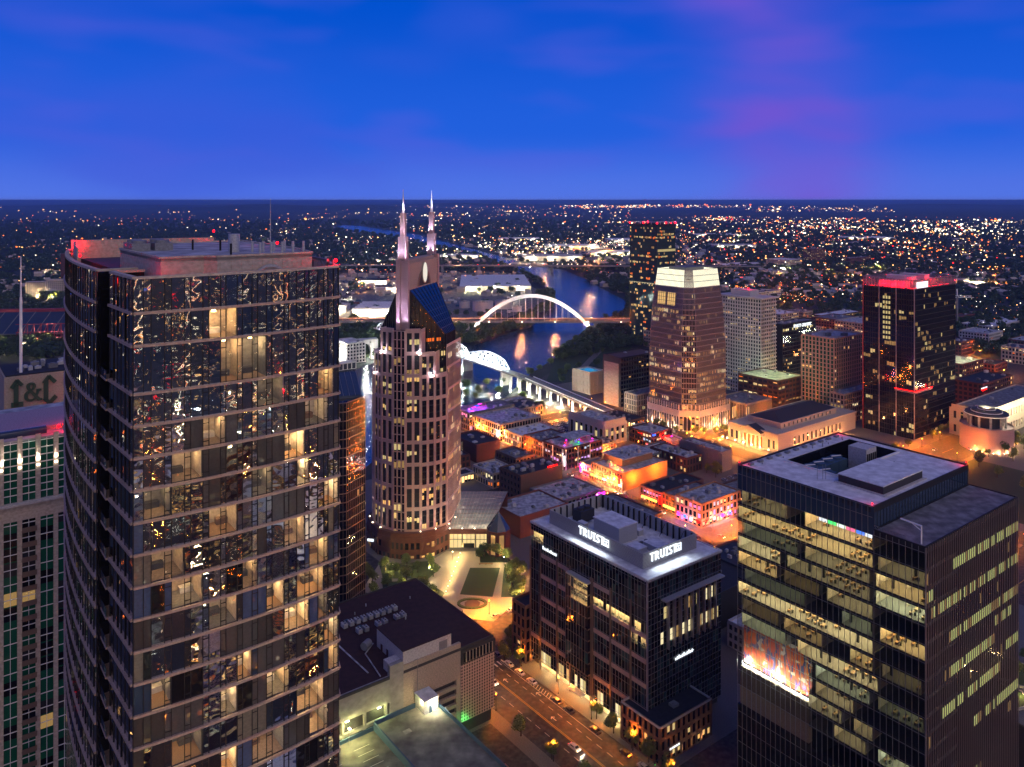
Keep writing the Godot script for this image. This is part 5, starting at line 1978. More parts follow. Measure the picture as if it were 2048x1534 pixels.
# ---------------------------------------------------------------- towers across the main street
func crowned_tower() -> void:
	var t := thing("crowned_office_tower", "tapered office tower with purple fins and a glowing white crown", "skyscraper", g(413.4, 489.9), TURN)
	var W := 44.0
	var LN := 42.0
	var C := 8.0                                             # the corner is cut
	var ring := func(i: float, y: float) -> Array:
		return [Vector3(i, y, -LN + i), Vector3(i, y, -C - i * 0.2), Vector3(C + i * 0.2, y, -i), Vector3(W - i, y, -i), Vector3(W - i, y, -LN + i)]
	var steps := [[0.0, 16.5], [0.0, 62.0], [1.6, 95.0], [3.4, 112.0]]
	var body := MB.new()
	var wall := MB.new()
	var bk := {}
	for k in 3:
		var r0: Array = ring.call(steps[k][0], steps[k][1])
		var r1: Array = ring.call(steps[k + 1][0], steps[k + 1][1])
		for e in 5:
			var a: Vector3 = r0[e]
			var b: Vector3 = r0[(e + 1) % 5]
			body.quad(a, b, r1[(e + 1) % 5], r1[e])
			if e < 3:
				wall_grid(t, a, b, r1[(e + 1) % 5], r1[e], [30, 9, 32][e], roundi((steps[k + 1][1] - steps[k][1]) / 4.0), {"pier": 0.28, "sill": 0.6, "depth": 0.35, "sill_depth": 0.4, "lit": [0.42, 0.34, 0.16][k], "run": 7, "gap": 0.4, "keys": ["lit_warm", "lit_pale", "lit_white", "lit_dim", "lit_dim"]}, wall, bk)
	put(body, "glass_body", M.glass_black, t)
	put(wall, "fins", M.frame_pale, t, "stuff")
	put_buckets(t, bk)
	var la := MB.new()                                       # the large lit opening near the top
	la.span(1.0, 1.2, 97.0, 108.0, -34.0, -14.0)
	var lb := MB.new()
	for k in 2:
		lb.quad(Vector3(1.45 + k * 0.0, 97.5, -35.0 + k * 10.0), Vector3(1.45, 97.5, -26.5 + k * 10.0), Vector3(2.55, 107.5, -26.5 + k * 10.0), Vector3(2.55, 107.5, -35.0 + k * 10.0))
	put(lb, "lit_opening", M.lit_warm, t)
	var lm := MB.new()
	for i in 10:
		lm.bar(Vector3(1.3, 97.2, -35.2 + i * 2.1), Vector3(2.4, 107.8, -35.2 + i * 2.1), 0.2)
	for i in 4:
		lm.bar(Vector3(1.35 + i * 0.3, 98.0 + i * 2.9, -35.4), Vector3(1.35 + i * 0.3, 98.0 + i * 2.9, -16.0), 0.25)
	put(lm, "opening_bars", M.bronze, t, "stuff")
	var cr := MB.new()
	var crs := MB.new()
	var r0: Array = ring.call(3.2, 112.4)
	var r1: Array = ring.call(4.6, 126.4)
	for e in 5:
		cr.quad(r0[e], r0[(e + 1) % 5], r1[(e + 1) % 5], r1[e])
		var n: Vector3 = (r0[(e + 1) % 5] - r0[e]).cross(Vector3.UP).normalized()
		for i in 25:
			obar(crs, r0[e].lerp(r0[(e + 1) % 5], i / 24.0), r1[e].lerp(r1[(e + 1) % 5], i / 24.0), n, 0.22, 0.3)
		for j in 4:
			obar(crs, r0[e].lerp(r1[e], j / 3.0), r0[(e + 1) % 5].lerp(r1[(e + 1) % 5], j / 3.0), n, 0.35, 0.3)
	put(cr, "crown_glass", M.crown_light, t)
	put(crs, "crown_bars", M.frame_steel, t, "stuff")
	var rf := MB.new()
	rf.span(5, W - 5, 119.0, 119.4, -LN + 5, -5)
	put(rf, "roof", M.grey_roof, t)
	var ph := MB.new()
	ph.span(12, 34, 119.4, 127.5, -32, -14)
	put(ph, "plant_house", M.grey_wall, t)
	# white colonnade at the foot
	var pod := MB.new()
	pod.prism(PackedVector2Array([Vector2(-2, -LN), Vector2(-2, -C - 1), Vector2(C + 1, 2), Vector2(W + 2, 2), Vector2(W + 2, -LN)]), 0, 15.8, true)
	put(pod, "podium_glass", M.glass, t)
	var col := MB.new()
	var edge := [[Vector3(-2, 0, -LN), Vector3(-2, 0, -C - 1), 13], [Vector3(-2, 0, -C - 1), Vector3(C + 1, 0, 2), 5], [Vector3(C + 1, 0, 2), Vector3(W + 2, 0, 2), 13]]
	var pbk := {}
	for e in edge:
		var n: Vector3 = (e[1] - e[0]).cross(Vector3.UP).normalized()
		for i in e[2] + 1:
			var p: Vector3 = e[0].lerp(e[1], float(i) / e[2])
			obar(col, p, p + Vector3(0, 20.5, 0), n, 0.75, 0.9)
		obar(col, e[0] + Vector3(0, 13.6, 0), e[1] + Vector3(0, 13.6, 0), n, 5.0, 0.8)
		wall_grid(t, e[0], e[1], e[1] + Vector3(0, 10, 0), e[0] + Vector3(0, 10, 0), e[2], 2, {"pier": 0.9, "sill": 0.3, "depth": 0.05, "lit": 0.4, "keys": ["lit_warm", "lit_pale", "lit_dim"]}, MB.new(), pbk)
	put(col, "colonnade", M.white_wall, t)
	put_buckets(t, pbk, "podium_window")
	for k in 8:
		lamp(t, Vector3(-3.5 if k < 4 else 12.0 + (k - 4) * 9.0, 3.0, -36.0 + k * 8.0 if k < 4 else 4.0), Color(1.0, 0.8, 0.62), 26.0, 0.3)


func plain_towers() -> void:
	# riverside hotel tower
	var t := block("riverside_glass_tower", "tall dark glass tower with red roof lights standing by the river", "skyscraper", 674.6, 738.6, 33.0, 46.0, 149.0, {"wall": "frame_dark", "glass": "glass_teal", "roof": "grey_roof", "floors": 38, "bay": 2.3, "pier": 0.25, "sill": 0.5, "depth": 0.2, "lit": 0.34, "keys": ["lit_dim", "lit_amber", "lit_pale", "lit_warm"], "run": 2, "parapet": 3.0, "trim": "frame_dark", "units": 2, "unit_size": 2.0})
	for k in [[0, 0], [0, -46], [33, 0], [33, -46], [16, 0], [0, -23]]:
		beacon(t, Vector3(k[0], 153.5, k[1]), 1.1, 220.0)
	var rl := MB.new()
	for k in [[-0.5, 0, 33.5, 0], [-0.5, -46, -0.5, 0]]:
		rl.bar(Vector3(k[0], 155.0, k[1]), Vector3(k[2], 155.0, k[3]), 0.4)
		for i in 6:
			var p := Vector3(k[0], 152, k[1]).lerp(Vector3(k[2], 152, k[3]), i / 5.0)
			rl.bar(p, p + Vector3(0, 3.2, 0), 0.35)
	put(rl, "roof_rail", M.white_steel, t)
	var bk := {}
	for k in 24:
		bucket(bk, "lit_pale").quad(Vector3(1 + k * 1.35, 118.0, 0.3), Vector3(2.1 + k * 1.35, 118.0, 0.3), Vector3(2.1 + k * 1.35, 121.0, 0.3), Vector3(1 + k * 1.35, 121.0, 0.3))
	for k in 30:
		var z := -46.0 + k * 1.5
		bucket(bk, "lit_white").quad(Vector3(-0.3, 78.0 + sin(k * 2.1) * 0.6, z), Vector3(-0.3, 78.0 + sin(k * 2.1) * 0.6, z + 0.7), Vector3(-0.3, 79.0, z + 0.7), Vector3(-0.3, 79.0, z))
	put_buckets(t, bk, "lit_storey")
	# white balcony tower
	t = block("white_condominium_tower", "pale concrete condominium tower with rows of balconies and a white roof house", "skyscraper", 447.9, 630.4, 22.0, 46.0, 90.0, {"wall": "white_wall", "glass": "glass", "roof": "white_roof", "floors": 26, "bay": 2.9, "pier": 1.1, "sill": 1.2, "depth": 0.35, "lit": 0.16, "keys": ["lit_dim", "lit_warm", "lit_pale"], "units": 2})
	var bal := MB.new()
	for j in 25:
		for s in 2:
			bal.span(2.0 + s * 11.0, 10.0 + s * 11.0, 4.0 + j * 3.45, 4.3 + j * 3.45, 0.4, 2.3)
			bal.span(2.0 + s * 11.0, 10.0 + s * 11.0, 4.3 + j * 3.45, 5.2 + j * 3.45, 2.2, 2.3)
		bal.span(-1.9, -0.36, 4.0 + j * 3.45, 4.3 + j * 3.45, -44.0, -33.0)
		bal.span(-1.9, -1.8, 4.3 + j * 3.45, 5.2 + j * 3.45, -44.0, -33.0)
	put(bal, "balconies", M.white_wall, t, "stuff")
	var hs := MB.new()
	hs.span(3, 16, 90, 97, -36, -14)
	put(hs, "roof_house", M.white_wall, t)
	var ov := MB.new()
	ov.span(-2.6, 24.6, 90.2, 91.4, -48, 2.6)
	put(ov, "roof_overhang", M.white_wall, t)
	beacon(t, Vector3(8, 98, -20), 0.6, 40.0)
	# dark tower with red crown
	t = block("red_crowned_tower", "black glass office tower with red lit crown and white sign box", "skyscraper", 297.6, 610.0, 68.0, 40.0, 114.0, {"wall": "frame_dark", "glass": "glass_black", "roof": "grey_roof", "floors": 28, "bay": 1.9, "pier": 0.16, "sill": 0.4, "depth": 0.15, "lit": 0.10, "keys": ["lit_pale", "lit_dim", "lit_dim"], "run": 3, "units": 0, "parapet": 0.5})
	var cg := MB.new()
	rim(cg, -0.2, 68.2, -40.2, 0.2, 114.2, 121.0, 0.12)
	var rg := mat("crown_pane", Color(0.55, 0.5, 0.55, 0.35), 0.1)
	rg.transparency = BaseMaterial3D.TRANSPARENCY_ALPHA
	put(cg, "crown_screen", rg, t)
	var cf := MB.new()
	for k in 29:
		cf.bar(Vector3(-0.3 + k * 2.45, 114, 0.35), Vector3(-0.3 + k * 2.45, 121.2, 0.35), 0.16)
		cf.bar(Vector3(-0.3 + k * 2.45, 114, -40.2), Vector3(-0.3 + k * 2.45, 122.0, -40.2), 0.2)
	for k in 18:
		cf.bar(Vector3(-0.35, 114, -k * 2.35), Vector3(-0.35, 121.2, -k * 2.35), 0.16)
		cf.bar(Vector3(0.5, 114.5, -k * 2.35), Vector3(2.0, 121.0, -k * 2.35), 0.2)
	cf.bar(Vector3(-0.3, 121.2, 0.3), Vector3(68.3, 121.2, 0.3), 0.3)
	cf.bar(Vector3(-0.3, 121.2, -40), Vector3(-0.3, 121.2, 0.3), 0.3)
	put(cf, "crown_frame", M.frame_steel, t, "stuff")
	var eq := MB.new()
	for k in 5:
		eq.span(6 + k * 10.5, 14 + k * 10.5, 114, 119 + (k % 2) * 3.5, -30, -10)
	put(eq, "plant_boxes", M.white_wall, t, "stuff")
	var rs := MB.new()
	for k in 6:
		rs.span(4 + k * 10.5, 10 + k * 10.5, 114.3, 114.5, -3.0, -2.6)
		rs.span(1.4, 1.8, 114.3, 114.5, -36 + k * 6.0, -32 + k * 6.0)
	put(rs, "red_strip_light", glow("red_strip", Color(1.0, 0.03, 0.10), 9.0), t)
	for k in 5:
		lamp(t, Vector3(8 + k * 12.5, 116.0, -4.5), Color(1.0, 0.04, 0.14), 70.0, 0.5)
		lamp(t, Vector3(3.5, 116.0, -34 + k * 7.5), Color(1.0, 0.04, 0.14), 90.0, 0.5)
	var sg := MB.new()
	sg.span(3.0, 20.0, 114.8, 119.4, 0.5, 1.0)
	put(sg, "sign_box", glow("sign_box", Color(0.92, 0.96, 1.0), 1.5), t)
	for z in [-40.2, -13.5, -27.0, 0.5]:
		var vs := MB.new()
		vs.span(-0.6, -0.2, 0, 121, z - 0.3, z + 0.3)
		put(vs, "red_edge", M.frame_pale if z > -40 else mat("red_paint", lin(0.30, 0.03, 0.04), 0.6), t)
	var dk := MB.new()
	dk.span(-1.6, 26.0, 35.4, 36.4, -14.0, 1.6)
	put(dk, "terrace_slab", M.concrete, t)
	var nl := MB.new()
	nl.bar(Vector3(-1.7, 37.2, -14), Vector3(-1.7, 37.2, 1.7), 0.35)
	nl.bar(Vector3(-1.7, 37.2, 1.7), Vector3(26, 37.2, 1.7), 0.35)
	put(nl, "red_tube_light", glow("red_tube", Color(1.0, 0.05, 0.04), 5.0), t)
	for k in 4:
		lamp(t, Vector3(3.0 + k * 7.0, 38.0, 3.0), Color(1.0, 0.06, 0.05), 12.0, 0.3)
	var lx := {}
	for j in 9:
		for k in 3:
			bucket(lx, "lit_pale").quad(Vector3(-0.25, 74.0 + j * 3.9, -24.0 + k * 2.2), Vector3(-0.25, 74.0 + j * 3.9, -22.6 + k * 2.2), Vector3(-0.25, 76.2 + j * 3.9, -22.6 + k * 2.2), Vector3(-0.25, 76.2 + j * 3.9, -24.0 + k * 2.2))
	put_buckets(t, lx, "stair_window")
	# tan hotel
	t = block("tan_hotel_tower", "tan stone hotel tower with green glass bays beside the black tower", "skyscraper", 366.5, 616.0, 44.0, 30.0, 66.0, {"wall": "tan_stone", "glass": "glass_green", "roof": "pale_roof", "floors": 19, "bay": 3.4, "pier": 1.3, "sill": 0.7, "depth": 0.4, "lit": 0.06, "units": 6, "unit_size": 1.8})
	block("tan_hotel_wing", "lower tan stone wing of the tan hotel, lit orange by the street", "building", 352.0, 606.0, 46.0, 12.0, 24.0, {"wall": "tan_stone", "glass": "glass", "roof": "pale_roof", "floors": 6, "bay": 3.0, "pier": 1.0, "sill": 0.9, "lit": 0.25, "units": 3})
	# dark hotel with blank grey end
	t = block("dark_glass_hotel", "dark glass hotel with a white name sign at its top", "building", 472.0, 700.0, 58.0, 14.0, 57.0, {"wall": "frame_dark", "glass": "glass_black", "roof": "grey_roof", "floors": 15, "bay": 2.6, "pier": 0.3, "sill": 0.6, "lit": 0.14, "blank": "L", "units": 3})
	words(t, "name_sign", "HYATT CENTRIC", 3.0, M.sign_white, Transform3D(Basis.IDENTITY, Vector3(34, 54.0, 0.5)), 0.3)
	# lit garage
	t = block("lit_parking_garage", "brown brick parking garage with bright open levels", "parking garage", 402.9, 590.7, 36.0, 40.0, 28.0, {"wall": "brown_brick", "glass": "dark_wall", "roof": "deck", "floors": 7, "bay": 5.0, "pier": 0.9, "sill": 1.7, "depth": 0.5, "lit": 0.75, "run": 6, "keys": ["lit_pale", "lit_warm", "lit_white", "lit_amber", "lit_dim"], "units": 4})
	for k in 4:
		lamp(t, Vector3(8 + (k % 2) * 20, 33, -10 - (k / 2) * 20), Color(0.9, 1.0, 0.75), 90.0, 0.3)
	# grey blank slab hotel near the river, pool terrace
	t = block("grey_slab_hotel", "dark hotel block with one tall blank pale grey end wall", "building", 500.0, 501.0, 48.0, 22.0, 43.0, {"wall": "dark_wall", "glass": "glass_black", "roof": "brown_brick", "floors": 11, "bay": 3.2, "pier": 0.6, "sill": 1.2, "lit": 0.10, "keys": ["lit_warm", "lit_amber"], "blank": "L", "units": 2})
	var en := MB.new()
	en.span(-0.8, -0.3, 0, 38.0, -20.0, -2.0)
	put(en, "pale_end_panel", M.concrete, t)
	t = block("pool_terrace_building", "cream low building with a turquoise rooftop pool by the footbridge", "building", 549.0, 510.0, 20.0, 24.0, 20.0, {"wall": "cream", "glass": "cream", "roof": "white_roof", "floors": 3, "bay": 5, "pier": 1.6, "sill": 2.6, "lit": 0.1, "units": 2})
	var pl := MB.new()
	pl.span(5, 16, 20.0, 20.3, -20, -6)
	put(pl, "pool", glow("pool_water", Color(0.25, 0.7, 0.85), 0.5, Color(0.1, 0.4, 0.5)), t)
	block("museum_step_building", "pale stepped museum wing with rows of slim windows near the footbridge", "building", 470.0, 490.0, 40.0, 14.0, 18.0, {"wall": "cream", "glass": "glass", "roof": "grey_roof", "floors": 4, "bay": 2.0, "pier": 0.9, "sill": 0.8, "lit": 0.1, "units": 3})
	block("slatted_side_building", "low slatted stone building between the crowned tower and the lit garage", "building", 398.0, 540.0, 34.0, 30.0, 17.0, {"wall": "tan_stone", "glass": "glass", "roof": "grey_roof", "floors": 1, "bay": 1.5, "pier": 0.7, "sill": 1.2, "lit": 0.1, "units": 4})


func concert_hall() -> void:
	var t := thing("concert_hall", "neoclassical cream concert hall with columned front and dark hipped roof", "concert hall", g(341.0, 500.0), TURN)
	var W := 104.0
	var LN := 43.0
	var b := MB.new()
	b.span(0, W, 0, 13.5, -LN, 0)
	b.span(14, W - 16, 13.5, 17.5, -LN + 7, -7)
	put(b, "body", M.cream, t)
	var win := MB.new()
	for k in 12:
		win.span(20 + k * 5.5, 21.6 + k * 5.5, 3, 8.5, 0.0, 0.06)
		win.span(18 + k * 5.5, 19.0 + k * 5.5, 14.3, 16.6, -6.98, -6.9)
	put(win, "side_windows", M.glass, t, "stuff")
	var cor := MB.new()
	rim(cor, -0.7, W + 0.5, -LN - 0.5, 0.7, 12.6, 13.9, 1.2)
	rim(cor, 13.4, W - 15.4, -LN + 6.4, -6.4, 17.0, 17.9, 0.9)
	put(cor, "cornice", M.cream, t)
	var rf := MB.new()
	var y := 17.6
	var x0 := 14.0
	var x1 := W - 16.0
	var z0 := -LN + 7.0
	var z1 := -7.0
	var ra := Vector3(x0 + 12, 22.5, (z0 + z1) / 2)
	var rb := Vector3(x1 - 12, 22.5, (z0 + z1) / 2)
	rf.quad(Vector3(x0, y, z1), Vector3(x1, y, z1), rb, ra)
	rf.quad(Vector3(x1, y, z0), Vector3(x0, y, z0), ra, rb)
	rf.tri(Vector3(x0, y, z0), Vector3(x0, y, z1), ra)
	rf.tri(Vector3(x1, y, z1), Vector3(x1, y, z0), rb)
	put(rf, "hipped_roof", M.slate_roof, t)
	# columned front with pediment
	var fr := MB.new()
	fr.span(-5.0, -0.02, 0, 1.4, -32, -11)
	fr.span(-5.0, -0.02, 10.2, 12.4, -32, -11)
	put(fr, "portico_base", M.cream, t)
	for k in 6:
		var c := MB.new()
		c.tube(Vector3(-3.8, 1.4, -30.5 + k * 3.6), Vector3(-3.8, 10.2, -30.5 + k * 3.6), 0.75, 0.62, 12)
		put(c, "column", M.cream, t)
	var pd := MB.new()
	pd.tri(Vector3(-5.0, 12.4, -32), Vector3(-5.0, 12.4, -11), Vector3(-5.0, 16.6, -21.5))
	put(pd, "pediment", M.cream, t)
	var pr := MB.new()
	pr.quad(Vector3(-5.2, 12.5, -11), Vector3(4, 12.5, -11), Vector3(4, 16.8, -21.5), Vector3(-5.2, 16.8, -21.5))
	pr.quad(Vector3(4, 12.5, -32), Vector3(-5.2, 12.5, -32), Vector3(-5.2, 16.8, -21.5), Vector3(4, 16.8, -21.5))
	put(pr, "portico_roof", M.slate_roof, t)
	for k in 5:
		var dr := MB.new()
		dr.span(-0.12, -0.04, 1.4, 8.5, -29.5 + k * 3.6, -27.9 + k * 3.6)
		put(dr, "tall_door", M.lit_amber, t)
	for s in [-40.0, -35.5, -7.5, -3.5]:
		var wn := MB.new()
		wn.span(-0.1, -0.02, 2.5, 8.5, s - 0.9, s + 0.9)
		put(wn, "arched_window", M.glass, t)
	for k in 6:
		var lg := MB.new()
		lg.ball(Vector3(-7.0, 3.4, -39.0 + k * 7.2), Vector3(0.55, 0.55, 0.55), 8, 5)
		put(lg, "globe_lamp", M.lamp_white, t)
		lamp(t, Vector3(-7.6, 4.4, -39.0 + k * 7.2), Color(1.0, 0.72, 0.40), 55.0, 0.4)
	for k in 4:
		lamp(t, Vector3(28 + k * 18, 4.0, 5.0), Color(1.0, 0.66, 0.36), 38.0, 0.3)


func round_museum() -> void:
	var t := thing("round_stone_drum", "round pink stone museum drum with ringed disc roof", "museum", ground(350.0, 590.0), 0.0)
	var ring := MB.new()
	ring.tube(Vector3(0, 0, 0), Vector3(0, 17.0, 0), 17.5, 17.5, 40, false)
	ring.tube(Vector3(0, 15.5, 0), Vector3(0, 15.6, 0), 17.4, 17.4, 40, true)
	put(ring, "stone_drum", M.pink_granite, t)
	var inr := MB.new()
	inr.tube(Vector3(0, 15.6, 0), Vector3(0, 24.0, 0), 9.5, 9.5, 28, false)
	put(inr, "lantern", M.glass, t)
	for k in 10:
		var c := MB.new()
		var a := TAU * k / 10.0
		c.tube(Vector3(cos(a) * 12, 15.6, sin(a) * 12), Vector3(cos(a) * 12, 24.5, sin(a) * 12), 0.8, 0.8, 8)
		put(c, "pillar", M.concrete, t)
	for k in 3:
		var d := MB.new()
		var r := [14.6, 10.2, 5.8][k] as float
		d.tube(Vector3(0, 24.5 + k * 1.7, 0), Vector3(0, 26.0 + k * 1.7, 0), r, r - 0.6, 36)
		put(d, "disc_roof", M.slate_roof, t)
		var e := MB.new()
		for i in 36:
			var a0 := TAU * i / 36.0
			var a1 := TAU * (i + 1) / 36.0
			e.bar(Vector3(cos(a0) * r, 24.9 + k * 1.7, sin(a0) * r), Vector3(cos(a1) * r, 24.9 + k * 1.7, sin(a1) * r), 0.3, 0.5)
		put(e, "disc_edge", M.white_steel, t)
		for i in 6:
			lamp(t, Vector3(cos(PI * i / 5.0) * (r + 2.2), 23.6 + k * 1.7, sin(PI * i / 5.0) * (r + 2.2)), Color(1.0, 0.95, 0.85), 3.2, 0.2)
	for k in 12:
		var a := PI * 0.15 + PI * 0.7 * k / 11.0
		var l := MB.new()
		l.ball(Vector3(cos(a) * 18.4, 0.6, sin(a) * 18.4), Vector3(0.35, 0.3, 0.35), 6, 4)
		put(l, "uplight", M.lamp_white, t)
		if k % 2 == 0:
			lamp(t, Vector3(cos(a) * 18.6, 1.2, sin(a) * 18.6), Color(1.0, 0.75, 0.5), 14.0, 0.3)
	lamp(t, Vector3(0, 31.5, 0), Color(1.0, 0.92, 0.7), 120.0, 0.5)
	t = block("museum_hall", "long cream museum hall with slim window pairs behind the stone drum", "museum", 262.0, 650.0, 120.0, 26.0, 21.0, {"wall": "cream", "glass": "glass", "roof": "grey_roof", "floors": 2, "bay": 5.0, "pier": 3.2, "sill": 5.0, "depth": 0.3, "lit": 0.15, "units": 5})
	for k in 5:
		lamp(t, Vector3(6 + k * 14, 20.0, 9.0), Color(1.0, 0.93, 0.72), 120.0, 0.4)


# ---------------------------------------------------------------- the brightly lit entertainment blocks
func neon(t: Node3D, at: Vector3, s: Vector3, key: String, light := 0.0) -> void:
	var mb := MB.new()
	mb.box(at, s)
	put(mb, "neon_sign", M[key], t)
	if light > 0:
		lamp(t, at + Vector3(-1.6, 0.2, 1.2), M[key].emission, light, 0.3)


func strip_blocks() -> void:
	var t: Node3D
	t = block("red_club_building", "three storey red brick club with roof bar and rows of white lit windows", "building", 407.1, 355.2, 34.0, 24.0, 13.8, {"wall": "dark_brick", "glass": "glass_black", "roof": "pale_roof", "floors": 4, "bay": 2.9, "pier": 0.7, "sill": 1.2, "depth": 0.35, "lit": 0.7, "keys": ["lit_violet", "lit_cool", "lit_white", "lit_pink"], "run": 5, "units": 5})
	for k in 6:
		var c := MB.new()
		c.span(-0.9 if k > 2 else k * 11.0, -0.3 if k > 2 else 0.6 + k * 11.0, 0, 13.8, -23.0 + (k - 3) * 10.5 if k > 2 else 0.4, -22.3 + (k - 3) * 10.5 if k > 2 else 1.0)
		put(c, "pale_pier", M.white_wall, t)
	neon(t, Vector3(-1.2, 6.5, 0.9), Vector3(0.8, 7.0, 0.8), "sign_white", 30.0)
	for k in 7:
		neon(t, Vector3(3 + k * 4.3, 15.2, -4.0 - (k % 3) * 4.0), Vector3(0.7, 0.5, 0.7), ["neon_blue", "neon_red", "neon_pink", "neon_green"][k % 4], 3.0)
	var tp := MB.new()
	tp.span(10, 32, 17.0, 17.4, -20, -6)
	put(tp, "roof_bar_canopy", M.pale_roof, t)
	t = block("cream_club_building", "cream stone building with tall windows behind the red brick club", "building", 428.5, 412.0, 22.0, 38.0, 15.5, {"wall": "cream", "glass": "glass_black", "roof": "pale_roof", "floors": 1, "bay": 5.4, "pier": 2.6, "sill": 6.0, "depth": 0.5, "lit": 0.3, "units": 8})
	t = block("orange_saloon_block", "long saloon building bathed in orange light with roof terraces", "building", 355.3, 357.5, 41.0, 28.0, 10.8, {"wall": "orange_brick", "glass": "glass", "roof": "pale_roof", "floors": 3, "bay": 2.4, "pier": 0.8, "sill": 1.1, "depth": 0.35, "lit": 0.4, "keys": ["lit_shop", "lit_amber", "lit_warm"], "blank": "R", "units": 6})
	var top := MB.new()
	top.span(10, 38, 10.8, 15.6, -27, -10)
	put(top, "upper_storey", M.orange_brick, t)
	var tr := MB.new()
	tr.span(9, 39, 15.6, 16.1, -28, -8)
	put(tr, "upper_roof", M.pale_roof, t)
	roof_units(t, 11, 37, -26, -10, 16.1, 9, 0.8)
	for k in 8:
		neon(t, Vector3(-0.9, 3.6, -26.5 + k * 3.6), Vector3(0.6, 1.2, 2.6), ["neon_gold", "lit_shop", "neon_gold", "sign_white"][k % 4], 28.0)
	neon(t, Vector3(-1.3, 7.0, -1.6), Vector3(0.7, 5.0, 0.7), "neon_red", 10.0)
	for k in 7:
		neon(t, Vector3(3.0 + k * 1.1, 11.9, -3.0 - k * 3.2), Vector3(0.8, 0.5, 0.8), ["neon_gold", "neon_red", "lit_shop"][k % 3], 8.0)
	lamp(t, Vector3(9.0, 7.6, 4.0), Color(1.0, 0.50, 0.12), 160.0, 0.3)
	lamp(t, Vector3(30.0, 8.5, 5.0), Color(1.0, 0.50, 0.12), 190.0, 0.3)
	t = block("small_neon_bar", "small two storey bar with bright pink neon front next to the saloon", "building", 383.8, 357.5, 16.0, 10.5, 8.0, {"wall": "cream", "glass": "glass", "roof": "grey_roof", "floors": 2, "bay": 2.0, "pier": 0.6, "sill": 1.0, "lit": 0.5, "keys": ["lit_shop", "lit_pink"], "units": 2})
	neon(t, Vector3(-1.0, 5.2, -9.0), Vector3(0.7, 5.5, 0.9), "neon_pink", 40.0)
	neon(t, Vector3(-0.9, 3.2, -4.0), Vector3(0.5, 1.0, 5.0), "neon_red", 22.0)
	t = block("brown_brick_warehouse", "brown brick warehouse with dark roof and a red sign on its roof deck", "building", 378.7, 295.0, 33.0, 20.0, 16.0, {"wall": "brown_brick", "glass": "glass_black", "roof": "black_roof", "floors": 4, "bay": 3.2, "pier": 1.6, "sill": 1.9, "lit": 0.12, "blank": "R", "units": 12})
	for k in 7:
		neon(t, Vector3(22.0 + k * 1.15, 17.2, -0.2), Vector3(0.8, 1.2, 0.3), "neon_red", 5.0 if k == 3 else 0.0)
	t = block("magenta_club", "flat roofed music club with magenta lit street front", "building", 347.0, 298.7, 34.0, 27.0, 9.0, {"wall": "grey_wall", "glass": "glass_black", "roof": "pale_roof", "floors": 2, "bay": 3.0, "pier": 1.0, "sill": 1.4, "lit": 0.1, "blank": "L", "units": 14})
	neon(t, Vector3(33.0, 6.0, 0.8), Vector3(3.6, 4.0, 0.6), "neon_pink", 160.0)
	neon(t, Vector3(34.4, 5.0, -8.0), Vector3(0.6, 5.0, 12.0), "neon_pink", 0.0)
	t = block("pink_lit_bar", "two storey bar with pink lit upper windows and black roof", "building", 322.3, 356.7, 38.0, 17.0, 8.4, {"wall": "red_brick", "glass": "glass_black", "roof": "black_roof", "floors": 2, "bay": 2.6, "pier": 0.8, "sill": 1.1, "lit": 0.8, "keys": ["lit_pink", "lit_white", "lit_violet"], "units": 5, "blank": "R"})
	neon(t, Vector3(-1.0, 5.0, -0.4), Vector3(0.7, 4.6, 0.8), "neon_red", 40.0)
	neon(t, Vector3(-0.9, 3.2, -9.0), Vector3(0.5, 1.0, 12.0), "neon_gold", 34.0)
	t = block("gabled_brick_bar", "narrow red brick bar between the pink lit bar and the corner club", "building", 309.0, 356.0, 30.0, 12.0, 9.5, {"wall": "red_brick", "glass": "glass", "roof": "grey_roof", "floors": 3, "bay": 2.4, "pier": 0.8, "sill": 1.0, "lit": 0.6, "keys": ["lit_shop", "lit_red", "lit_amber"], "units": 3, "blank": "R"})
	neon(t, Vector3(-0.9, 3.0, -6.0), Vector3(0.5, 1.2, 9.0), "neon_gold", 34.0)
	t = block("corner_neon_club", "three storey brick corner club with violet and white lit window walls", "building", 289.0, 352.5, 34.0, 18.5, 13.0, {"wall": "orange_brick", "glass": "glass_black", "roof": "pale_roof", "floors": 3, "bay": 3.0, "pier": 0.9, "sill": 1.2, "depth": 0.4, "lit": 0.85, "keys": ["lit_violet", "lit_white", "lit_pink", "lit_cool"], "run": 2, "units": 9})
	for k in 4:
		neon(t, Vector3(-0.8, 3.4, -16.0 + k * 4.6), Vector3(0.5, 1.6, 1.6), ["neon_pink", "neon_blue", "sign_white", "neon_red"][k], 24.0)
		neon(t, Vector3(3.0 + k * 7.0, 3.4, 0.8), Vector3(1.6, 1.6, 0.5), ["neon_red", "sign_white", "neon_pink", "neon_blue"][k], 20.0)
	t = block("row_of_shops_building", "low grey roofed row building behind the orange saloon", "building", 352.0, 414.0, 15.0, 32.0, 10.0, {"wall": "dark_brick", "glass": "glass", "roof": "pale_roof", "floors": 2, "bay": 3, "pier": 1.2, "sill": 1.4, "lit": 0.25, "units": 14})
	block("grey_brick_store", "plain grey brick store with pale roof beside the parking lot", "building", 340.0, 434.0, 12.0, 34.0, 13.0, {"wall": "grey_wall", "glass": "grey_wall", "roof": "pale_roof", "floors": 2, "bay": 4, "pier": 3.0, "sill": 3.0, "lit": 0.05, "blank": "R", "units": 8})
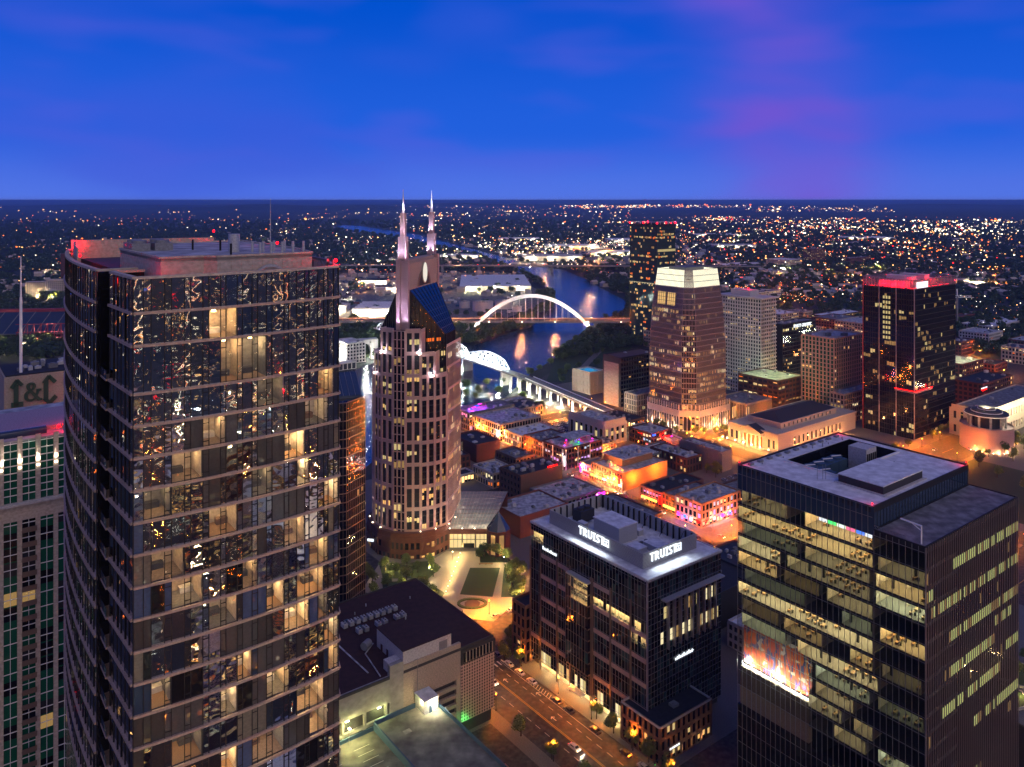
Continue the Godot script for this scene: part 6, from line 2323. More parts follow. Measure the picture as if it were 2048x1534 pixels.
	t = block("red_neon_restaurant", "dark red restaurant block with blue and red neon on its balcony", "building", 404.8, 437.0, 22.0, 22.0, 10.0, {"wall": "dark_brick", "glass": "glass_black", "roof": "pale_roof", "floors": 3, "bay": 2.6, "pier": 0.6, "sill": 1.0, "lit": 0.6, "keys": ["lit_red", "lit_cool", "lit_pink", "lit_white"], "units": 6})
	neon(t, Vector3(2.0, 9.5, 1.0), Vector3(3.0, 1.0, 0.4), "neon_blue", 22.0)
	neon(t, Vector3(14.0, 6.0, 1.0), Vector3(9.0, 1.0, 0.4), "neon_red", 40.0)
	neon(t, Vector3(21.0, 4.0, 1.0), Vector3(1.2, 3.4, 0.4), "neon_pink", 30.0)
	t = block("brick_hotel_row", "four storey pale brick row with many white framed windows near the river", "building", 484.0, 357.5, 40.0, 36.0, 12.5, {"wall": "tan_stone", "glass": "glass_black", "roof": "pale_roof", "floors": 3, "bay": 2.6, "pier": 0.7, "sill": 1.0, "lit": 0.25, "units": 10})
	neon(t, Vector3(-0.8, 6.0, -2.0), Vector3(0.6, 5.0, 1.2), "sign_white", 60.0)
	t = block("violet_rooftop_bar", "flat building with violet lit rooftop bar near the river", "building", 521.0, 355.0, 44.0, 20.0, 14.0, {"wall": "grey_wall", "glass": "glass_black", "roof": "grey_roof", "floors": 3, "bay": 3.0, "pier": 0.9, "sill": 1.3, "lit": 0.5, "keys": ["lit_pink", "lit_white", "lit_violet"], "units": 4})
	for k in 4:
		neon(t, Vector3(4 + k * 5.0, 16.0, -4.0 - k * 3.0), Vector3(3.5, 0.4, 0.6), "neon_pink" if k % 2 else "neon_blue", 16.0)
		lamp(t, Vector3(4 + k * 5.0, 17.0, -6.0), Color(0.6, 0.25, 1.0), 24.0, 0.3)
	t = block("dark_red_box", "plain dark red brick box building with black roof behind the spired tower", "building", 455.0, 316.0, 20.0, 30.0, 12.0, {"wall": "dark_brick", "glass": "dark_brick", "roof": "black_roof", "blank": "RL", "units": 4})
	t = block("tan_flat_block", "tan brick block with flat brown roof beside the dark red box", "building", 413.0, 318.0, 15.0, 22.0, 13.0, {"wall": "brown_brick", "glass": "glass_black", "roof": "gravel", "floors": 3, "bay": 3, "pier": 1.5, "sill": 1.6, "lit": 0.2, "units": 4})
	t = block("food_hall", "small lit pavilion with dark hipped roof beside the spired tower", "pavilion", 428.0, 283.0, 12.0, 10.0, 5.0, {"wall": "white_wall", "glass": "glass", "roof": "black_roof", "floors": 1, "bay": 2.5, "pier": 0.4, "sill": 0.6, "lit": 1.0, "keys": ["lit_shop"], "units": 0})
	t = block("low_backyard_block", "low grey block with cluttered roof behind the spired tower", "building", 452.0, 286.0, 22.0, 18.0, 8.0, {"wall": "dark_brick", "glass": "glass", "roof": "slate_roof", "floors": 2, "bay": 3, "pier": 1, "sill": 1.4, "lit": 0.2, "units": 7})
	t = block("black_back_building", "black roofed low building between the lettered office building and the corner club", "building", 216.0, 262.0, 40.0, 38.0, 15.0, {"wall": "dark_wall", "glass": "dark_wall", "roof": "black_roof", "blank": "RL", "units": 3})


# ---------------------------------------------------------------- other blocks east of the main street and across the river
func scattered_blocks() -> void:
	var rows := [
		["brick_hotel", "red brick hotel with lit piers beside the black tower", 415.0, 850.0, 30.0, 46.0, 24.0, "red_brick", "pale_roof", 0.08],
		["brick_parking_block", "brick block with floodlit parking roof", 372.0, 864.0, 48.0, 30.0, 13.0, "dark_brick", "deck", 0.4],
		["pool_roof_block", "small brick block with green lit roof court", 380.0, 820.0, 20.0, 16.0, 8.0, "red_brick", "turf", 0.6],
		["curved_sign_block", "dark brick block with red and white sign on its rounded corner", 300.0, 735.0, 60.0, 24.0, 24.0, "dark_brick", "black_roof", 0.08],
		["arena_block", "large dark low hall with pale flat roof at the picture's edge", 236.0, 800.0, 80.0, 40.0, 22.0, "dark_wall", "pale_roof", 0.04],
		["tan_corner_block", "small tan lit block beside the black tower's foot", 285.0, 696.0, 16.0, 12.0, 14.0, "tan_stone", "grey_roof", 0.2],
		["apartment_block", "tan and brick apartment block with balconies beyond the black tower", 520.0, 960.0, 60.0, 50.0, 26.0, "tan_stone", "pale_roof", 0.35],
		["red_brick_flats", "red brick flats beside the orange lit road", 580.0, 990.0, 50.0, 40.0, 22.0, "red_brick", "grey_roof", 0.3],
		["office_slab", "mid rise office slab behind the white condominium tower", 610.0, 900.0, 40.0, 40.0, 34.0, "concrete", "white_roof", 0.2],
		["white_roof_block", "white roofed block behind the crowned tower", 760.0, 880.0, 60.0, 44.0, 22.0, "white_wall", "white_roof", 0.4],
		["courtyard_flats", "pale courtyard flats behind the crowned tower", 690.0, 940.0, 70.0, 50.0, 20.0, "cream", "grey_roof", 0.5],
		["school_block", "long low brick school with pale roof strip", 640.0, 1060.0, 90.0, 26.0, 14.0, "dark_brick", "white_roof", 0.3],
		["lit_depot", "low depot with floodlit yard front", 560.0, 1060.0, 40.0, 30.0, 8.0, "white_wall", "pale_roof", 0.5],
		["black_white_flats", "long black and white apartment bar with lit strips", 860.0, 1180.0, 90.0, 20.0, 18.0, "white_wall", "grey_roof", 0.7],
		["warehouse_long", "long white warehouse in the right middle distance", 470.0, 1180.0, 110.0, 40.0, 9.0, "white_wall", "white_roof", 0.1],
		["terrace_row", "row of small red gabled houses by an orange street", 540.0, 1230.0, 100.0, 14.0, 9.0, "red_brick", "dark_brick", 0.4],
		["brick_mill", "big old brick mill with flat roof at the right edge", 700.0, 1420.0, 110.0, 40.0, 18.0, "red_brick", "grey_roof", 0.15],
		["grey_mall", "low grey mall roofs behind the crane", 620.0, 1330.0, 90.0, 60.0, 10.0, "concrete", "pale_roof", 0.2],
		["slab_tower_far", "distant red brick residential slab with lit front", 1290.0, 2050.0, 70.0, 24.0, 42.0, "red_brick", "grey_roof", 0.5],
		["slab_wing_far", "distant long brick wing beside the residential slab", 1180.0, 2060.0, 110.0, 24.0, 22.0, "red_brick", "grey_roof", 0.4],
		["far_white_store", "distant long white store with lit front among trees", 1300.0, 1700.0, 150.0, 60.0, 12.0, "white_wall", "white_roof", 0.5],
		["far_cream_store", "distant cream store beside the long white store", 1230.0, 1840.0, 70.0, 60.0, 24.0, "cream", "white_roof", 0.4],
	]
	for r in rows:
		var t := block(r[0], r[1], "building", r[2], r[3], r[4], r[5], r[6], {"wall": r[7], "glass": "glass", "roof": r[8], "bay": 4.0, "pier": 1.4, "sill": 1.5, "lit": r[9], "units": 5, "unit_size": 1.3})
		if r[0] in ["brick_parking_block", "pool_roof_block", "lit_depot"]:
			for k in 3:
				lamp(t, Vector3(r[4] * (0.2 + 0.3 * k), r[6] + 9.0, -r[5] * 0.4), Color(0.95, 1.0, 0.8), 110.0, 0.4)
		if r[0] == "brick_hotel":
			for k in 3:
				spot(t, Vector3(-1.6, 0.6, -40.0 + k * 14.0), Vector3(-0.3, 22, -40.0 + k * 14.0), Color(1.0, 0.82, 0.5), 260.0, 18)
		if r[0] == "curved_sign_block":
			neon(t, Vector3(1.0, 21.5, 0.8), Vector3(11, 0.8, 0.5), "sign_white", 0.0)
			neon(t, Vector3(1.0, 20.0, 0.8), Vector3(9, 1.0, 0.5), "neon_red", 30.0)


func terrace_podium() -> void:                                # the raised garden terrace beside the office tower
	var t := thing("garden_terrace", "raised paved garden terrace with planters beside the finned office wing", "terrace", g(60.0, 237.0), TURN)
	var b := MB.new()
	b.span(0, 70, 0, 42.0, -80, 0)
	put(b, "base", M.dark_wall, t)
	var p := MB.new()
	p.span(0, 70, 42.0, 42.4, -80, 0)
	put(p, "paving", M.paving, t)
	for k in 4:
		var bed := MB.new()
		var c := Vector3(9.0 + (k % 2) * 15.0, 42.4, -14.0 - (k / 2) * 22.0)
		bed.tube(c, c + Vector3(0, 0.6, 0), 6.5, 6.3, 22)
		var o := put(bed, "planter", M.turf, t)
		var rimm := MB.new()
		for i in 22:
			var a0 := TAU * i / 22.0
			var a1 := TAU * (i + 1) / 22.0
			rimm.bar(c + Vector3(cos(a0) * 6.7, 0.35, sin(a0) * 6.7), c + Vector3(cos(a1) * 6.7, 0.35, sin(a1) * 6.7), 0.4, 0.7)
		put(rimm, "planter_rim", M.concrete, o)
		lamp(t, c + Vector3(3.0, 2.0, 4.0), Color(1.0, 0.85, 0.55), 10.0, 0.2)


func infill_blocks() -> void:
	var wall := ["tan_stone", "red_brick", "cream", "brown_brick", "grey_wall", "concrete", "dark_brick", "white_wall"]
	var tone := ["tan", "red brick", "cream", "brown brick", "grey", "concrete", "dark brick", "white"]
	var roof := ["pale_roof", "grey_roof", "white_roof", "black_roof", "slate_roof"]
	# small blocks near the main street: a, b, width, depth, height, place
	var near := [[472.0, 300.0, 30.0, 24.0, 10.0, "behind the dark red box"], [436.0, 360.0, 26.0, 22.0, 10.5, "beside the red brick club"], [461.0, 360.0, 34.0, 20.0, 9.0, "between the club and the brick hotel row"], [440.0, 441.0, 26.0, 30.0, 9.5, "before the white footbridge"], [524.0, 402.0, 30.0, 26.0, 8.0, "on the riverside avenue"], [545.0, 410.0, 28.0, 18.0, 7.0, "at the river edge"], [288.0, 392.0, 26.0, 22.0, 8.5, "behind the corner club"], [176.0, 268.0, 30.0, 30.0, 10.0, "behind the lettered office building's podium"], [182.0, 302.0, 28.0, 34.0, 13.0, "on the main street before the office tower"], [216.0, 306.0, 26.0, 36.0, 11.0, "on the main street beside the black roofed building"], [408.0, 296.0, 18.0, 22.0, 9.0, "next to the small lit pavilion"], [300.0, 300.0, 32.0, 38.0, 9.5, "facing the corner club"], [374.0, 404.0, 28.0, 16.0, 9.0, "behind the small neon bar"], [412.0, 394.0, 14.0, 14.0, 8.0, "beside the cream stone building"]]
	var k := 0
	for q in near:
		block("infill_building", "%s low building %s" % [tone[k % 8], q[5]], "building", q[0], q[1], q[2], q[3], q[4], {"wall": wall[k % 8], "glass": "glass", "roof": roof[k % 5], "bay": 2.6, "pier": 0.9, "sill": 1.2, "lit": 0.4, "keys": ["lit_warm", "lit_shop", "lit_amber", "lit_pale", "lit_white"], "units": 12, "unit_size": 0.8})
		k += 1
	var ord := ["first", "second", "third", "fourth", "fifth", "sixth", "seventh", "eighth"]
	for i in 7:                                               # rows of low blocks on the far side of downtown
		for j in 6:
			var a := 300.0 + i * 62.0 + rng.randf_range(-8, 8)
			var b := 735.0 + j * 62.0 + rng.randf_range(-8, 8)
			if rng.randf() < 0.14 or (i < 2 and j < 3):
				continue
			block("low_block", "%s low block, %s along the %s row beyond the black tower" % [tone[k % 8], ord[j], ord[i]], "building", a, b, rng.randf_range(24, 44), rng.randf_range(18, 38), rng.randf_range(7, 22), {"wall": wall[k % 8], "glass": "glass", "roof": roof[(k + i) % 5], "bay": 3.4, "pier": 1.3, "sill": 1.5, "lit": 0.35, "keys": ["lit_warm", "lit_amber", "lit_pale", "lit_white"], "units": 5, "unit_size": 1.2, "group": "low blocks beyond the black tower"})
			k += 1


func stadium() -> void:
	var t := thing("football_stadium", "open stadium with dark blue seating tiers and floodlit concourse", "stadium", ground(-640.0, 1010.0), 0.12)
	var tiers := MB.new()
	tiers.quad(Vector3(-160, 12, 0), Vector3(150, 12, 0), Vector3(150, 34, -46), Vector3(-160, 34, -46))
	tiers.quad(Vector3(150, 12, 0), Vector3(170, 12, 60), Vector3(190, 34, 50), Vector3(150, 34, -46))
	put(tiers, "upper_seats", mat("seat_blue", lin(0.012, 0.028, 0.075), 0.8), t)
	var ai := MB.new()
	for k in 17:
		ai.bar(Vector3(-155 + k * 19, 12.3, 0), Vector3(-155 + k * 19, 34.3, -46), 1.0, 0.3)
	ai.bar(Vector3(-160, 12.4, 0.4), Vector3(150, 12.4, 0.4), 0.8)
	put(ai, "stairs", M.grey_wall, t, "stuff")
	var rd := MB.new()
	rd.span(-160, 150, 5, 9, 2, 6)
	rd.span(-160, 150, 34, 38, -52, -47)
	put(rd, "red_facia", mat("stadium_red", lin(0.22, 0.02, 0.035), 0.7), t)
	var cn := MB.new()
	cn.span(-160, 170, -4, 5, 8, 16)
	cn.span(-160, 170, -4, 0, 16, 60)
	put(cn, "concourse", M.concrete, t)
	for k in 12:
		var l := MB.new()
		l.box(Vector3(-90 + k * 17.0, 2.0, 17), Vector3(5.0, 2.0, 0.6))
		put(l, "floodlight", M.lamp_white, t)
		if k % 2 == 0:
			lamp(t, Vector3(-90 + k * 17.0, 3.0, 24), Color(1.0, 0.95, 0.75), 900.0, 1.0)
	var cr := MB.new()
	cr.span(18, 76, 4, 26, -6, -3)
	var cf := MB.new()
	for k in 8:
		cf.bar(Vector3(20 + k * 8, 4, 3), Vector3(20 + k * 8, 26, 3), 0.8)
		cf.bar(Vector3(20 + k * 8 - 8, 4, 3), Vector3(20 + k * 8, 26, 3), 0.6)
	for k in 3:
		cf.bar(Vector3(14, 5 + k * 10, 3), Vector3(80, 5 + k * 10, 3), 0.8)
	put(cf, "scoreboard_frame", mat("stadium_red", lin(0.22, 0.02, 0.035), 0.7), t)
	words(t, "stadium_sign", "NISSAN", 10.0, M.sign_white, Transform3D(Basis.IDENTITY, Vector3(-26, 3.0, 18)), 0.6)
	words(t, "stadium_sign", "TITANS", 7.0, M.sign_white, Transform3D(Basis.IDENTITY, Vector3(-14, -14.5, 62)), 0.6)
	var bs := MB.new()
	bs.span(-30, 12, -19.0, -10.0, 61.0, 61.6)
	put(bs, "sign_board", M.neon_blue, t)
	var h := thing("riverside_hotel", "wide cream hotel with blue lit canopy beyond the stadium", "hotel", ground(-900.0, 1480.0), 0.3)
	for k in 3:
		var hb := MB.new()
		hb.span(k * 34.0, k * 34.0 + 33.0, 0, [30.0, 33.0, 38.0][k], -18, [0.0, -3.0, 1.0][k])
		put(hb, "wing", M.cream, h)
		var wn := MB.new()
		for i in 9:
			for j in 8:
				wn.span(k * 34.0 + 2 + i * 3.4, k * 34.0 + 4 + i * 3.4, 4 + j * 3.4, 5.9 + j * 3.4, [0.0, -3.0, 1.0][k], [0.0, -3.0, 1.0][k] + 0.1)
		put(wn, "windows", M.glass_blue, h, "stuff")
	var ca := MB.new()
	ca.span(34, 76, 5, 7, -2, 4)
	put(ca, "blue_canopy", M.neon_blue, h)
	for k in 6:
		lamp(h, Vector3(6 + k * 18.0, 3.0, 9.0), Color(1.0, 0.86, 0.62), 700.0, 0.8)
	var rt := thing("red_brick_flats_tower", "slim dark red brick tower far beyond the hotel", "building", ground(-1010.0, 1790.0), 0.3)
	var rb := MB.new()
	rb.span(0, 26, 0, 62, -18, 0)
	put(rb, "body", M.dark_brick, rt)
	var rw := MB.new()
	for j in 14:
		rw.span(10, 16, 4 + j * 4.0, 6 + j * 4.0, 0, 0.2)
	put(rw, "windows", M.lit_dim, rt, "stuff")


# ---------------------------------------------------------------- bridges
func bridges() -> void:
	# arch road bridge
	var t := thing("arch_bridge", "white floodlit tied arch road bridge crossing the river", "bridge", ground(0, 1127.0), 0.0)
	var deck := MB.new()
	deck.span(-420, 330, 10.6, 12.6, -13, 13)
	put(deck, "deck", M.concrete, t)
	var road := MB.new()
	road.span(-420, 330, 12.6, 12.75, -11, 11)
	put(road, "roadway", M.asphalt, t)
	var rail := MB.new()
	rail.span(-420, 330, 12.7, 14.0, 12.4, 12.9)
	rail.span(-420, 330, 12.7, 14.0, -12.9, -12.4)
	put(rail, "parapet", M.concrete, t)
	var x0 := -58.0
	var x1 := 114.0
	for s in 2:
		var rib := MB.new()
		var prev := Vector3.ZERO
		for i in 41:
			var u := i / 40.0
			var p := Vector3(lerpf(x0, x1, u), -2.0 + 49.0 * 4 * u * (1 - u), (14.5 if s == 0 else -14.5) * (1 - 0.55 * 4 * u * (1 - u)))
			if i > 0:
				rib.bar(prev, p, 2.6, 3.2)
			prev = p
		put(rib, "arch_rib", M.white_steel, t)
		for i in range(4, 37, 2):
			var u := i / 40.0
			var p := Vector3(lerpf(x0, x1, u), -2.0 + 49.0 * 4 * u * (1 - u), (14.5 if s == 0 else -14.5) * (1 - 0.55 * 4 * u * (1 - u)))
			if p.y > 14:
				var hg := MB.new()
				hg.bar(p, Vector3(p.x, 12.5, 13.0 if s == 0 else -13.0), 0.35)
				put(hg, "hanger", M.steel, t)
	var br := MB.new()
	for i in range(12, 30, 3):
		var u := i / 40.0
		var y := -2.0 + 49.0 * 4 * u * (1 - u)
		var z := 14.5 * (1 - 0.55 * 4 * u * (1 - u))
		br.bar(Vector3(lerpf(x0, x1, u), y, z), Vector3(lerpf(x0, x1, u), y, -z), 1.2)
	put(br, "cross_brace", M.white_steel, t)
	for x in [-380, -310, -240, -170, -110, -62, 118, 170, 230, 290]:
		var pr := MB.new()
		pr.span(x - 2, x + 2, -6, 10.6, -9, -5)
		pr.span(x - 2, x + 2, -6, 10.6, 5, 9)
		put(pr, "pier", M.concrete, t)
	for i in 9:
		var u := (i + 0.5) / 9.0
		var z := 14.5 * (1 - 0.55 * 4 * u * (1 - u)) + 4.0
		spot(t, Vector3(lerpf(x0, x1, u), 12.0, 19.0), Vector3(lerpf(x0, x1, u), -2.0 + 49.0 * 4 * u * (1 - u), z - 3.0), Color(1.0, 0.97, 0.95), 700.0, 42, 0.5)
	for i in 16:
		var x := -400.0 + i * 46.0
		var l := MB.new()
		l.box(Vector3(x, 12.2, 13.3), Vector3(2.0, 0.5, 0.5))
		put(l, "deck_light", M.lamp_white, t)
		lamp(t, Vector3(x, 19.0, 3.0), Color(1.0, 0.55, 0.34), 420.0, 0.5)
	# truss footbridge, white and floodlit, landing between the blocks
	var a := Vector3(0, 0, -779)
	var dir := Vector3(117.7, 0, 183.0).normalized()
	var f := thing("truss_footbridge", "white floodlit steel truss footbridge over the river and its long approach", "bridge", a, atan2(-dir.z, dir.x))
	var fd := MB.new()
	fd.span(-330, 30, 12.6, 14.0, -5, 5)
	put(fd, "deck", M.concrete, f)
	var sl := MB.new()
	sl.quad(Vector3(30, 14.0, 5), Vector3(225, 4.5, 5), Vector3(225, 4.5, -5), Vector3(30, 14.0, -5))
	sl.quad(Vector3(30, 12.4, 5), Vector3(225, 3.0, 5), Vector3(225, 4.5, 5), Vector3(30, 14.0, 5))
	sl.quad(Vector3(225, 3.0, -5), Vector3(30, 12.4, -5), Vector3(30, 14.0, -5), Vector3(225, 4.5, -5))
	put(sl, "approach_deck", M.concrete, f)
	var wk := MB.new()
	wk.span(-330, 30, 14.0, 14.15, -4.2, 4.2)
	put(wk, "walkway", M.grey_roof, f)
	for s in 4:                                               # spans with curved upper chords
		var xa := -12.0 - s * 78.0
		for z in [-4.8, 4.8]:
			var tr := MB.new()
			var pt := Vector3.ZERO
			var pb := Vector3.ZERO
			for i in 9:
				var u := i / 8.0
				var tp := Vector3(xa - u * 74.0, 14.5 + 11.0 * sqrt(maxf(0.0, 4 * u * (1 - u))), z)
				var bt := Vector3(xa - u * 74.0, 14.2, z)
				if i > 0:
					tr.bar(pt, tp, 0.9)
					tr.bar(pb, bt, 0.8)
					tr.bar(pb, tp, 0.45)
					tr.bar(pt, bt, 0.45)
				tr.bar(bt, tp, 0.5)
				pt = tp
				pb = bt
			put(tr, "truss", M.white_steel, f)
		var bx := MB.new()
		for i in range(2, 7):
			var u := i / 8.0
			var y := 14.5 + 11.0 * sqrt(4 * u * (1 - u))
			bx.bar(Vector3(xa - u * 74.0, y, -4.8), Vector3(xa - u * 74.0, y, 4.8), 0.5)
		put(bx, "cross_brace", M.white_steel, f)
		for i in 4:
			lamp(f, Vector3(xa - 9.0 - i * 18.5, 18.5, 0), Color(0.92, 1.0, 0.95), 240.0, 0.6)
		var pr := MB.new()
		pr.span(xa + 0.5, xa + 3.5, -6, 12.6, -6, 6)
		put(pr, "pier", M.white_wall, f)
		lamp(f, Vector3(xa + 2.0, 1.5, 9.5), Color(0.95, 1.0, 0.92), 200.0, 0.6)
	for k in 12:                                              # lit arched legs of the approach
		var x := 4.0 + k * 16.5
		var top := 12.0 - maxf(0, x - 30) * 0.0487
		for z in [-4.2, 4.2]:
			var lg := MB.new()
			lg.span(x - 0.7, x + 0.7, 0, top, z - 0.7, z + 0.7)
			put(lg, "leg", M.white_wall, f)
		var ar := MB.new()
		for i in 8:
			var a0 := PI * i / 8.0
			var a1 := PI * (i + 1) / 8.0
			ar.bar(Vector3(x, top - 4 + sin(a0) * 3.6, cos(a0) * 4.2), Vector3(x, top - 4 + sin(a1) * 3.6, cos(a1) * 4.2), 0.9)
		put(ar, "leg_arch", M.white_wall, f)
		if top > 4:
			lamp(f, Vector3(x + 3.0, 1.6, 6.5), Color(0.98, 1.0, 0.86), 150.0, 0.4)
	for k in 10:
		var rl := MB.new()
		rl.bar(Vector3(30 + k * 19.5, 15.0 - k * 0.95, 4.8), Vector3(49.5 + k * 19.5, 14.05 - k * 0.95, 4.8), 0.25, 0.9)
		rl.bar(Vector3(30 + k * 19.5, 15.0 - k * 0.95, -4.8), Vector3(49.5 + k * 19.5, 14.05 - k * 0.95, -4.8), 0.25, 0.9)
		put(rl, "railing", M.white_steel, f)
	# the stone gateway at its far end
	var gw := thing("stone_gateway", "white floodlit stone arch gateway on the far bank", "gateway", ground(-170.0, 915.0), 0.4)
	var gs := MB.new()
	gs.span(-16, -8, 0, 20, -5, 5)
	gs.span(8, 16, 0, 20, -5, 5)
	for i in 12:
		var a0 := PI * i / 12.0
		var a1 := PI * (i + 1) / 12.0
		gs.bar(Vector3(cos(a0) * 9, 11 + sin(a0) * 9, 0), Vector3(cos(a1) * 9, 11 + sin(a1) * 9, 0), 10.0, 3.0)
	gs.span(-16, 16, 20, 23, -5.2, 5.2)
	put(gs, "stone_arch", M.white_wall, gw)
	for k in 3:
		lamp(gw, Vector3(-12 + k * 12, 4.0, 12.0), Color(1.0, 1.0, 0.92), 330.0, 0.8)
	# motorway bridge far upstream
	var mb := thing("motorway_bridge", "long low motorway bridge with lit traffic lanes upstream", "bridge", ground(0, 2020.0), -0.03)
	var md := MB.new()
	md.span(-760, 620, 15.5, 18.0, -14, 14)
	put(md, "deck", M.concrete, mb)
	var mr := MB.new()
	mr.span(-760, 620, 18.0, 18.2, -12, 12)
	put(mr, "roadway", M.asphalt, mb)
	for k in 15:
		var pr := MB.new()
		pr.span(-730 + k * 92, -724 + k * 92, -6, 15.5, -10, 10)
		put(pr, "pier", M.concrete, mb)
	for k in 12:
		lamp(mb, Vector3(-700 + k * 112, 27.0, 4.0), Color(1.0, 0.62, 0.42), 1500.0, 0.6)


# ---------------------------------------------------------------- land, water, streets
const RIVER := [[-154.3, 582.4], [-176.2, 844.1], [-149.2, 904.3], [-85.9, 954.8], [-46.4, 1004.1], [-16.1, 1070.6], [25.7, 1142.0], [73.8, 1373.6], [79.7, 1574.1], [57.3, 1797.5], [20.1, 2008.3], [-33.6, 2240.0], [-101.3, 2532.2], [-218.8, 2941.4], [-522.7, 3733.3], [-951.1, 4696.8], [-1204.5, 5294.5], [-1215.8, 5824.0], [-1064.0, 5600.0], [-519.2, 4282.4], [-193.7, 3131.2], [-84.1, 2747.2], [9.1, 2426.7], [52.4, 2206.1], [137.8, 2080.0], [164.5, 1866.7], [183.0, 1664.0], [203.1, 1470.7], [204.3, 1373.6], [165.5, 1255.2], [119.0, 1133.1], [79.1, 1004.1], [49.5, 921.5], [18.8, 836.8], [-6.5, 737.2], [-28.8, 719.0], [-52.5, 677.2], [-84.9, 606.7], [-105.3, 520.0], [-128.6, 485.3], [-260, 470], [-420, 640], [-420, 860], [-300, 760]]
var river2 := PackedVector2Array()
const AVENUES := [[142.0, 170.0], [256.0, 284.0], [394.0, 406.0], [505.0, 520.0]]


func land() -> void:
	var e := MB.new()
	e.quad(Vector3(-70000, 0, 2500), Vector3(70000, 0, 2500), Vector3(70000, 0, -95000), Vector3(-70000, 0, -95000))
	struct(e, "ground", M.earth)
	for q in RIVER:
		river2.append(Vector2(q[0], q[1]))
	var w := mat("water", lin(0.006, 0.030, 0.075), 0.12)
	w.metallic_specular = 0.6
	w.normal_enabled = true
	w.normal_texture = waves("ripple", 0.05, 10.0)
	w.normal_scale = 0.22
	w.uv1_triplanar = true
	w.uv1_world_triplanar = true
	w.uv1_scale = Vector3.ONE * 0.03
	flat_poly(RIVER, 0.06, "river", w)
	var pav := []
	for q in [[-700, -300], [400, -300], [430, 150], [455, 226], [515, 296], [572, 408], [630, 515], [700, 640], [700, 1100], [-700, 1100]]:
		var p := g(q[0], q[1])
		pav.append([p.x, -p.z])
	flat_poly(pav, 0.08, "road_surface", M.asphalt)
	# raised pavements, block by block
	for q in [[172, 254, 191, 335], [286, 392, 191, 335], [286, 392, 358, 470], [408, 503, 358, 470], [408, 470, 191, 335], [522, 556, 340, 470], [286, 392, 488, 690], [408, 503, 488, 690], [172, 254, 358, 470], [80, 140, 191, 335], [172, 254, 40, 168], [286, 392, 20, 168], [172, 254, 488, 700], [522, 600, 488, 690], [408, 440, 60, 168]]:
		var s := thing_slab(q)
		s.set_meta("kind", "structure")
	var yd := []
	for q in [[172.5, 139], [172.5, 162.5], [225.5, 162.5], [225.5, 139]]:
		var p := g(q[0], q[1])
		yd.append([p.x, -p.z])
	flat_poly(yd, 0.28, "back_yard", M.asphalt)
	for q in [[[176, 500], [176, 598], [250, 598], [250, 500]], [[176, 640], [176, 690], [228, 690], [228, 640]], [[90, 500], [90, 700], [136, 700], [136, 500]]]:
		var lw := []
		for c in q:
			var p := g(c[0], c[1])
			lw.append([p.x, -p.z])
		flat_poly(lw, 0.30, "green", M.turf)
	# the land across the water: yards and depots
	for q in [[[-420, 1180], [-40, 1170], [60, 1390], [60, 1580], [20, 1800], [-20, 2000], [-420, 2000]], [[-560, 880], [-200, 860], [-160, 960], [-60, 1060], [-420, 1120]], [[60, 2500], [560, 2100], [620, 2600], [-60, 3300], [-180, 3250]]]:
		flat_poly(q, 0.05, "yard", M.gravel)
	flat_poly([[34, 800], [100, 790], [150, 1000], [230, 1190], [215, 1290], [165, 1240], [119, 1120], [79, 1000], [50, 915]], 0.12, "park_lawn", M.turf)
	flat_poly([[60, 820], [66, 818], [120, 1000], [165, 1120], [160, 1124], [112, 1004]], 0.16, "park_path", M.paving)
	# orange street climbing away on the far side of downtown
	var rd := MB.new()
	rd.bar(Vector3(395, 0.12, -1060), Vector3(660, 0.12, -2050), 26.0, 0.06)
	rd.bar(Vector3(-70, 0.12, -2000), Vector3(-190, 0.12, -1250), 18.0, 0.06)
	rd.bar(Vector3(-330, 0.12, -1450), Vector3(-180, 0.12, -2100), 16.0, 0.06)
	rd.bar(Vector3(560, 0.12, -2700), Vector3(1250, 0.12, -4700), 34.0, 0.06)
	rd.bar(Vector3(590, 0.12, -900), Vector3(900, 0.12, -980), 16.0, 0.06)
	struct(rd, "far_road", M.asphalt)
	# hills on the horizon
	for k in [[-4200, 15500, 3200, 110], [-9000, 20000, 6000, 90], [3500, 26000, 9000, 70], [12500, 22000, 7000, 80], [-1500, 24000, 5000, 95]]:
		var h := MB.new()
		var n := 24
		for i in n:
			for j in 6:
				var q := []
				for c in [[i, j], [i + 1, j], [i + 1, j + 1], [i, j + 1]]:
					var u: float = c[0] * 2.0 / n - 1.0
					var v: float = c[1] * 2.0 / 6 - 1.0
					var y: float = k[3] * maxf(0, 1 - u * u) * maxf(0, 1 - v * v) * (0.8 + 0.2 * sin(u * 9.0 + k[0]))
					q.append(Vector3(k[0] + u * k[2], y - 2.0, -k[1] - v * 1800))
				h.quad(q[0], q[1], q[2], q[3])
		struct(h, "hill", M.earth)


func thing_slab(q: Array) -> MeshInstance3D:
	var p := PackedVector2Array()
	for c in [[q[0], q[2]], [q[0], q[3]], [q[1], q[3]], [q[1], q[2]]]:
		var v := g(c[0], c[1])
		p.append(Vector2(v.x, v.z))
	var mb := MB.new()
	mb.prism(p, 0.0, 0.22, true)
	return put(mb, "pavement", M.paving, self, "structure")


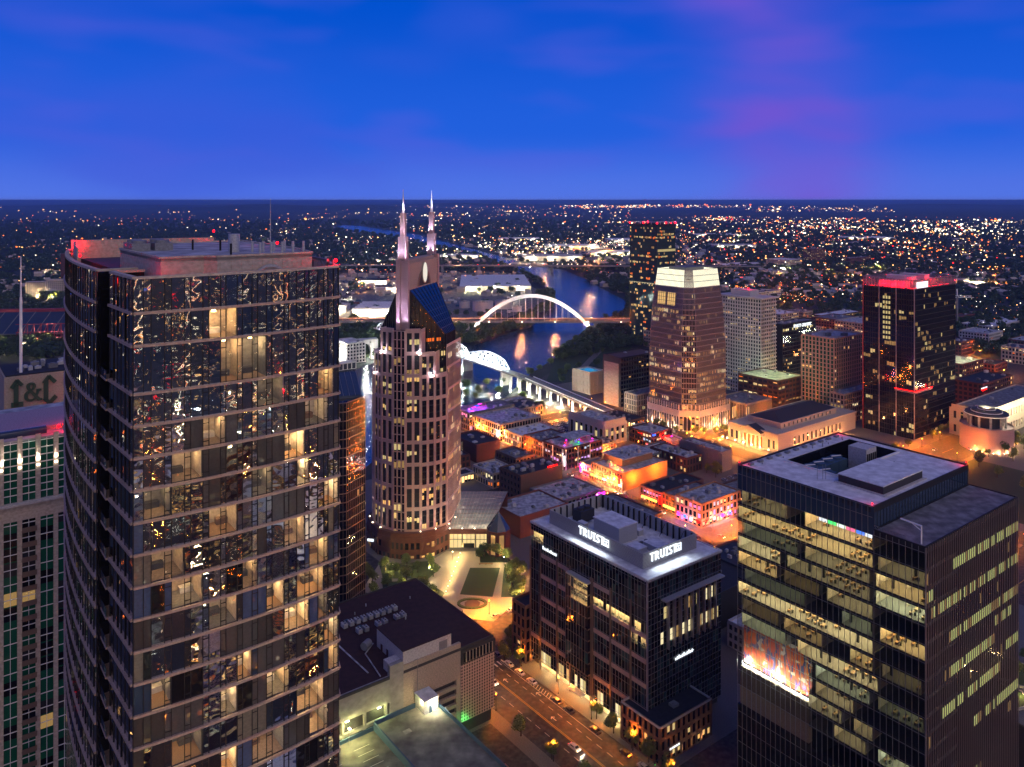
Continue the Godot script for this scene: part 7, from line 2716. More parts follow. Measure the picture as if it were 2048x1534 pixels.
func road_paint() -> void:
	var mk := func(a0: float, a1: float, b: float, w: float, m: String, called: String) -> void:
		var mb := MB.new()
		var p := g(a0, b, 0.1)
		var q := g(a1, b, 0.1)
		mb.bar(p, q, w, 0.012)
		struct(mb, called, M[m])
	for s in [-0.25, 0.25]:
		mk.call(150.0, 254.0, 179.2 + s, 0.16, "paint_yellow", "road_marking")
	for k in 18:
		mk.call(168.0 + k * 5.0, 170.6 + k * 5.0, 184.6, 0.16, "paint_white", "road_marking")
		mk.call(168.0 + k * 5.0, 170.6 + k * 5.0, 174.6, 0.16, "paint_white", "road_marking")
	mk.call(196.0, 254.0, 187.6, 0.14, "paint_white", "road_marking")
	for k in 9:                                            # hatched bay and parking ticks
		var mb := MB.new()
		mb.bar(g(224.0 + k * 1.5, 187.7, 0.1), g(225.2 + k * 1.5, 189.8, 0.1), 0.22, 0.012)
		struct(mb, "road_marking", M.paint_white)
	for k in 3:
		var ar := MB.new()
		var a := 213.0 + k * 14.0
		ar.bar(g(a, 181.8 + (k % 2) * 4.6, 0.1), g(a + 2.6, 181.8 + (k % 2) * 4.6, 0.1), 0.3, 0.012)
		ar.bar(g(a + 2.6, 181.8 + (k % 2) * 4.6, 0.1), g(a + 1.7, 181.0 + (k % 2) * 4.6, 0.1), 0.3, 0.012)
		ar.bar(g(a + 2.6, 181.8 + (k % 2) * 4.6, 0.1), g(a + 1.7, 182.6 + (k % 2) * 4.6, 0.1), 0.3, 0.012)
		struct(ar, "road_marking", M.paint_white)
	for k in 10:                                           # crossing
		var zc := MB.new()
		zc.bar(g(251.5, 171.4 + k * 1.9, 0.1), g(254.5, 171.4 + k * 1.9, 0.1), 0.6, 0.012)
		struct(zc, "road_marking", M.paint_white)
	for av in AVENUES:
		for k in 16:
			var mb := MB.new()
			mb.bar(g((av[0] + av[1]) / 2, 205.0 + k * 30.0, 0.1), g((av[0] + av[1]) / 2, 222.0 + k * 30.0, 0.1), 0.25, 0.012)
			struct(mb, "road_marking", M.paint_yellow)


func plaza() -> void:
	var w := func(pts: Array, y: float, called: String, m: String) -> MeshInstance3D: return flat_poly(pts, y, called, M[m])
	w.call([[-70, 372], [-40, 352], [-8, 345], [6, 368], [0, 392], [-6, 414], [-34, 414], [-44, 398], [-66, 402]], 0.30, "plaza_paving", "plaza")
	w.call([[-20.7, 395.1], [-5.9, 395.1], [-8.9, 366.3], [-24.0, 368.6]], 0.36, "lawn", "turf")
	w.call([[-66, 398], [-40, 403], [-35, 396], [-40, 384], [-62, 384]], 0.34, "planting_bed", "turf")
	w.call([[-62, 381], [-41, 381], [-31, 370], [-34, 358], [-58, 364]], 0.34, "planting_bed", "turf")
	w.call([[-17, 414], [-4, 413], [0, 401], [-16, 401]], 0.34, "planting_bed", "turf")
	w.call([[-4, 395], [6, 385], [6, 366], [-5, 366]], 0.34, "planting_bed", "turf")
	var bd := MB.new()
	for i in 20:
		var a0 := TAU * i / 20.0
		var a1 := TAU * (i + 1) / 20.0
		bd.bar(Vector3(-17.9 + cos(a0) * 6.2, 0.5, -360.0 + sin(a0) * 4.2), Vector3(-17.9 + cos(a1) * 6.2, 0.5, -360.0 + sin(a1) * 4.2), 1.3, 0.6)
	tag(put(bd, "flower_bed_hedge", M.leaf_dark), "low oval hedge round the paved flower bed before the lawn", "hedge")
	var bi := MB.new()
	bi.tube(Vector3(-17.9, 0.3, -360), Vector3(-17.9, 0.42, -360), 3.6, 3.6, 10)
	tag(put(bi, "flower_bed", M.brown_brick), "brown paved flower bed inside the oval hedge", "flower bed")
	for k in 9:                                            # path lights along the walk
		var p := ground(-27.5 + k * 0.5 - 3.0, 370.0 + k * 5.0)
		var t := thing("path_light", "small bright bollard light along the paved walk beside the lawn", "light", p, 0.0, "bollard lights on the plaza")
		var mb := MB.new()
		mb.tube(Vector3(0, 0.3, 0), Vector3(0, 1.0, 0), 0.1, 0.1, 6)
		put(mb, "post", M.frame_dark, t)
		var b := MB.new()
		b.ball(Vector3(0, 1.1, 0), Vector3(0.16, 0.14, 0.16), 6, 4)
		put(b, "bulb", M.lamp_white, t)
		lamp(t, Vector3(0, 1.6, 0), Color(1.0, 0.80, 0.5), 10.0, 0.15)
	for k in 8:
		var p := ground([-4.0, 2.0, -40, -50, -58, -36, 3, -30][k], [398.0, 378, 386, 370, 390, 362, 358, 404][k])
		var t := thing("plaza_lamp", "slim plaza lamp post with warm globe among the plaza trees", "lamp", p, 0.0, "plaza lamps")
		var mb := MB.new()
		mb.tube(Vector3(0, 0.3, 0), Vector3(0, 4.2, 0), 0.09, 0.07, 6)
		put(mb, "post", M.frame_dark, t)
		var b := MB.new()
		b.ball(Vector3(0, 4.4, 0), Vector3(0.26, 0.26, 0.26), 8, 5)
		put(b, "globe", M.lamp_white, t)
		lamp(t, Vector3(0, 5.0, 0), Color(1.0, 0.85, 0.55), 62.0, 0.25)
	var bn := thing("plaza_bench", "long dark bench beside the lawn", "bench", ground(-13, 399.0), 0.0)
	var bm := MB.new()
	bm.span(-3.5, 3.5, 0.7, 0.85, -0.5, 0.5)
	put(bm, "seat", M.wood, bn)
	for s in [-3.0, 0.0, 3.0]:
		var lg := MB.new()
		lg.span(s - 0.15, s + 0.15, 0.3, 0.7, -0.4, 0.4)
		put(lg, "leg", M.frame_dark, bn)


# ---------------------------------------------------------------- trees
func crown_mesh(h: float, r: float, lobes: int, leaves: int, leaf: float, sd: int) -> ArrayMesh:
	var rg := RandomNumberGenerator.new()
	rg.seed = sd
	var mb := MB.new()
	for l in lobes:
		var a := rg.randf() * TAU
		var rr := r * rg.randf_range(0.15, 0.62)
		var c := Vector3(cos(a) * rr, h * rg.randf_range(0.42, 0.80), sin(a) * rr)
		var s := Vector3(r * rg.randf_range(0.38, 0.58), h * rg.randf_range(0.14, 0.22), r * rg.randf_range(0.38, 0.58))
		for i in leaves:
			var d := Vector3(rg.randfn(), rg.randfn(), rg.randfn()).normalized()
			var p := c + d * s * (0.55 + 0.5 * sqrt(rg.randf()))
			var nn := (d + Vector3(rg.randfn(), rg.randfn() + 0.5, rg.randfn()) * 0.6).normalized()
			var t1 := nn.cross(Vector3(rg.randfn(), rg.randfn(), rg.randfn())).normalized() * leaf * rg.randf_range(0.6, 1.3)
			var t2 := nn.cross(t1).normalized() * leaf * rg.randf_range(0.5, 1.0)
			mb.quad(p - t1, p - t2 * 0.7, p + t1, p + t2)
	return mb.mesh()


func trunk_mesh(h: float) -> ArrayMesh:
	var mb := MB.new()
	mb.tube(Vector3.ZERO, Vector3(0.1, h * 0.5, 0.05), h * 0.03, h * 0.018, 7)
	for k in 4:
		var a := TAU * k / 4.0 + 0.5
		mb.tube(Vector3(0.08, h * (0.34 + 0.05 * k), 0.04), Vector3(cos(a) * h * 0.22, h * (0.6 + 0.04 * k), sin(a) * h * 0.22), h * 0.012, h * 0.005, 5)
	return mb.mesh()


var tree_kinds := []


func tree_kinds_make() -> void:
	var spec := [[7.5, 2.8, 7, 110, 0.34, "leaf"], [9.0, 3.4, 8, 110, 0.40, "leaf_warm"], [8.0, 3.0, 7, 110, 0.36, "leaf_dark"], [16.0, 7.0, 10, 90, 0.9, "leaf_dark"], [13.0, 6.0, 9, 90, 0.8, "leaf"]]
	for k in spec.size():
		var s: Array = spec[k]
		tree_kinds.append([trunk_mesh(s[0]), crown_mesh(s[0], s[1], s[2], s[3], s[4], 40 + k), s[5]])


func tree(kind: int, at: Vector3, label: String, group: String, scale := 1.0) -> Node3D:
	var t := thing("tree", label, "tree", at, rng.randf() * TAU, group)
	put_mesh(tree_kinds[kind][0], "trunk", M.trunk, t)
	put_mesh(tree_kinds[kind][1], "crown", M[tree_kinds[kind][2]], t)
	t.scale = Vector3.ONE * scale * rng.randf_range(0.85, 1.15)
	return t


func trees() -> void:
	for q in [[-62, 392], [-57, 386], [-52, 396], [-46, 390], [-41, 396], [-38, 386], [-58, 374], [-52, 372], [-46, 369], [-41, 371], [-36, 364], [-50, 380], [-66, 378], [-64, 366], [-14, 408], [-8, 404], [-2, 402], [-16, 404], [1, 388], [4, 382], [0, 374], [4, 370], [-2, 384], [2, 362], [-70, 384], [-60, 360]]:
		tree(rng.randi() % 2, ground(q[0], q[1], 0.3), "small leafy tree planted in the plaza beside the spired tower", "plaza trees")
	for q in [[205, 193.5], [196, 193.0], [187, 192.5], [179, 192.0], [171, 192.0], [248, 193], [199, 168.0], [214, 167.0], [256, 195], [262, 199], [252, 188.5], [184, 167.5], [164, 192]]:
		tree(rng.randi() % 3, g(q[0], q[1], 0.2), "street tree on the pavement beside the lettered office building", "street trees", 0.95)
	for q in [[-43.3, 737.2], [-32.5, 722.6], [-23.8, 776.5], [-11.1, 742.9], [-7.9, 787.0], [10.4, 791.3], [18.5, 820.3], [32.5, 851.5], [41.9, 882.4], [50.0, 910.0], [60.1, 951.6], [70.4, 970.7], [59.9, 904.3], [72.6, 921.5], [85.5, 970.7], [93.5, 1011.1], [107.7, 1070.6], [122.3, 1111.5], [134.2, 1142.0], [150.9, 1183.7], [163.8, 1213.3], [73.9, 869.3], [81.1, 832.0], [61.2, 844.1], [103.7, 970.7], [92.7, 921.5], [113.6, 1004.1], [15.8, 701.7], [22.0, 690.0], [11.8, 728.0], [-40.2, 766.3], [-28.9, 746.7], [-52.1, 787.0], [144.8, 1213.3], [163.2, 1255.2], [92.9, 869.3], [49.2, 820.3]]:
		tree(3 + rng.randi() % 2, ground(q[0] + rng.randf_range(-3, 3), q[1] + rng.randf_range(-5, 5)), "broad dark tree on the near river bank below the arch bridge", "river bank trees", 0.7)
	for k in 22:
		var u := rng.randf()
		var p := Vector2(60, 800).lerp(Vector2(190, 1190), u) + Vector2(rng.randf_range(-16, 40), rng.randf_range(-20, 20))
		if not Geometry2D.is_point_in_polygon(p, river2):
			tree(3 + rng.randi() % 2, ground(p.x, p.y), "park tree between the river bank and the grey slab hotel", "park trees", 0.55)
	for k in 30:
		tree(rng.randi() % 3, g(rng.randf_range(180, 246), rng.randf_range(505, 690), 0.3), "tree on the green below the round stone drum", "trees on the green", 1.1)
	for k in 9:
		tree(rng.randi() % 3, g(70.0 + rng.randf() * 60.0, 241.0 + rng.randf() * 30.0, 42.6), "small tree on the raised garden terrace", "terrace trees", 0.6)
	for q in [[292, 520], [292, 535], [292, 552], [292, 570], [292, 590], [291, 625], [291, 640], [291, 655], [252, 640], [252, 655], [248, 600], [246, 612], [250, 670], [402, 492], [396, 500], [396, 510], [396, 520], [405, 486], [345, 426], [339, 430], [336, 424], [420, 482], [430, 478], [440, 482]]:
		tree(rng.randi() % 3, g(q[0], q[1], 0.2), "street tree by the avenue in front of the black and crowned towers", "avenue trees")


# ---------------------------------------------------------------- street lamps and cars
var lamp_src: Node3D


func street_lamp(at: Vector3, label: String, group: String, energy: float) -> void:
	var t := thing("street_lamp", label, "street lamp", at, 0.0, group)
	if not M.has("__lamp"):
		var p := MB.new()
		p.tube(Vector3.ZERO, Vector3(0, 0.7, 0), 0.22, 0.14, 8)
		p.tube(Vector3(0, 0.7, 0), Vector3(0, 5.6, 0), 0.09, 0.07, 8)
		M["__lamp"] = null
		names["__pole"] = p.mesh()
		var b := MB.new()
		b.ball(Vector3(0, 5.95, 0), Vector3(0.24, 0.34, 0.24), 8, 6)
		names["__globe"] = b.mesh()
	put_mesh(names["__pole"], "pole", M.frame_dark, t)
	put_mesh(names["__globe"], "globe", M.sodium, t)
	spot(t, Vector3(0, 6.6, 0), Vector3(0, 0, 0), Color(1.0, 0.50, 0.13), energy, 80, 0.3)
	lamp(t, Vector3(0, 6.7, 0), Color(1.0, 0.50, 0.13), energy * 0.14, 0.3)


func street_lamps() -> void:
	for q in [[246, 192.2], [224, 192.2], [206, 192.0], [186, 192.0], [168, 191.5], [160, 168.5], [198, 167.8], [230, 168.2], [252, 168.2]]:
		street_lamp(g(q[0], q[1], 0.2), "globe street lamp along the street beside the lettered office building", "lamps of the near street", 130.0)
	for k in 17:
		for s in 2:
			var b := 205.0 + k * 28.0 + s * 14.0
			if b > 330 and b < 360:
				continue
			street_lamp(g(254.6 if s else 285.4, b, 0.2), "orange street lamp along the long avenue that crosses the picture", "lamps of the long avenue", 600.0)
	for k in 13:
		for s in 2:
			street_lamp(g(182.0 + k * 30.0 + s * 15.0, 336.6 if s else 356.6, 0.2), "orange street lamp in the neon lit main street", "lamps of the main street", 820.0)
	for k in 11:
		for s in 2:
			street_lamp(g(392.8 if s else 407.2, 366.0 + k * 30.0 + s * 12.0, 0.2), "orange street lamp along the second avenue near the crowned tower", "lamps of the second avenue", 700.0)
			if k < 7:
				street_lamp(g(200.0 + k * 40.0, 471.0 if s else 487.2, 0.2), "orange street lamp in the street before the concert hall", "lamps before the concert hall", 560.0)
				street_lamp(g(503.8 if s else 521.2, 330.0 + k * 26.0, 0.2), "orange street lamp on the riverside avenue", "lamps of the riverside avenue", 620.0)
	for k in 24:
		street_lamp(g(300.0 + (k / 4) * 62.0 - 12.0, 722.0 + (k % 4) * 93.0, 0.1), "orange street lamp among the low blocks beyond the black tower", "lamps beyond the black tower", 900.0)
	for k in 10:
		street_lamp(g(140.6 if k % 2 else 171.4, 470.0 + k * 26.0, 0.2), "orange street lamp beside the green below the stone drum", "lamps beside the green", 420.0)
	for k in 12:
		var u := k / 11.0
		street_lamp(Vector3(lerpf(395, 640, u) + (12 if k % 2 else -12), 0.1, lerpf(-1060, -1960, u)), "orange street lamp on the far street climbing away beyond downtown", "lamps of the far street", 2200.0)


func traffic_signals() -> void:
	var n := 0
	for q in [[254.8, 190.8, 0.0], [254.8, 169.0, PI], [285.2, 190.8, 0.0], [285.2, 169.0, PI], [254.8, 335.0, PI], [285.4, 357.6, 0.0], [393.0, 358.2, 0.0], [172.0, 190.6, 0.0]]:
		var t := thing("traffic_signal", ["signal mast at the near crossing beside the lettered office building", "signal mast at the near crossing beside the perforated screen", "signal mast on the plaza side of the near crossing", "signal mast on the far side of the near crossing", "signal mast where the avenue meets the neon main street", "signal mast before the corner neon club", "signal mast before the red brick club", "signal mast beside the brick corner building"][n], "traffic signal", g(q[0], q[1], 0.2), TURN + q[2])
		n += 1
		var p := MB.new()
		p.tube(Vector3.ZERO, Vector3(0, 6.2, 0), 0.13, 0.10, 8)
		put(p, "pole", M.frame_dark, t)
		var arm := MB.new()
		arm.tube(Vector3(0, 5.9, 0), Vector3(-6.5, 6.3, 0), 0.09, 0.06, 6)
		put(arm, "arm", M.frame_dark, t)
		for k in 2:
			var h := MB.new()
			h.box(Vector3(-3.4 - k * 2.8, 5.6, 0), Vector3(0.38, 1.1, 0.3))
			var hd := put(h, "signal_head", M.frame_dark, t)
			var l := MB.new()
			l.ball(Vector3(-3.4 - k * 2.8, 5.95 if n % 2 else 5.25, 0.17), Vector3(0.14, 0.14, 0.08), 6, 4)
			put(l, "signal_light", M.tail_light if n % 2 else M.neon_green, hd)


func car_mesh(part: String) -> ArrayMesh:
	var mb := MB.new()
	var prof := [[-2.25, 0.32], [-2.25, 0.78], [-1.55, 0.92], [-0.95, 1.42], [0.75, 1.46], [1.55, 0.98], [2.2, 0.86], [2.25, 0.34]]
	if part == "body":
		for i in prof.size():
			var a: Array = prof[i]
			var b: Array = prof[(i + 1) % prof.size()]
			var wa := 0.86 if a[1] < 1.0 else 0.68
			var wb := 0.86 if b[1] < 1.0 else 0.68
			mb.quad(Vector3(b[0], b[1], wb), Vector3(b[0], b[1], -wb), Vector3(a[0], a[1], -wa), Vector3(a[0], a[1], wa))
		for s in [1.0, -1.0]:
			for i in range(1, prof.size() - 1):
				var p := []
				for k in [0, i, i + 1]:
					p.append(Vector3(prof[k][0], prof[k][1], s * (0.86 if prof[k][1] < 1.0 else 0.68)))
				if s > 0:
					mb.tri(p[0], p[2], p[1])
				else:
					mb.tri(p[0], p[1], p[2])
	elif part == "glass":
		for s in [1.0, -1.0]:
			var q := [Vector3(-1.4, 0.96, 0.80 * s), Vector3(1.35, 1.0, 0.80 * s), Vector3(0.7, 1.40, 0.71 * s), Vector3(-0.9, 1.37, 0.71 * s)]
			if s > 0:
				mb.quad(q[0], q[1], q[2], q[3])
			else:
				mb.quad(q[1], q[0], q[3], q[2])
		mb.quad(Vector3(1.58, 1.0, 0.72), Vector3(1.58, 1.0, -0.72), Vector3(0.84, 1.43, -0.62), Vector3(0.84, 1.43, 0.62))
		mb.quad(Vector3(-1.58, 0.95, -0.72), Vector3(-1.58, 0.95, 0.72), Vector3(-1.02, 1.39, 0.62), Vector3(-1.02, 1.39, -0.62))
	elif part == "wheel":
		mb.tube(Vector3(0, 0, -0.1), Vector3(0, 0, 0.1), 0.32, 0.32, 10)
	elif part == "rim":
		mb.tube(Vector3(0, 0, -0.112), Vector3(0, 0, 0.112), 0.19, 0.19, 8)
	elif part == "lamp":
		mb.box(Vector3.ZERO, Vector3(0.12, 0.2, 0.42))
	return mb.mesh()


func car(at: Vector3, turn: float, paint: String, label: String, on := false, group := "") -> void:
	if not names.has("__car"):
		names["__car"] = {"body": car_mesh("body"), "glass": car_mesh("glass"), "wheel": car_mesh("wheel"), "lamp": car_mesh("lamp"), "rim": car_mesh("rim")}
	var c: Dictionary = names["__car"]
	var t := thing("car", label, "car", at, turn, group)
	put_mesh(c.body, "body", M[paint], t)
	put_mesh(c.glass, "window_glass", M.glass_black, t)
	for x in [-1.4, 1.4]:
		for z in [-0.8, 0.8]:
			var w := put_mesh(c.wheel, "wheel", M.rubber, t)
			w.position = Vector3(x, 0.32, z)
			put_mesh(c.rim, "rim", M.steel, w)
	for z in [-0.6, 0.6]:
		put_mesh(c.lamp, "headlight", M.head_light if on else M.steel, t).position = Vector3(2.24, 0.66, z)
		put_mesh(c.lamp, "taillight", M.tail_light if on else M.neon_off, t).position = Vector3(-2.26, 0.68, z)
	if on:
		for z in [-0.6, 0.6]:
			spot(t, Vector3(2.5, 0.66, z), Vector3(12.0, 0.0, z), Color(1, 0.95, 0.85), 60.0, 28, 0.08)


func cars() -> void:
	for k in [["car_white", 0.62, 0.61, 0.60], ["car_black", 0.012, 0.012, 0.014], ["car_silver", 0.32, 0.33, 0.35], ["car_red", 0.28, 0.02, 0.02], ["car_blue", 0.03, 0.06, 0.18]]:
		var m := mat(k[0], lin(k[1], k[2], k[3]), 0.35, 0.1)
		m.clearcoat_enabled = true
		m.clearcoat = 0.8
	mat("neon_off", lin(0.12, 0.01, 0.01), 0.4)
	var al := TURN + PI / 2                                # facing along the avenue
	for q in [[249.6, 188.7, "car_white", "white car parked at the kerb, farthest of three"], [242.6, 188.7, "car_white", "white car parked at the kerb, middle of three"], [235.2, 188.7, "car_white", "white car parked at the kerb, nearest of three"], [220.5, 188.6, "car_black", "black car parked at the kerb before the lobby entrance"], [214.0, 188.6, "car_black", "second black car parked beyond the lobby entrance"], [200.4, 188.6, "car_black", "black car parked at the kerb by the street trees"], [186.0, 188.6, "car_black", "dark car parked under the street trees"], [257.5, 188.8, "car_black", "dark car parked under trees near the crossing"], [178.0, 188.6, "car_silver", "grey car parked at the kerb beside the brick corner building"]]:
		car(g(q[0], q[1], 0.1), al, q[2], q[3], false, "cars parked along the near street")
	car(g(243.8, 177.0, 0.1), al + PI, "car_white", "white car driving away up the near street with lights on", true)
	car(g(198.4, 177.2, 0.1), al + PI, "car_white", "white car with bright headlights coming down the near street", true)
	for q in [[205, 152, "car_red", "red car in the dark yard beside the parking deck"], [209, 150, "car_black", "black pickup in the dark yard beside the parking deck"], [200, 150, "car_blue", "blue car in the dark yard beside the parking deck"]]:
		car(g(q[0], q[1], 0.1), TURN, q[2], q[3])
	var paints := ["car_white", "car_black", "car_silver", "car_red", "car_blue", "car_silver", "car_white"]
	for k in 44:                                            # lot below the footbridge
		var row := k / 11
		if rng.randf() < 0.15:
			continue
		car(g(500.0 - row * 9.0, 405.0 + (k % 11) * 3.1, 0.25), TURN + PI / 2 + (PI if row % 2 else 0.0), paints[rng.randi() % 7], "car parked in the lot below the white footbridge", false, "cars in the lot below the footbridge")
	for k in 26:
		if rng.randf() < 0.2:
			continue
		car(g(318.0 + (k / 13) * 11.0, 424.0 + (k % 13) * 3.2, 0.25), TURN + PI / 2, paints[rng.randi() % 7], "car parked in the lot behind the orange saloon", false, "cars in the lot behind the saloon")
	for k in 22:
		if rng.randf() < 0.15:
			continue
		car(g(389.0 - (k % 2) * 3.0, 476.0 + k * 6.0, 0.1), TURN, paints[rng.randi() % 7], "car standing beside the concert hall and the crowned tower", k % 4 == 0, "cars near the concert hall")
	for k in 16:
		car(g(262.0 + (k % 2) * 14.0, 240.0 + k * 27.0 + rng.randf() * 8, 0.1), TURN + (PI if k % 2 else 0.0), paints[rng.randi() % 7], "car driving on the long avenue with its lights on", true, "cars on the long avenue")
	for k in 30:
		if rng.randf() < 0.3:
			continue
		car(g(258.2 if k % 2 else 281.8, 206.0 + (k / 2) * 8.5 + (0.0 if k < 16 else 40.0), 0.1), TURN, paints[rng.randi() % 7], "car parked at the kerb of the long avenue", false, "cars parked on the long avenue")
	for k in 14:
		car(g(205.0 + k * 21.0 + rng.randf() * 8, 342.0 + (k % 2) * 9.0, 0.1), al + (PI if k % 2 else 0.0), paints[rng.randi() % 7], "car in the neon lit main street with its lights on", true, "cars on the main street")


func crowd() -> void:                                      # people on the main street, a mass of tiny figures
	var mb := MB.new()
	for k in 420:
		var side := k % 2
		var p := g(rng.randf_range(200, 400), (rng.randf_range(336.5, 340.5) if side else rng.randf_range(352.5, 357.0)), 0.22)
		var h := rng.randf_range(1.6, 1.85)
		mb.tube(p, p + Vector3(0, h * 0.5, 0), 0.14, 0.2, 5)
		mb.tube(p + Vector3(0, h * 0.5, 0), p + Vector3(0, h * 0.84, 0), 0.2, 0.22, 5)
		mb.ball(p + Vector3(0, h * 0.93, 0), Vector3(0.12, 0.14, 0.12), 5, 3)
	tag(put(mb, "crowd", M.brown_brick, self, "stuff"), "crowd of people on the pavements of the neon main street", "crowd")


# ---------------------------------------------------------------- across the river and the far town
func far_ground_ok(p: Vector2) -> bool:
	if Geometry2D.is_point_in_polygon(p, river2):
		return false
	var a := p.x * -0.606 + p.y * 0.795
	var b := p.x * 0.795 + p.y * 0.606
	if a < 690 and b > -250 and b < 1000:
		return false
	return true


func sample(u0: float, u1: float, v0: float, v1: float) -> Vector2:      # a place on the ground in that bearing and depression (per mille)
	var k := rng.randf_range(v0, v1)
	var d := EYE / k
	return Vector2(rng.randf_range(u0, u1) * d, d)


func copies(called: String, mesh: Mesh, m: Material, xf: Array, label: String, category: String) -> void:
	if xf.is_empty():
		return
	var mm := MultiMesh.new()
	mm.transform_format = MultiMesh.TRANSFORM_3D
	mm.mesh = mesh
	mm.instance_count = xf.size()
	for i in xf.size():
		mm.set_instance_transform(i, xf[i])
	var o := MultiMeshInstance3D.new()
	o.name = numbered(called)
	o.multimesh = mm
	o.material_override = m
	o.set_meta("kind", "stuff")
	add_child(o)
	tag(o, label, category)


func far_town() -> void:
	# sheds and works across the river
	var sheds := [[-104, 1600, 142, 250, 9, "white_roof", "long pale freight shed across the river"], [-250, 1250, 66, 100, 10, "white_roof", "white roofed shed beside the arch bridge approach"], [-330, 1300, 60, 40, 8, "pale_roof", "low grey shed left of the white roofed shed"], [30, 2380, 180, 90, 14, "pale_roof", "long mill building upstream with lit wall"], [-220, 2450, 130, 80, 10, "white_roof", "white depot upstream on the left bank"], [-400, 2300, 120, 60, 9, "pale_roof", "grey depot beyond the motorway bridge"], [260, 2600, 170, 110, 11, "white_roof", "white distribution hall upstream on the right bank"], [120, 2950, 200, 120, 12, "white_roof", "second white distribution hall farther upstream"], [-60, 3500, 180, 120, 12, "white_roof", "far white hall at the river bend"], [-330, 1720, 60, 50, 8, "slate_roof", "dark shed in the scrap yard"], [-270, 1580, 90, 20, 6, "white_roof", "row of white tanks and trailers in the scrap yard"], [420, 3400, 220, 150, 12, "white_roof", "wide white hall on the right plain"], [760, 3000, 160, 100, 11, "pale_roof", "grey hall beside the far highway"], [900, 3900, 240, 160, 12, "white_roof", "broad white store at the far highway"], [1500, 3600, 220, 140, 12, "white_roof", "broad white store on the right horizon plain"], [1900, 2900, 180, 100, 11, "cream", "cream works at the right edge of the plain"]]
	for s in sheds:
		var t := thing("warehouse", s[6], "warehouse", ground(s[0], s[1]), rng.randf_range(-0.06, 0.06))
		var b := MB.new()
		b.span(0, s[2], 0, s[4], -s[3], 0)
		put(b, "wall", M.white_wall, t)
		var n := 5
		for i in n:                                        # low pitched roof bays
			var r := MB.new()
			var z0: float = -s[3] * i / n
			var z1: float = -s[3] * (i + 1) / n
			r.quad(Vector3(-1, s[4], z0), Vector3(s[2] + 1, s[4], z0), Vector3(s[2] + 1, s[4] + 2.2, (z0 + z1) / 2), Vector3(-1, s[4] + 2.2, (z0 + z1) / 2))
			r.quad(Vector3(s[2] + 1, s[4], z1), Vector3(-1, s[4], z1), Vector3(-1, s[4] + 2.2, (z0 + z1) / 2), Vector3(s[2] + 1, s[4] + 2.2, (z0 + z1) / 2))
			put(r, "roof_bay", M[s[5]], t)
		for i in 3:
			var l := MB.new()
			l.box(Vector3(s[2] * (0.15 + 0.35 * i), s[4] - 1.0, 0.8), Vector3(1.6, 0.8, 0.8))
			put(l, "wall_lamp", M.lamp_white, t)
			lamp(t, Vector3(s[2] * (0.15 + 0.35 * i), s[4] - 0.5, 7.0), Color(1.0, 0.92, 0.74), 900.0, 0.6)
	var paints := ["white_wall", "grey_wall", "red_brick", "blue_rail", "tan_stone", "dark_wall"]
	for z in 6:                                            # trailers, containers and heaps in the yards
		var cl := MB.new()
		for k in 60:
			var p := Vector2(rng.randf_range(-420, 60), rng.randf_range(1190, 1990)) if k % 3 else Vector2(rng.randf_range(-150, 600), rng.randf_range(2150, 3200))
			if far_ground_ok(p):
				cl.box(ground(p.x, p.y, 1.6), Vector3(rng.randf_range(3, 13), 3.2, rng.randf_range(2.5, 5)), Basis(Vector3.UP, rng.randf() * PI))
		tag(put(cl, "yard_clutter", M[paints[z]], self, "stuff"), "%s trailers and containers scattered over the yards across the river" % ["white", "grey", "rust red", "blue", "tan", "black"][z], "containers")
	for k in 22:
		var u := k / 21.0
		var t := thing("yard_lamp", "tall yard lamp among the sheds across the river", "lamp", [Vector3(lerpf(-190, -70, u), 0, lerpf(-1250, -2000, u)), Vector3(lerpf(-330, -180, u), 0, lerpf(-1450, -2100, u)), Vector3(lerpf(-400, 20, u), 0, -1560 - 190 * sin(k * 2.4))][k % 3], 0.0, "yard lamps across the river")
		var pl := MB.new()
		pl.tube(Vector3.ZERO, Vector3(0, 13, 0), 0.2, 0.14, 6)
		put(pl, "pole", M.frame_steel, t)
		var hd := MB.new()
		hd.ball(Vector3(0, 13.2, 0), Vector3(1.0, 0.5, 1.0), 6, 4)
		put(hd, "lamp_head", M.lamp_white if k % 3 == 2 else M.sodium, t)
		spot(t, Vector3(0, 12.6, 0), Vector3(0, 0, 0), Color(1.0, 0.93, 0.78) if k % 3 == 2 else Color(1.0, 0.5, 0.16), 1300.0, 76, 0.4)
	for k in 4:
		var t := thing("storage_tank", ["large white storage tank by the river bend", "second white storage tank behind the large one", "small white tank beside the pair", "low white tank near the arch"][k], "tank", ground([-48.0, -14.0, -80.0, 8.0][k], [1318.0, 1345.0, 1352.0, 1300.0][k]), 0.0)
		var c := MB.new()
		var r := [17.0, 15.0, 9.0, 8.0][k] as float
		c.tube(Vector3.ZERO, Vector3(0, 15 - k * 2.0, 0), r, r, 28)
		put(c, "shell", M.white_wall, t)
		var rf := MB.new()
		rf.tube(Vector3(0, 15 - k * 2.0, 0), Vector3(0, 16.6 - k * 2.0, 0), r + 0.2, 0.5, 28, false)
		put(rf, "roof", M.pale_roof, t)
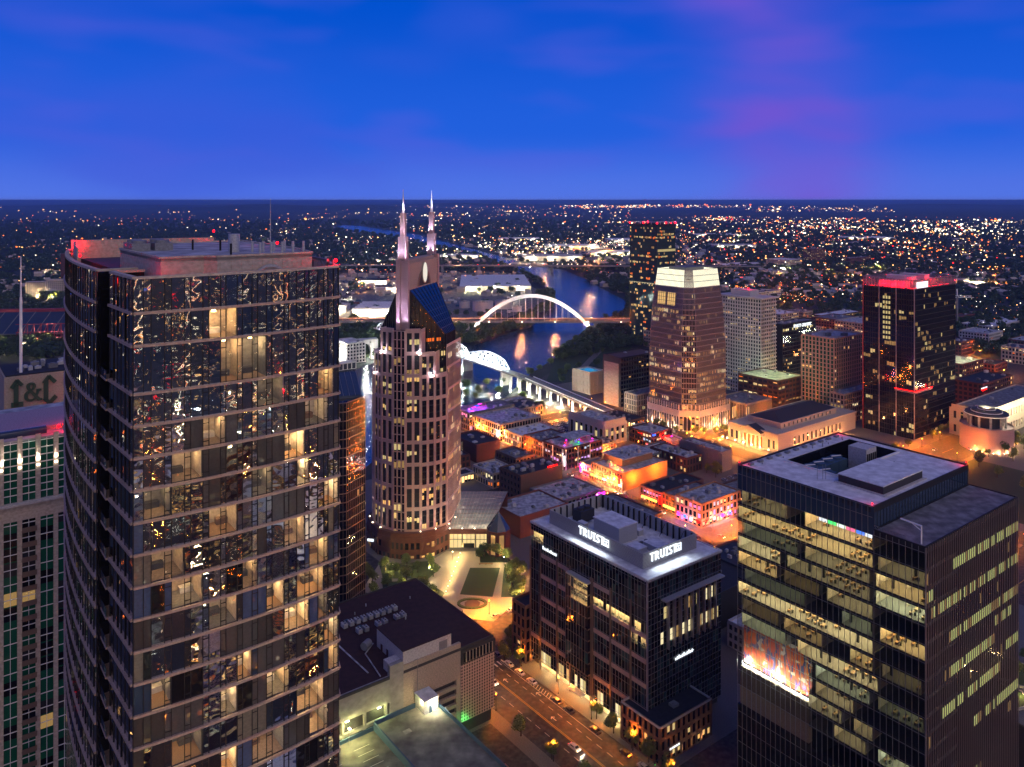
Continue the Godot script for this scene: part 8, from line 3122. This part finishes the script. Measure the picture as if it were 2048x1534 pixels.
	for k in 12:                                           # lamps on the far bank that the water mirrors
		var u := k / 11.0
		var t := thing("bank_lamp", "orange lamp on the far river bank beside the arch bridge", "lamp", ground(lerpf(-64, 20, u), lerpf(1000, 1150, u) + 3.0), 0.0, "lamps on the far bank")
		var pl := MB.new()
		pl.tube(Vector3.ZERO, Vector3(0, 7, 0), 0.2, 0.15, 6)
		put(pl, "pole", M.frame_steel, t)
		var hd := MB.new()
		hd.ball(Vector3(0, 7.3, 0), Vector3(0.9, 0.6, 0.9), 8, 5)
		put(hd, "globe", glow("bank_globe", Color(1.0, 0.42, 0.10), 40.0), t)
		lamp(t, Vector3(0, 8.4, 0), Color(1.0, 0.45, 0.12), 260.0, 0.5)
	var wb := block("white_riverside_office", "white six storey office with square windows beyond the river", "building", 817.0, 392.6, 22.0, 34.0, 22.0, {"wall": "white_wall", "glass": "glass_black", "roof": "white_roof", "floors": 6, "bay": 3.4, "pier": 1.5, "sill": 1.6, "lit": 0.02, "units": 4})
	for k in 3:
		lamp(wb, Vector3(-14, 6, -4 - k * 14), Color(1.0, 0.98, 0.88), 700.0, 0.6)
	var ld := block("long_white_landing", "low white landing building under the far gateway", "building", 790.0, 330.0, 60.0, 10.0, 7.0, {"wall": "white_wall", "glass": "glass", "roof": "white_roof", "floors": 1, "bay": 5, "pier": 1.0, "sill": 1.0, "lit": 0.4, "units": 0})
	# crane at the right
	var cr := thing("tower_crane", "yellow white tower crane jib at the right edge above low roofs", "crane", ground(640.0, 1150.0), 0.0)
	var cm := MB.new()
	cm.bar(Vector3(0, 0, 0), Vector3(0, 44, 0), 1.8)
	put(cm, "mast", M.frame_steel, cr)
	var cj := MB.new()
	for k in 14:
		cj.bar(Vector3(-58 + k * 5.6, 42, 0), Vector3(-52.4 + k * 5.6, 44.4, 0), 0.4)
		cj.bar(Vector3(-52.4 + k * 5.6, 42, 0), Vector3(-58 + k * 5.6, 44.4, 0), 0.4)
	cj.bar(Vector3(-58, 42, 0), Vector3(24, 42, 0), 0.6)
	cj.bar(Vector3(-58, 44.4, 0), Vector3(20, 44.4, 0), 0.5)
	cj.bar(Vector3(0, 44, 0), Vector3(0, 54, 0), 1.0)
	put(cj, "jib", M.white_steel, cr)
	# woods: thousands of crowns that read as one dark mass
	var far_crown := crown_mesh(12.0, 6.5, 6, 15, 2.6, 91)
	for z in 3:
		var xf := []
		for k in [6500, 7500, 6000][z]:
			var p := sample(-0.66, 0.66, [0.085, 0.048, 0.026][z], [0.20, 0.09, 0.05][z])
			if not far_ground_ok(p):
				continue
			if p.x > -430 and p.x < 90 and p.y > 1150 and p.y < 2000 and rng.randf() < 0.93:
				continue
			if p.x > -200 and p.x < 700 and p.y > 2150 and p.y < 3300 and rng.randf() < 0.75:
				continue
			if p.x > 400 and p.y > 1000 and p.y < 1400 and rng.randf() < 0.5:
				continue
			var s: float = rng.randf_range(0.75, 1.35) * [1.0, 1.15, 1.5][z]
			xf.append(Transform3D(Basis(Vector3.UP, rng.randf() * TAU).scaled(Vector3(s, s, s)), ground(p.x, p.y)))
		for q in [[1.0, 80], [0.0, 120]] if z == 0 else []:  # belts along the water
			for k in q[1]:
				var e: float = rng.randf()
				var seg: int = int(e * (5 if q[0] > 0 else 9))
				var base: int = 24 if q[0] > 0 else 4
				var a := Vector2(RIVER[base + seg][0], RIVER[base + seg][1])
				var b := Vector2(RIVER[base + seg + 1][0], RIVER[base + seg + 1][1])
				var p := a.lerp(b, rng.randf()) + Vector2((rng.randf_range(6, 70) if q[0] > 0 else rng.randf_range(-16, -2)), 0)
				if far_ground_ok(p):
					xf.append(Transform3D(Basis(Vector3.UP, rng.randf() * TAU).scaled(Vector3.ONE * rng.randf_range(0.9, 1.5)), ground(p.x, p.y)))
		copies("distant_woods", far_crown, M.leaf_dark, xf, ["dark mass of trees beyond downtown and along the river", "dark wooded suburbs in the middle distance", "dark wooded belt towards the horizon"][z], "woods")
	# small houses and shops among the trees
	var hm := MB.new()
	hm.span(-6, 6, 0, 5, -4.5, 4.5)
	hm.quad(Vector3(-6.5, 5, 5), Vector3(6.5, 5, 5), Vector3(6.5, 8, 0), Vector3(-6.5, 8, 0))
	hm.quad(Vector3(6.5, 5, -5), Vector3(-6.5, 5, -5), Vector3(-6.5, 8, 0), Vector3(6.5, 8, 0))
	for z in 2:
		var hx := []
		for k in [900, 320][z]:
			var p := sample(-0.64 if z == 0 else 0.18, 0.64, 0.03, 0.12)
			if far_ground_ok(p):
				var s := rng.randf_range(0.8, 1.5 if z == 0 else 2.2)
				hx.append(Transform3D(Basis(Vector3.UP, rng.randf() * TAU).scaled(Vector3(s, s, s) if z == 0 else Vector3(s, 1.2, s)), ground(p.x, p.y)))
		copies("distant_houses", hm.mesh(), M.cream if z == 0 else M.pale_roof, hx, ["scattered pale house roofs in the wooded suburbs", "scattered low white roofed shops on the far plain"][z], "houses")
	# lights of the far town: street lamps, shop fronts, car parks
	glow("town_warm", Color(1.0, 0.74, 0.42), 5.0)
	glow("town_white", Color(1.0, 0.94, 0.80), 6.0)
	glow("town_orange", Color(1.0, 0.46, 0.12), 5.0)
	glow("town_red", Color(1.0, 0.10, 0.06), 5.0)
	var spots := {"town_warm": [], "town_white": [], "town_orange": [], "town_red": []}
	# bearing from, to; depression from, to; count; weights warm, white, orange, red; size factor; clumping
	var zones := [
		[-0.64, -0.20, 0.010, 0.030, 90, 6, 2, 3, 0, 1.0, 0.5], [-0.64, -0.20, 0.030, 0.065, 190, 6, 3, 3, 0, 1.0, 0.4], [-0.64, -0.34, 0.055, 0.12, 190, 6, 2, 5, 0, 1.0, 0.4],
		[-0.20, 0.15, 0.008, 0.022, 130, 6, 3, 2, 0, 1.0, 0.5], [-0.15, 0.15, 0.020, 0.045, 170, 6, 5, 4, 0, 1.0, 0.5], [-0.10, 0.16, 0.045, 0.075, 300, 3, 8, 2, 0, 1.1, 0.4], [-0.22, -0.10, 0.048, 0.12, 150, 4, 6, 3, 1, 1.0, 0.4],
		[0.06, 0.30, 0.0075, 0.0105, 190, 3, 5, 4, 0, 1.3, 0.3], [0.30, 0.46, 0.009, 0.016, 90, 5, 5, 2, 0, 1.1, 0.5],
		[0.19, 0.42, 0.022, 0.050, 330, 6, 6, 4, 1, 1.0, 0.6], [0.30, 0.56, 0.028, 0.048, 420, 5, 9, 3, 1, 1.15, 0.6], [0.50, 0.64, 0.026, 0.046, 260, 2, 10, 1, 0, 1.3, 0.4],
		[0.20, 0.40, 0.050, 0.085, 260, 6, 4, 6, 2, 1.0, 0.5], [0.38, 0.64, 0.045, 0.09, 420, 6, 3, 8, 1, 1.0, 0.6], [0.24, 0.44, 0.085, 0.135, 220, 6, 3, 7, 1, 0.8, 0.4], [0.54, 0.64, 0.085, 0.22, 80, 5, 3, 5, 0, 0.7, 0.4]]
	for z in zones:
		var centre := sample(z[0], z[1], z[2], z[3])
		for k in z[4] * 2:
			var p := sample(z[0], z[1], z[2], z[3])
			if rng.randf() < z[10]:
				if rng.randf() < 0.12:
					centre = p
				p = centre + Vector2(rng.randfn(), rng.randfn() * 1.6) * centre.y * 0.012
			if not far_ground_ok(p):
				continue
			var w: float = rng.randf() * (z[5] + z[6] + z[7] + z[8])
			var key := "town_warm" if w < z[5] else "town_white" if w < z[5] + z[6] else "town_orange" if w < z[5] + z[6] + z[7] else "town_red"
			var s: float = p.y * 0.00075 * z[9] * pow(rng.randf(), 3.0) * 1.5 + p.y * 0.00028
			spots[key].append(Transform3D(Basis(Vector3.UP, rng.randf() * TAU).scaled(Vector3(s * rng.randf_range(0.8, 2.2), s, s)), ground(p.x, p.y, rng.randf_range(5, 11) + s)))
	var lots := MB.new()  # pale sheets added under the masts to catch their light
	for k in 130:                                          # floodlights added to throw lit patches on the plain
		var p := sample([-0.6, -0.12, 0.2, 0.32][k % 4], [-0.3, 0.15, 0.62, 0.62][k % 4], [0.05, 0.045, 0.032, 0.05][k % 4], [0.11, 0.08, 0.06, 0.11][k % 4])
		if not far_ground_ok(p):
			continue
		var s := rng.randf_range(30, 95)
		lots.box(ground(p.x, p.y, 0.1), Vector3(s * 2.0, 0.1, s), Basis(Vector3.UP, rng.randf() * PI))
		var t := thing("added_flood_mast", "tall floodlight mast added to brighten the distant plain", "floodlight", ground(p.x, p.y), 0.0, "added floodlight masts")
		var pl := MB.new()
		pl.tube(Vector3.ZERO, Vector3(0, 24, 0), 0.4, 0.25, 6)
		put(pl, "pole", M.frame_steel, t)
		var hd := MB.new()
		hd.ball(Vector3(0, 24.3, 0), Vector3(1.6, 0.7, 1.6), 6, 4)
		put(hd, "lamp_head", M.sodium if k % 3 == 0 else M.lamp_white, t)
		spot(t, Vector3(0, 23.4, 0), Vector3.ZERO, Color(1.0, 0.52, 0.18) if k % 3 == 0 else Color(1.0, 0.88, 0.66), 11000.0, 79, 0.6)
	struct(lots, "added_lots", M.concrete)
	for k in 150:                                          # traffic on the far highway
		var u := rng.randf()
		var s := rng.randf()
		spots["town_white" if s < 0.55 else "town_red"].append(Transform3D(Basis().scaled(Vector3.ONE * lerpf(1.8, 3.4, u)), Vector3(lerpf(560, 1250, u) + (8.0 if s < 0.55 else -8.0) + rng.randfn() * 2, 2.5, lerpf(-2700, -4700, u))))
	for k in 46:
		var x := rng.randf_range(-700, 560)
		spots["town_red" if k % 2 else "town_white"].append(Transform3D(Basis().scaled(Vector3(3.0, 1.0, 1.0)), Vector3(x, 19.6, -2020 + (6 if k % 2 else -6))))
	for r in 46:                                           # strings of lamps along suburban streets
		var o := sample([-0.62, -0.15, 0.2][r % 3], [-0.2, 0.15, 0.63][r % 3], 0.024, 0.10)
		var dir := Vector2.from_angle(rng.randf_range(0, PI))
		for i in rng.randi_range(8, 22):
			var p := o + dir * i * o.y * 0.012
			if far_ground_ok(p):
				var s := p.y * 0.0006
				spots["town_orange" if r % 2 else "town_warm"].append(Transform3D(Basis().scaled(Vector3.ONE * s), ground(p.x, p.y, 8.0 + s)))
	for k in spots:
		var c := MB.new()
		c.ball(Vector3.ZERO, Vector3(0.5, 0.5, 0.5), 5, 3)
		copies("distant_lights", c.mesh(), M[k], spots[k], {"town_warm": "warm white lamps and windows of the distant town", "town_white": "bright white lamps of distant yards and shops", "town_orange": "orange street lamps of the distant town", "town_red": "red tail lights and signals of the distant town"}[k], "city lights")


# ---------------------------------------------------------------- the town behind the camera, seen mirrored in the glass tower
func mirrored_town() -> void:
	var wall := ["tan_stone", "red_brick", "concrete", "white_wall", "dark_brick", "cream", "grey_wall"]
	var roof := ["pale_roof", "white_roof", "grey_roof", "black_roof", "deck"]
	var k := 0
	for r in 6:
		for c in 4:
			var a := -40.0 - r * 78.0
			var b := -10.0 + c * 82.0
			var wb := rng.randf_range(30, 58)
			var la := rng.randf_range(28, 52)
			var h: float = [14.0, 22.0, 34.0, 18.0, 48.0, 27.0, 10.0][(k * 3) % 7]
			var t := block("mirrored_block", "%s %s block seen only mirrored in the curved glass tower" % [["low", "mid rise", "tall", "plain", "taller", "broad", "squat"][(k * 3) % 7], ["tan", "red brick", "concrete", "white", "dark brick", "cream", "grey"][k % 7]], "building", a, b, wb, la, h, {"wall": wall[k % 7], "glass": "glass", "roof": roof[k % 5], "bay": 3.6, "pier": 1.0, "sill": 1.3, "lit": 0.55, "keys": ["lit_warm", "lit_white", "lit_amber", "lit_pale", "lit_shop"], "units": 3, "faces": "BLF", "group": "blocks mirrored in the glass tower"})
			lamp(t, Vector3(wb * 0.5, h + 8.0, -la * 0.5), [Color(1.0, 0.85, 0.6), Color(0.95, 1.0, 0.9), Color(1.0, 0.6, 0.25)][k % 3], 200.0, 0.4)
			k += 1
	for i in 60:
		street_lamp(g(-20.0 - (i / 10) * 78.0 - (i % 2) * 36.0, -60.0 + (i % 10) * 41.0 + 20.0, 0.1), "orange street lamp seen only mirrored in the curved glass tower", "lamps mirrored in the glass tower", 420.0)

	var far := {"town_warm": [], "town_white": [], "town_orange": [], "town_red": []}
	for i in 2800:                                         # lamps of the suburbs on that side
		var a := -420.0 - pow(rng.randf(), 2.0) * 5200.0
		var b := rng.randf_range(-0.5, 1.0) * absf(a) + 60.0
		if i % 3:                                          # most lie along streets
			b = snappedf(b, 0.22 * absf(a))
		var s := 1.2 + absf(a) * 0.0014
		far[["town_warm", "town_white", "town_white", "town_warm", "town_warm", "town_orange", "town_white", "town_red"][rng.randi() % 8]].append(Transform3D(Basis().scaled(Vector3(s * rng.randf_range(0.7, 3.0), s, s)), g(a, b, 7.0)))
	for i in 900:                                          # near street lights and windows, added to sparkle in the panes
		var s := rng.randf_range(0.5, 1.3)
		far[["town_warm", "town_white", "town_orange", "town_warm", "town_white"][rng.randi() % 5]].append(Transform3D(Basis().scaled(Vector3(s * 2.0, s, s)), g(-16.0 - snappedf(rng.randf() * 470.0, 39.0) + rng.randf_range(-4, 4), rng.randf_range(-90, 420), rng.randf_range(1.0, 6.0))))
	for i in 900:
		var b := -60.0 - pow(rng.randf(), 2.0) * 3600.0
		var a := rng.randf_range(-0.6, 0.9) * absf(b) - 60.0
		var s := 0.8 + absf(b) * 0.0010
		far[["town_warm", "town_orange", "town_white", "town_orange", "town_red"][rng.randi() % 5]].append(Transform3D(Basis().scaled(Vector3(s * rng.randf_range(0.7, 3.0), s, s)), g(a, b, 7.0)))
	for i in 1500:
		var d := rng.randf_range(20.0, 2600.0)
		var x := -0.68 * d - 60.0 - pow(rng.randf(), 2.0) * 1800.0
		var s := 1.0 + absf(x) * 0.0012
		far[["town_warm", "town_orange", "town_white", "town_orange", "town_warm"][rng.randi() % 5]].append(Transform3D(Basis().scaled(Vector3(s * rng.randf_range(0.7, 3.0), s, s)), ground(x, d, 7.0)))
	for k2 in far:
		var c := MB.new()
		c.ball(Vector3.ZERO, Vector3(0.5, 0.5, 0.5), 5, 3)
		copies("mirrored_lights", c.mesh(), M[k2], far[k2], "%s lamps of the town behind, mirrored in the glass tower" % {"town_warm": "warm", "town_white": "white", "town_orange": "orange", "town_red": "red"}[k2], "city lights")


func _ready() -> void:
	rng.seed = 20240
	environment()
	make_materials()
	land()
	road_paint()
	tree_kinds_make()
	glass_tower()
	office_tower()
	bank_building()
	bank_podium()
	spire_tower()
	winter_garden()
	dark_roof_building()
	parking_deck()
	residential_tower()
	lettered_tower()
	dark_tower()
	crowned_tower()
	plain_towers()
	concert_hall()
	round_museum()
	strip_blocks()
	scattered_blocks()
	infill_blocks()
	terrace_podium()
	stadium()
	bridges()
	plaza()
	trees()
	street_lamps()
	traffic_signals()
	cars()
	crowd()
	far_town()
	mirrored_town()
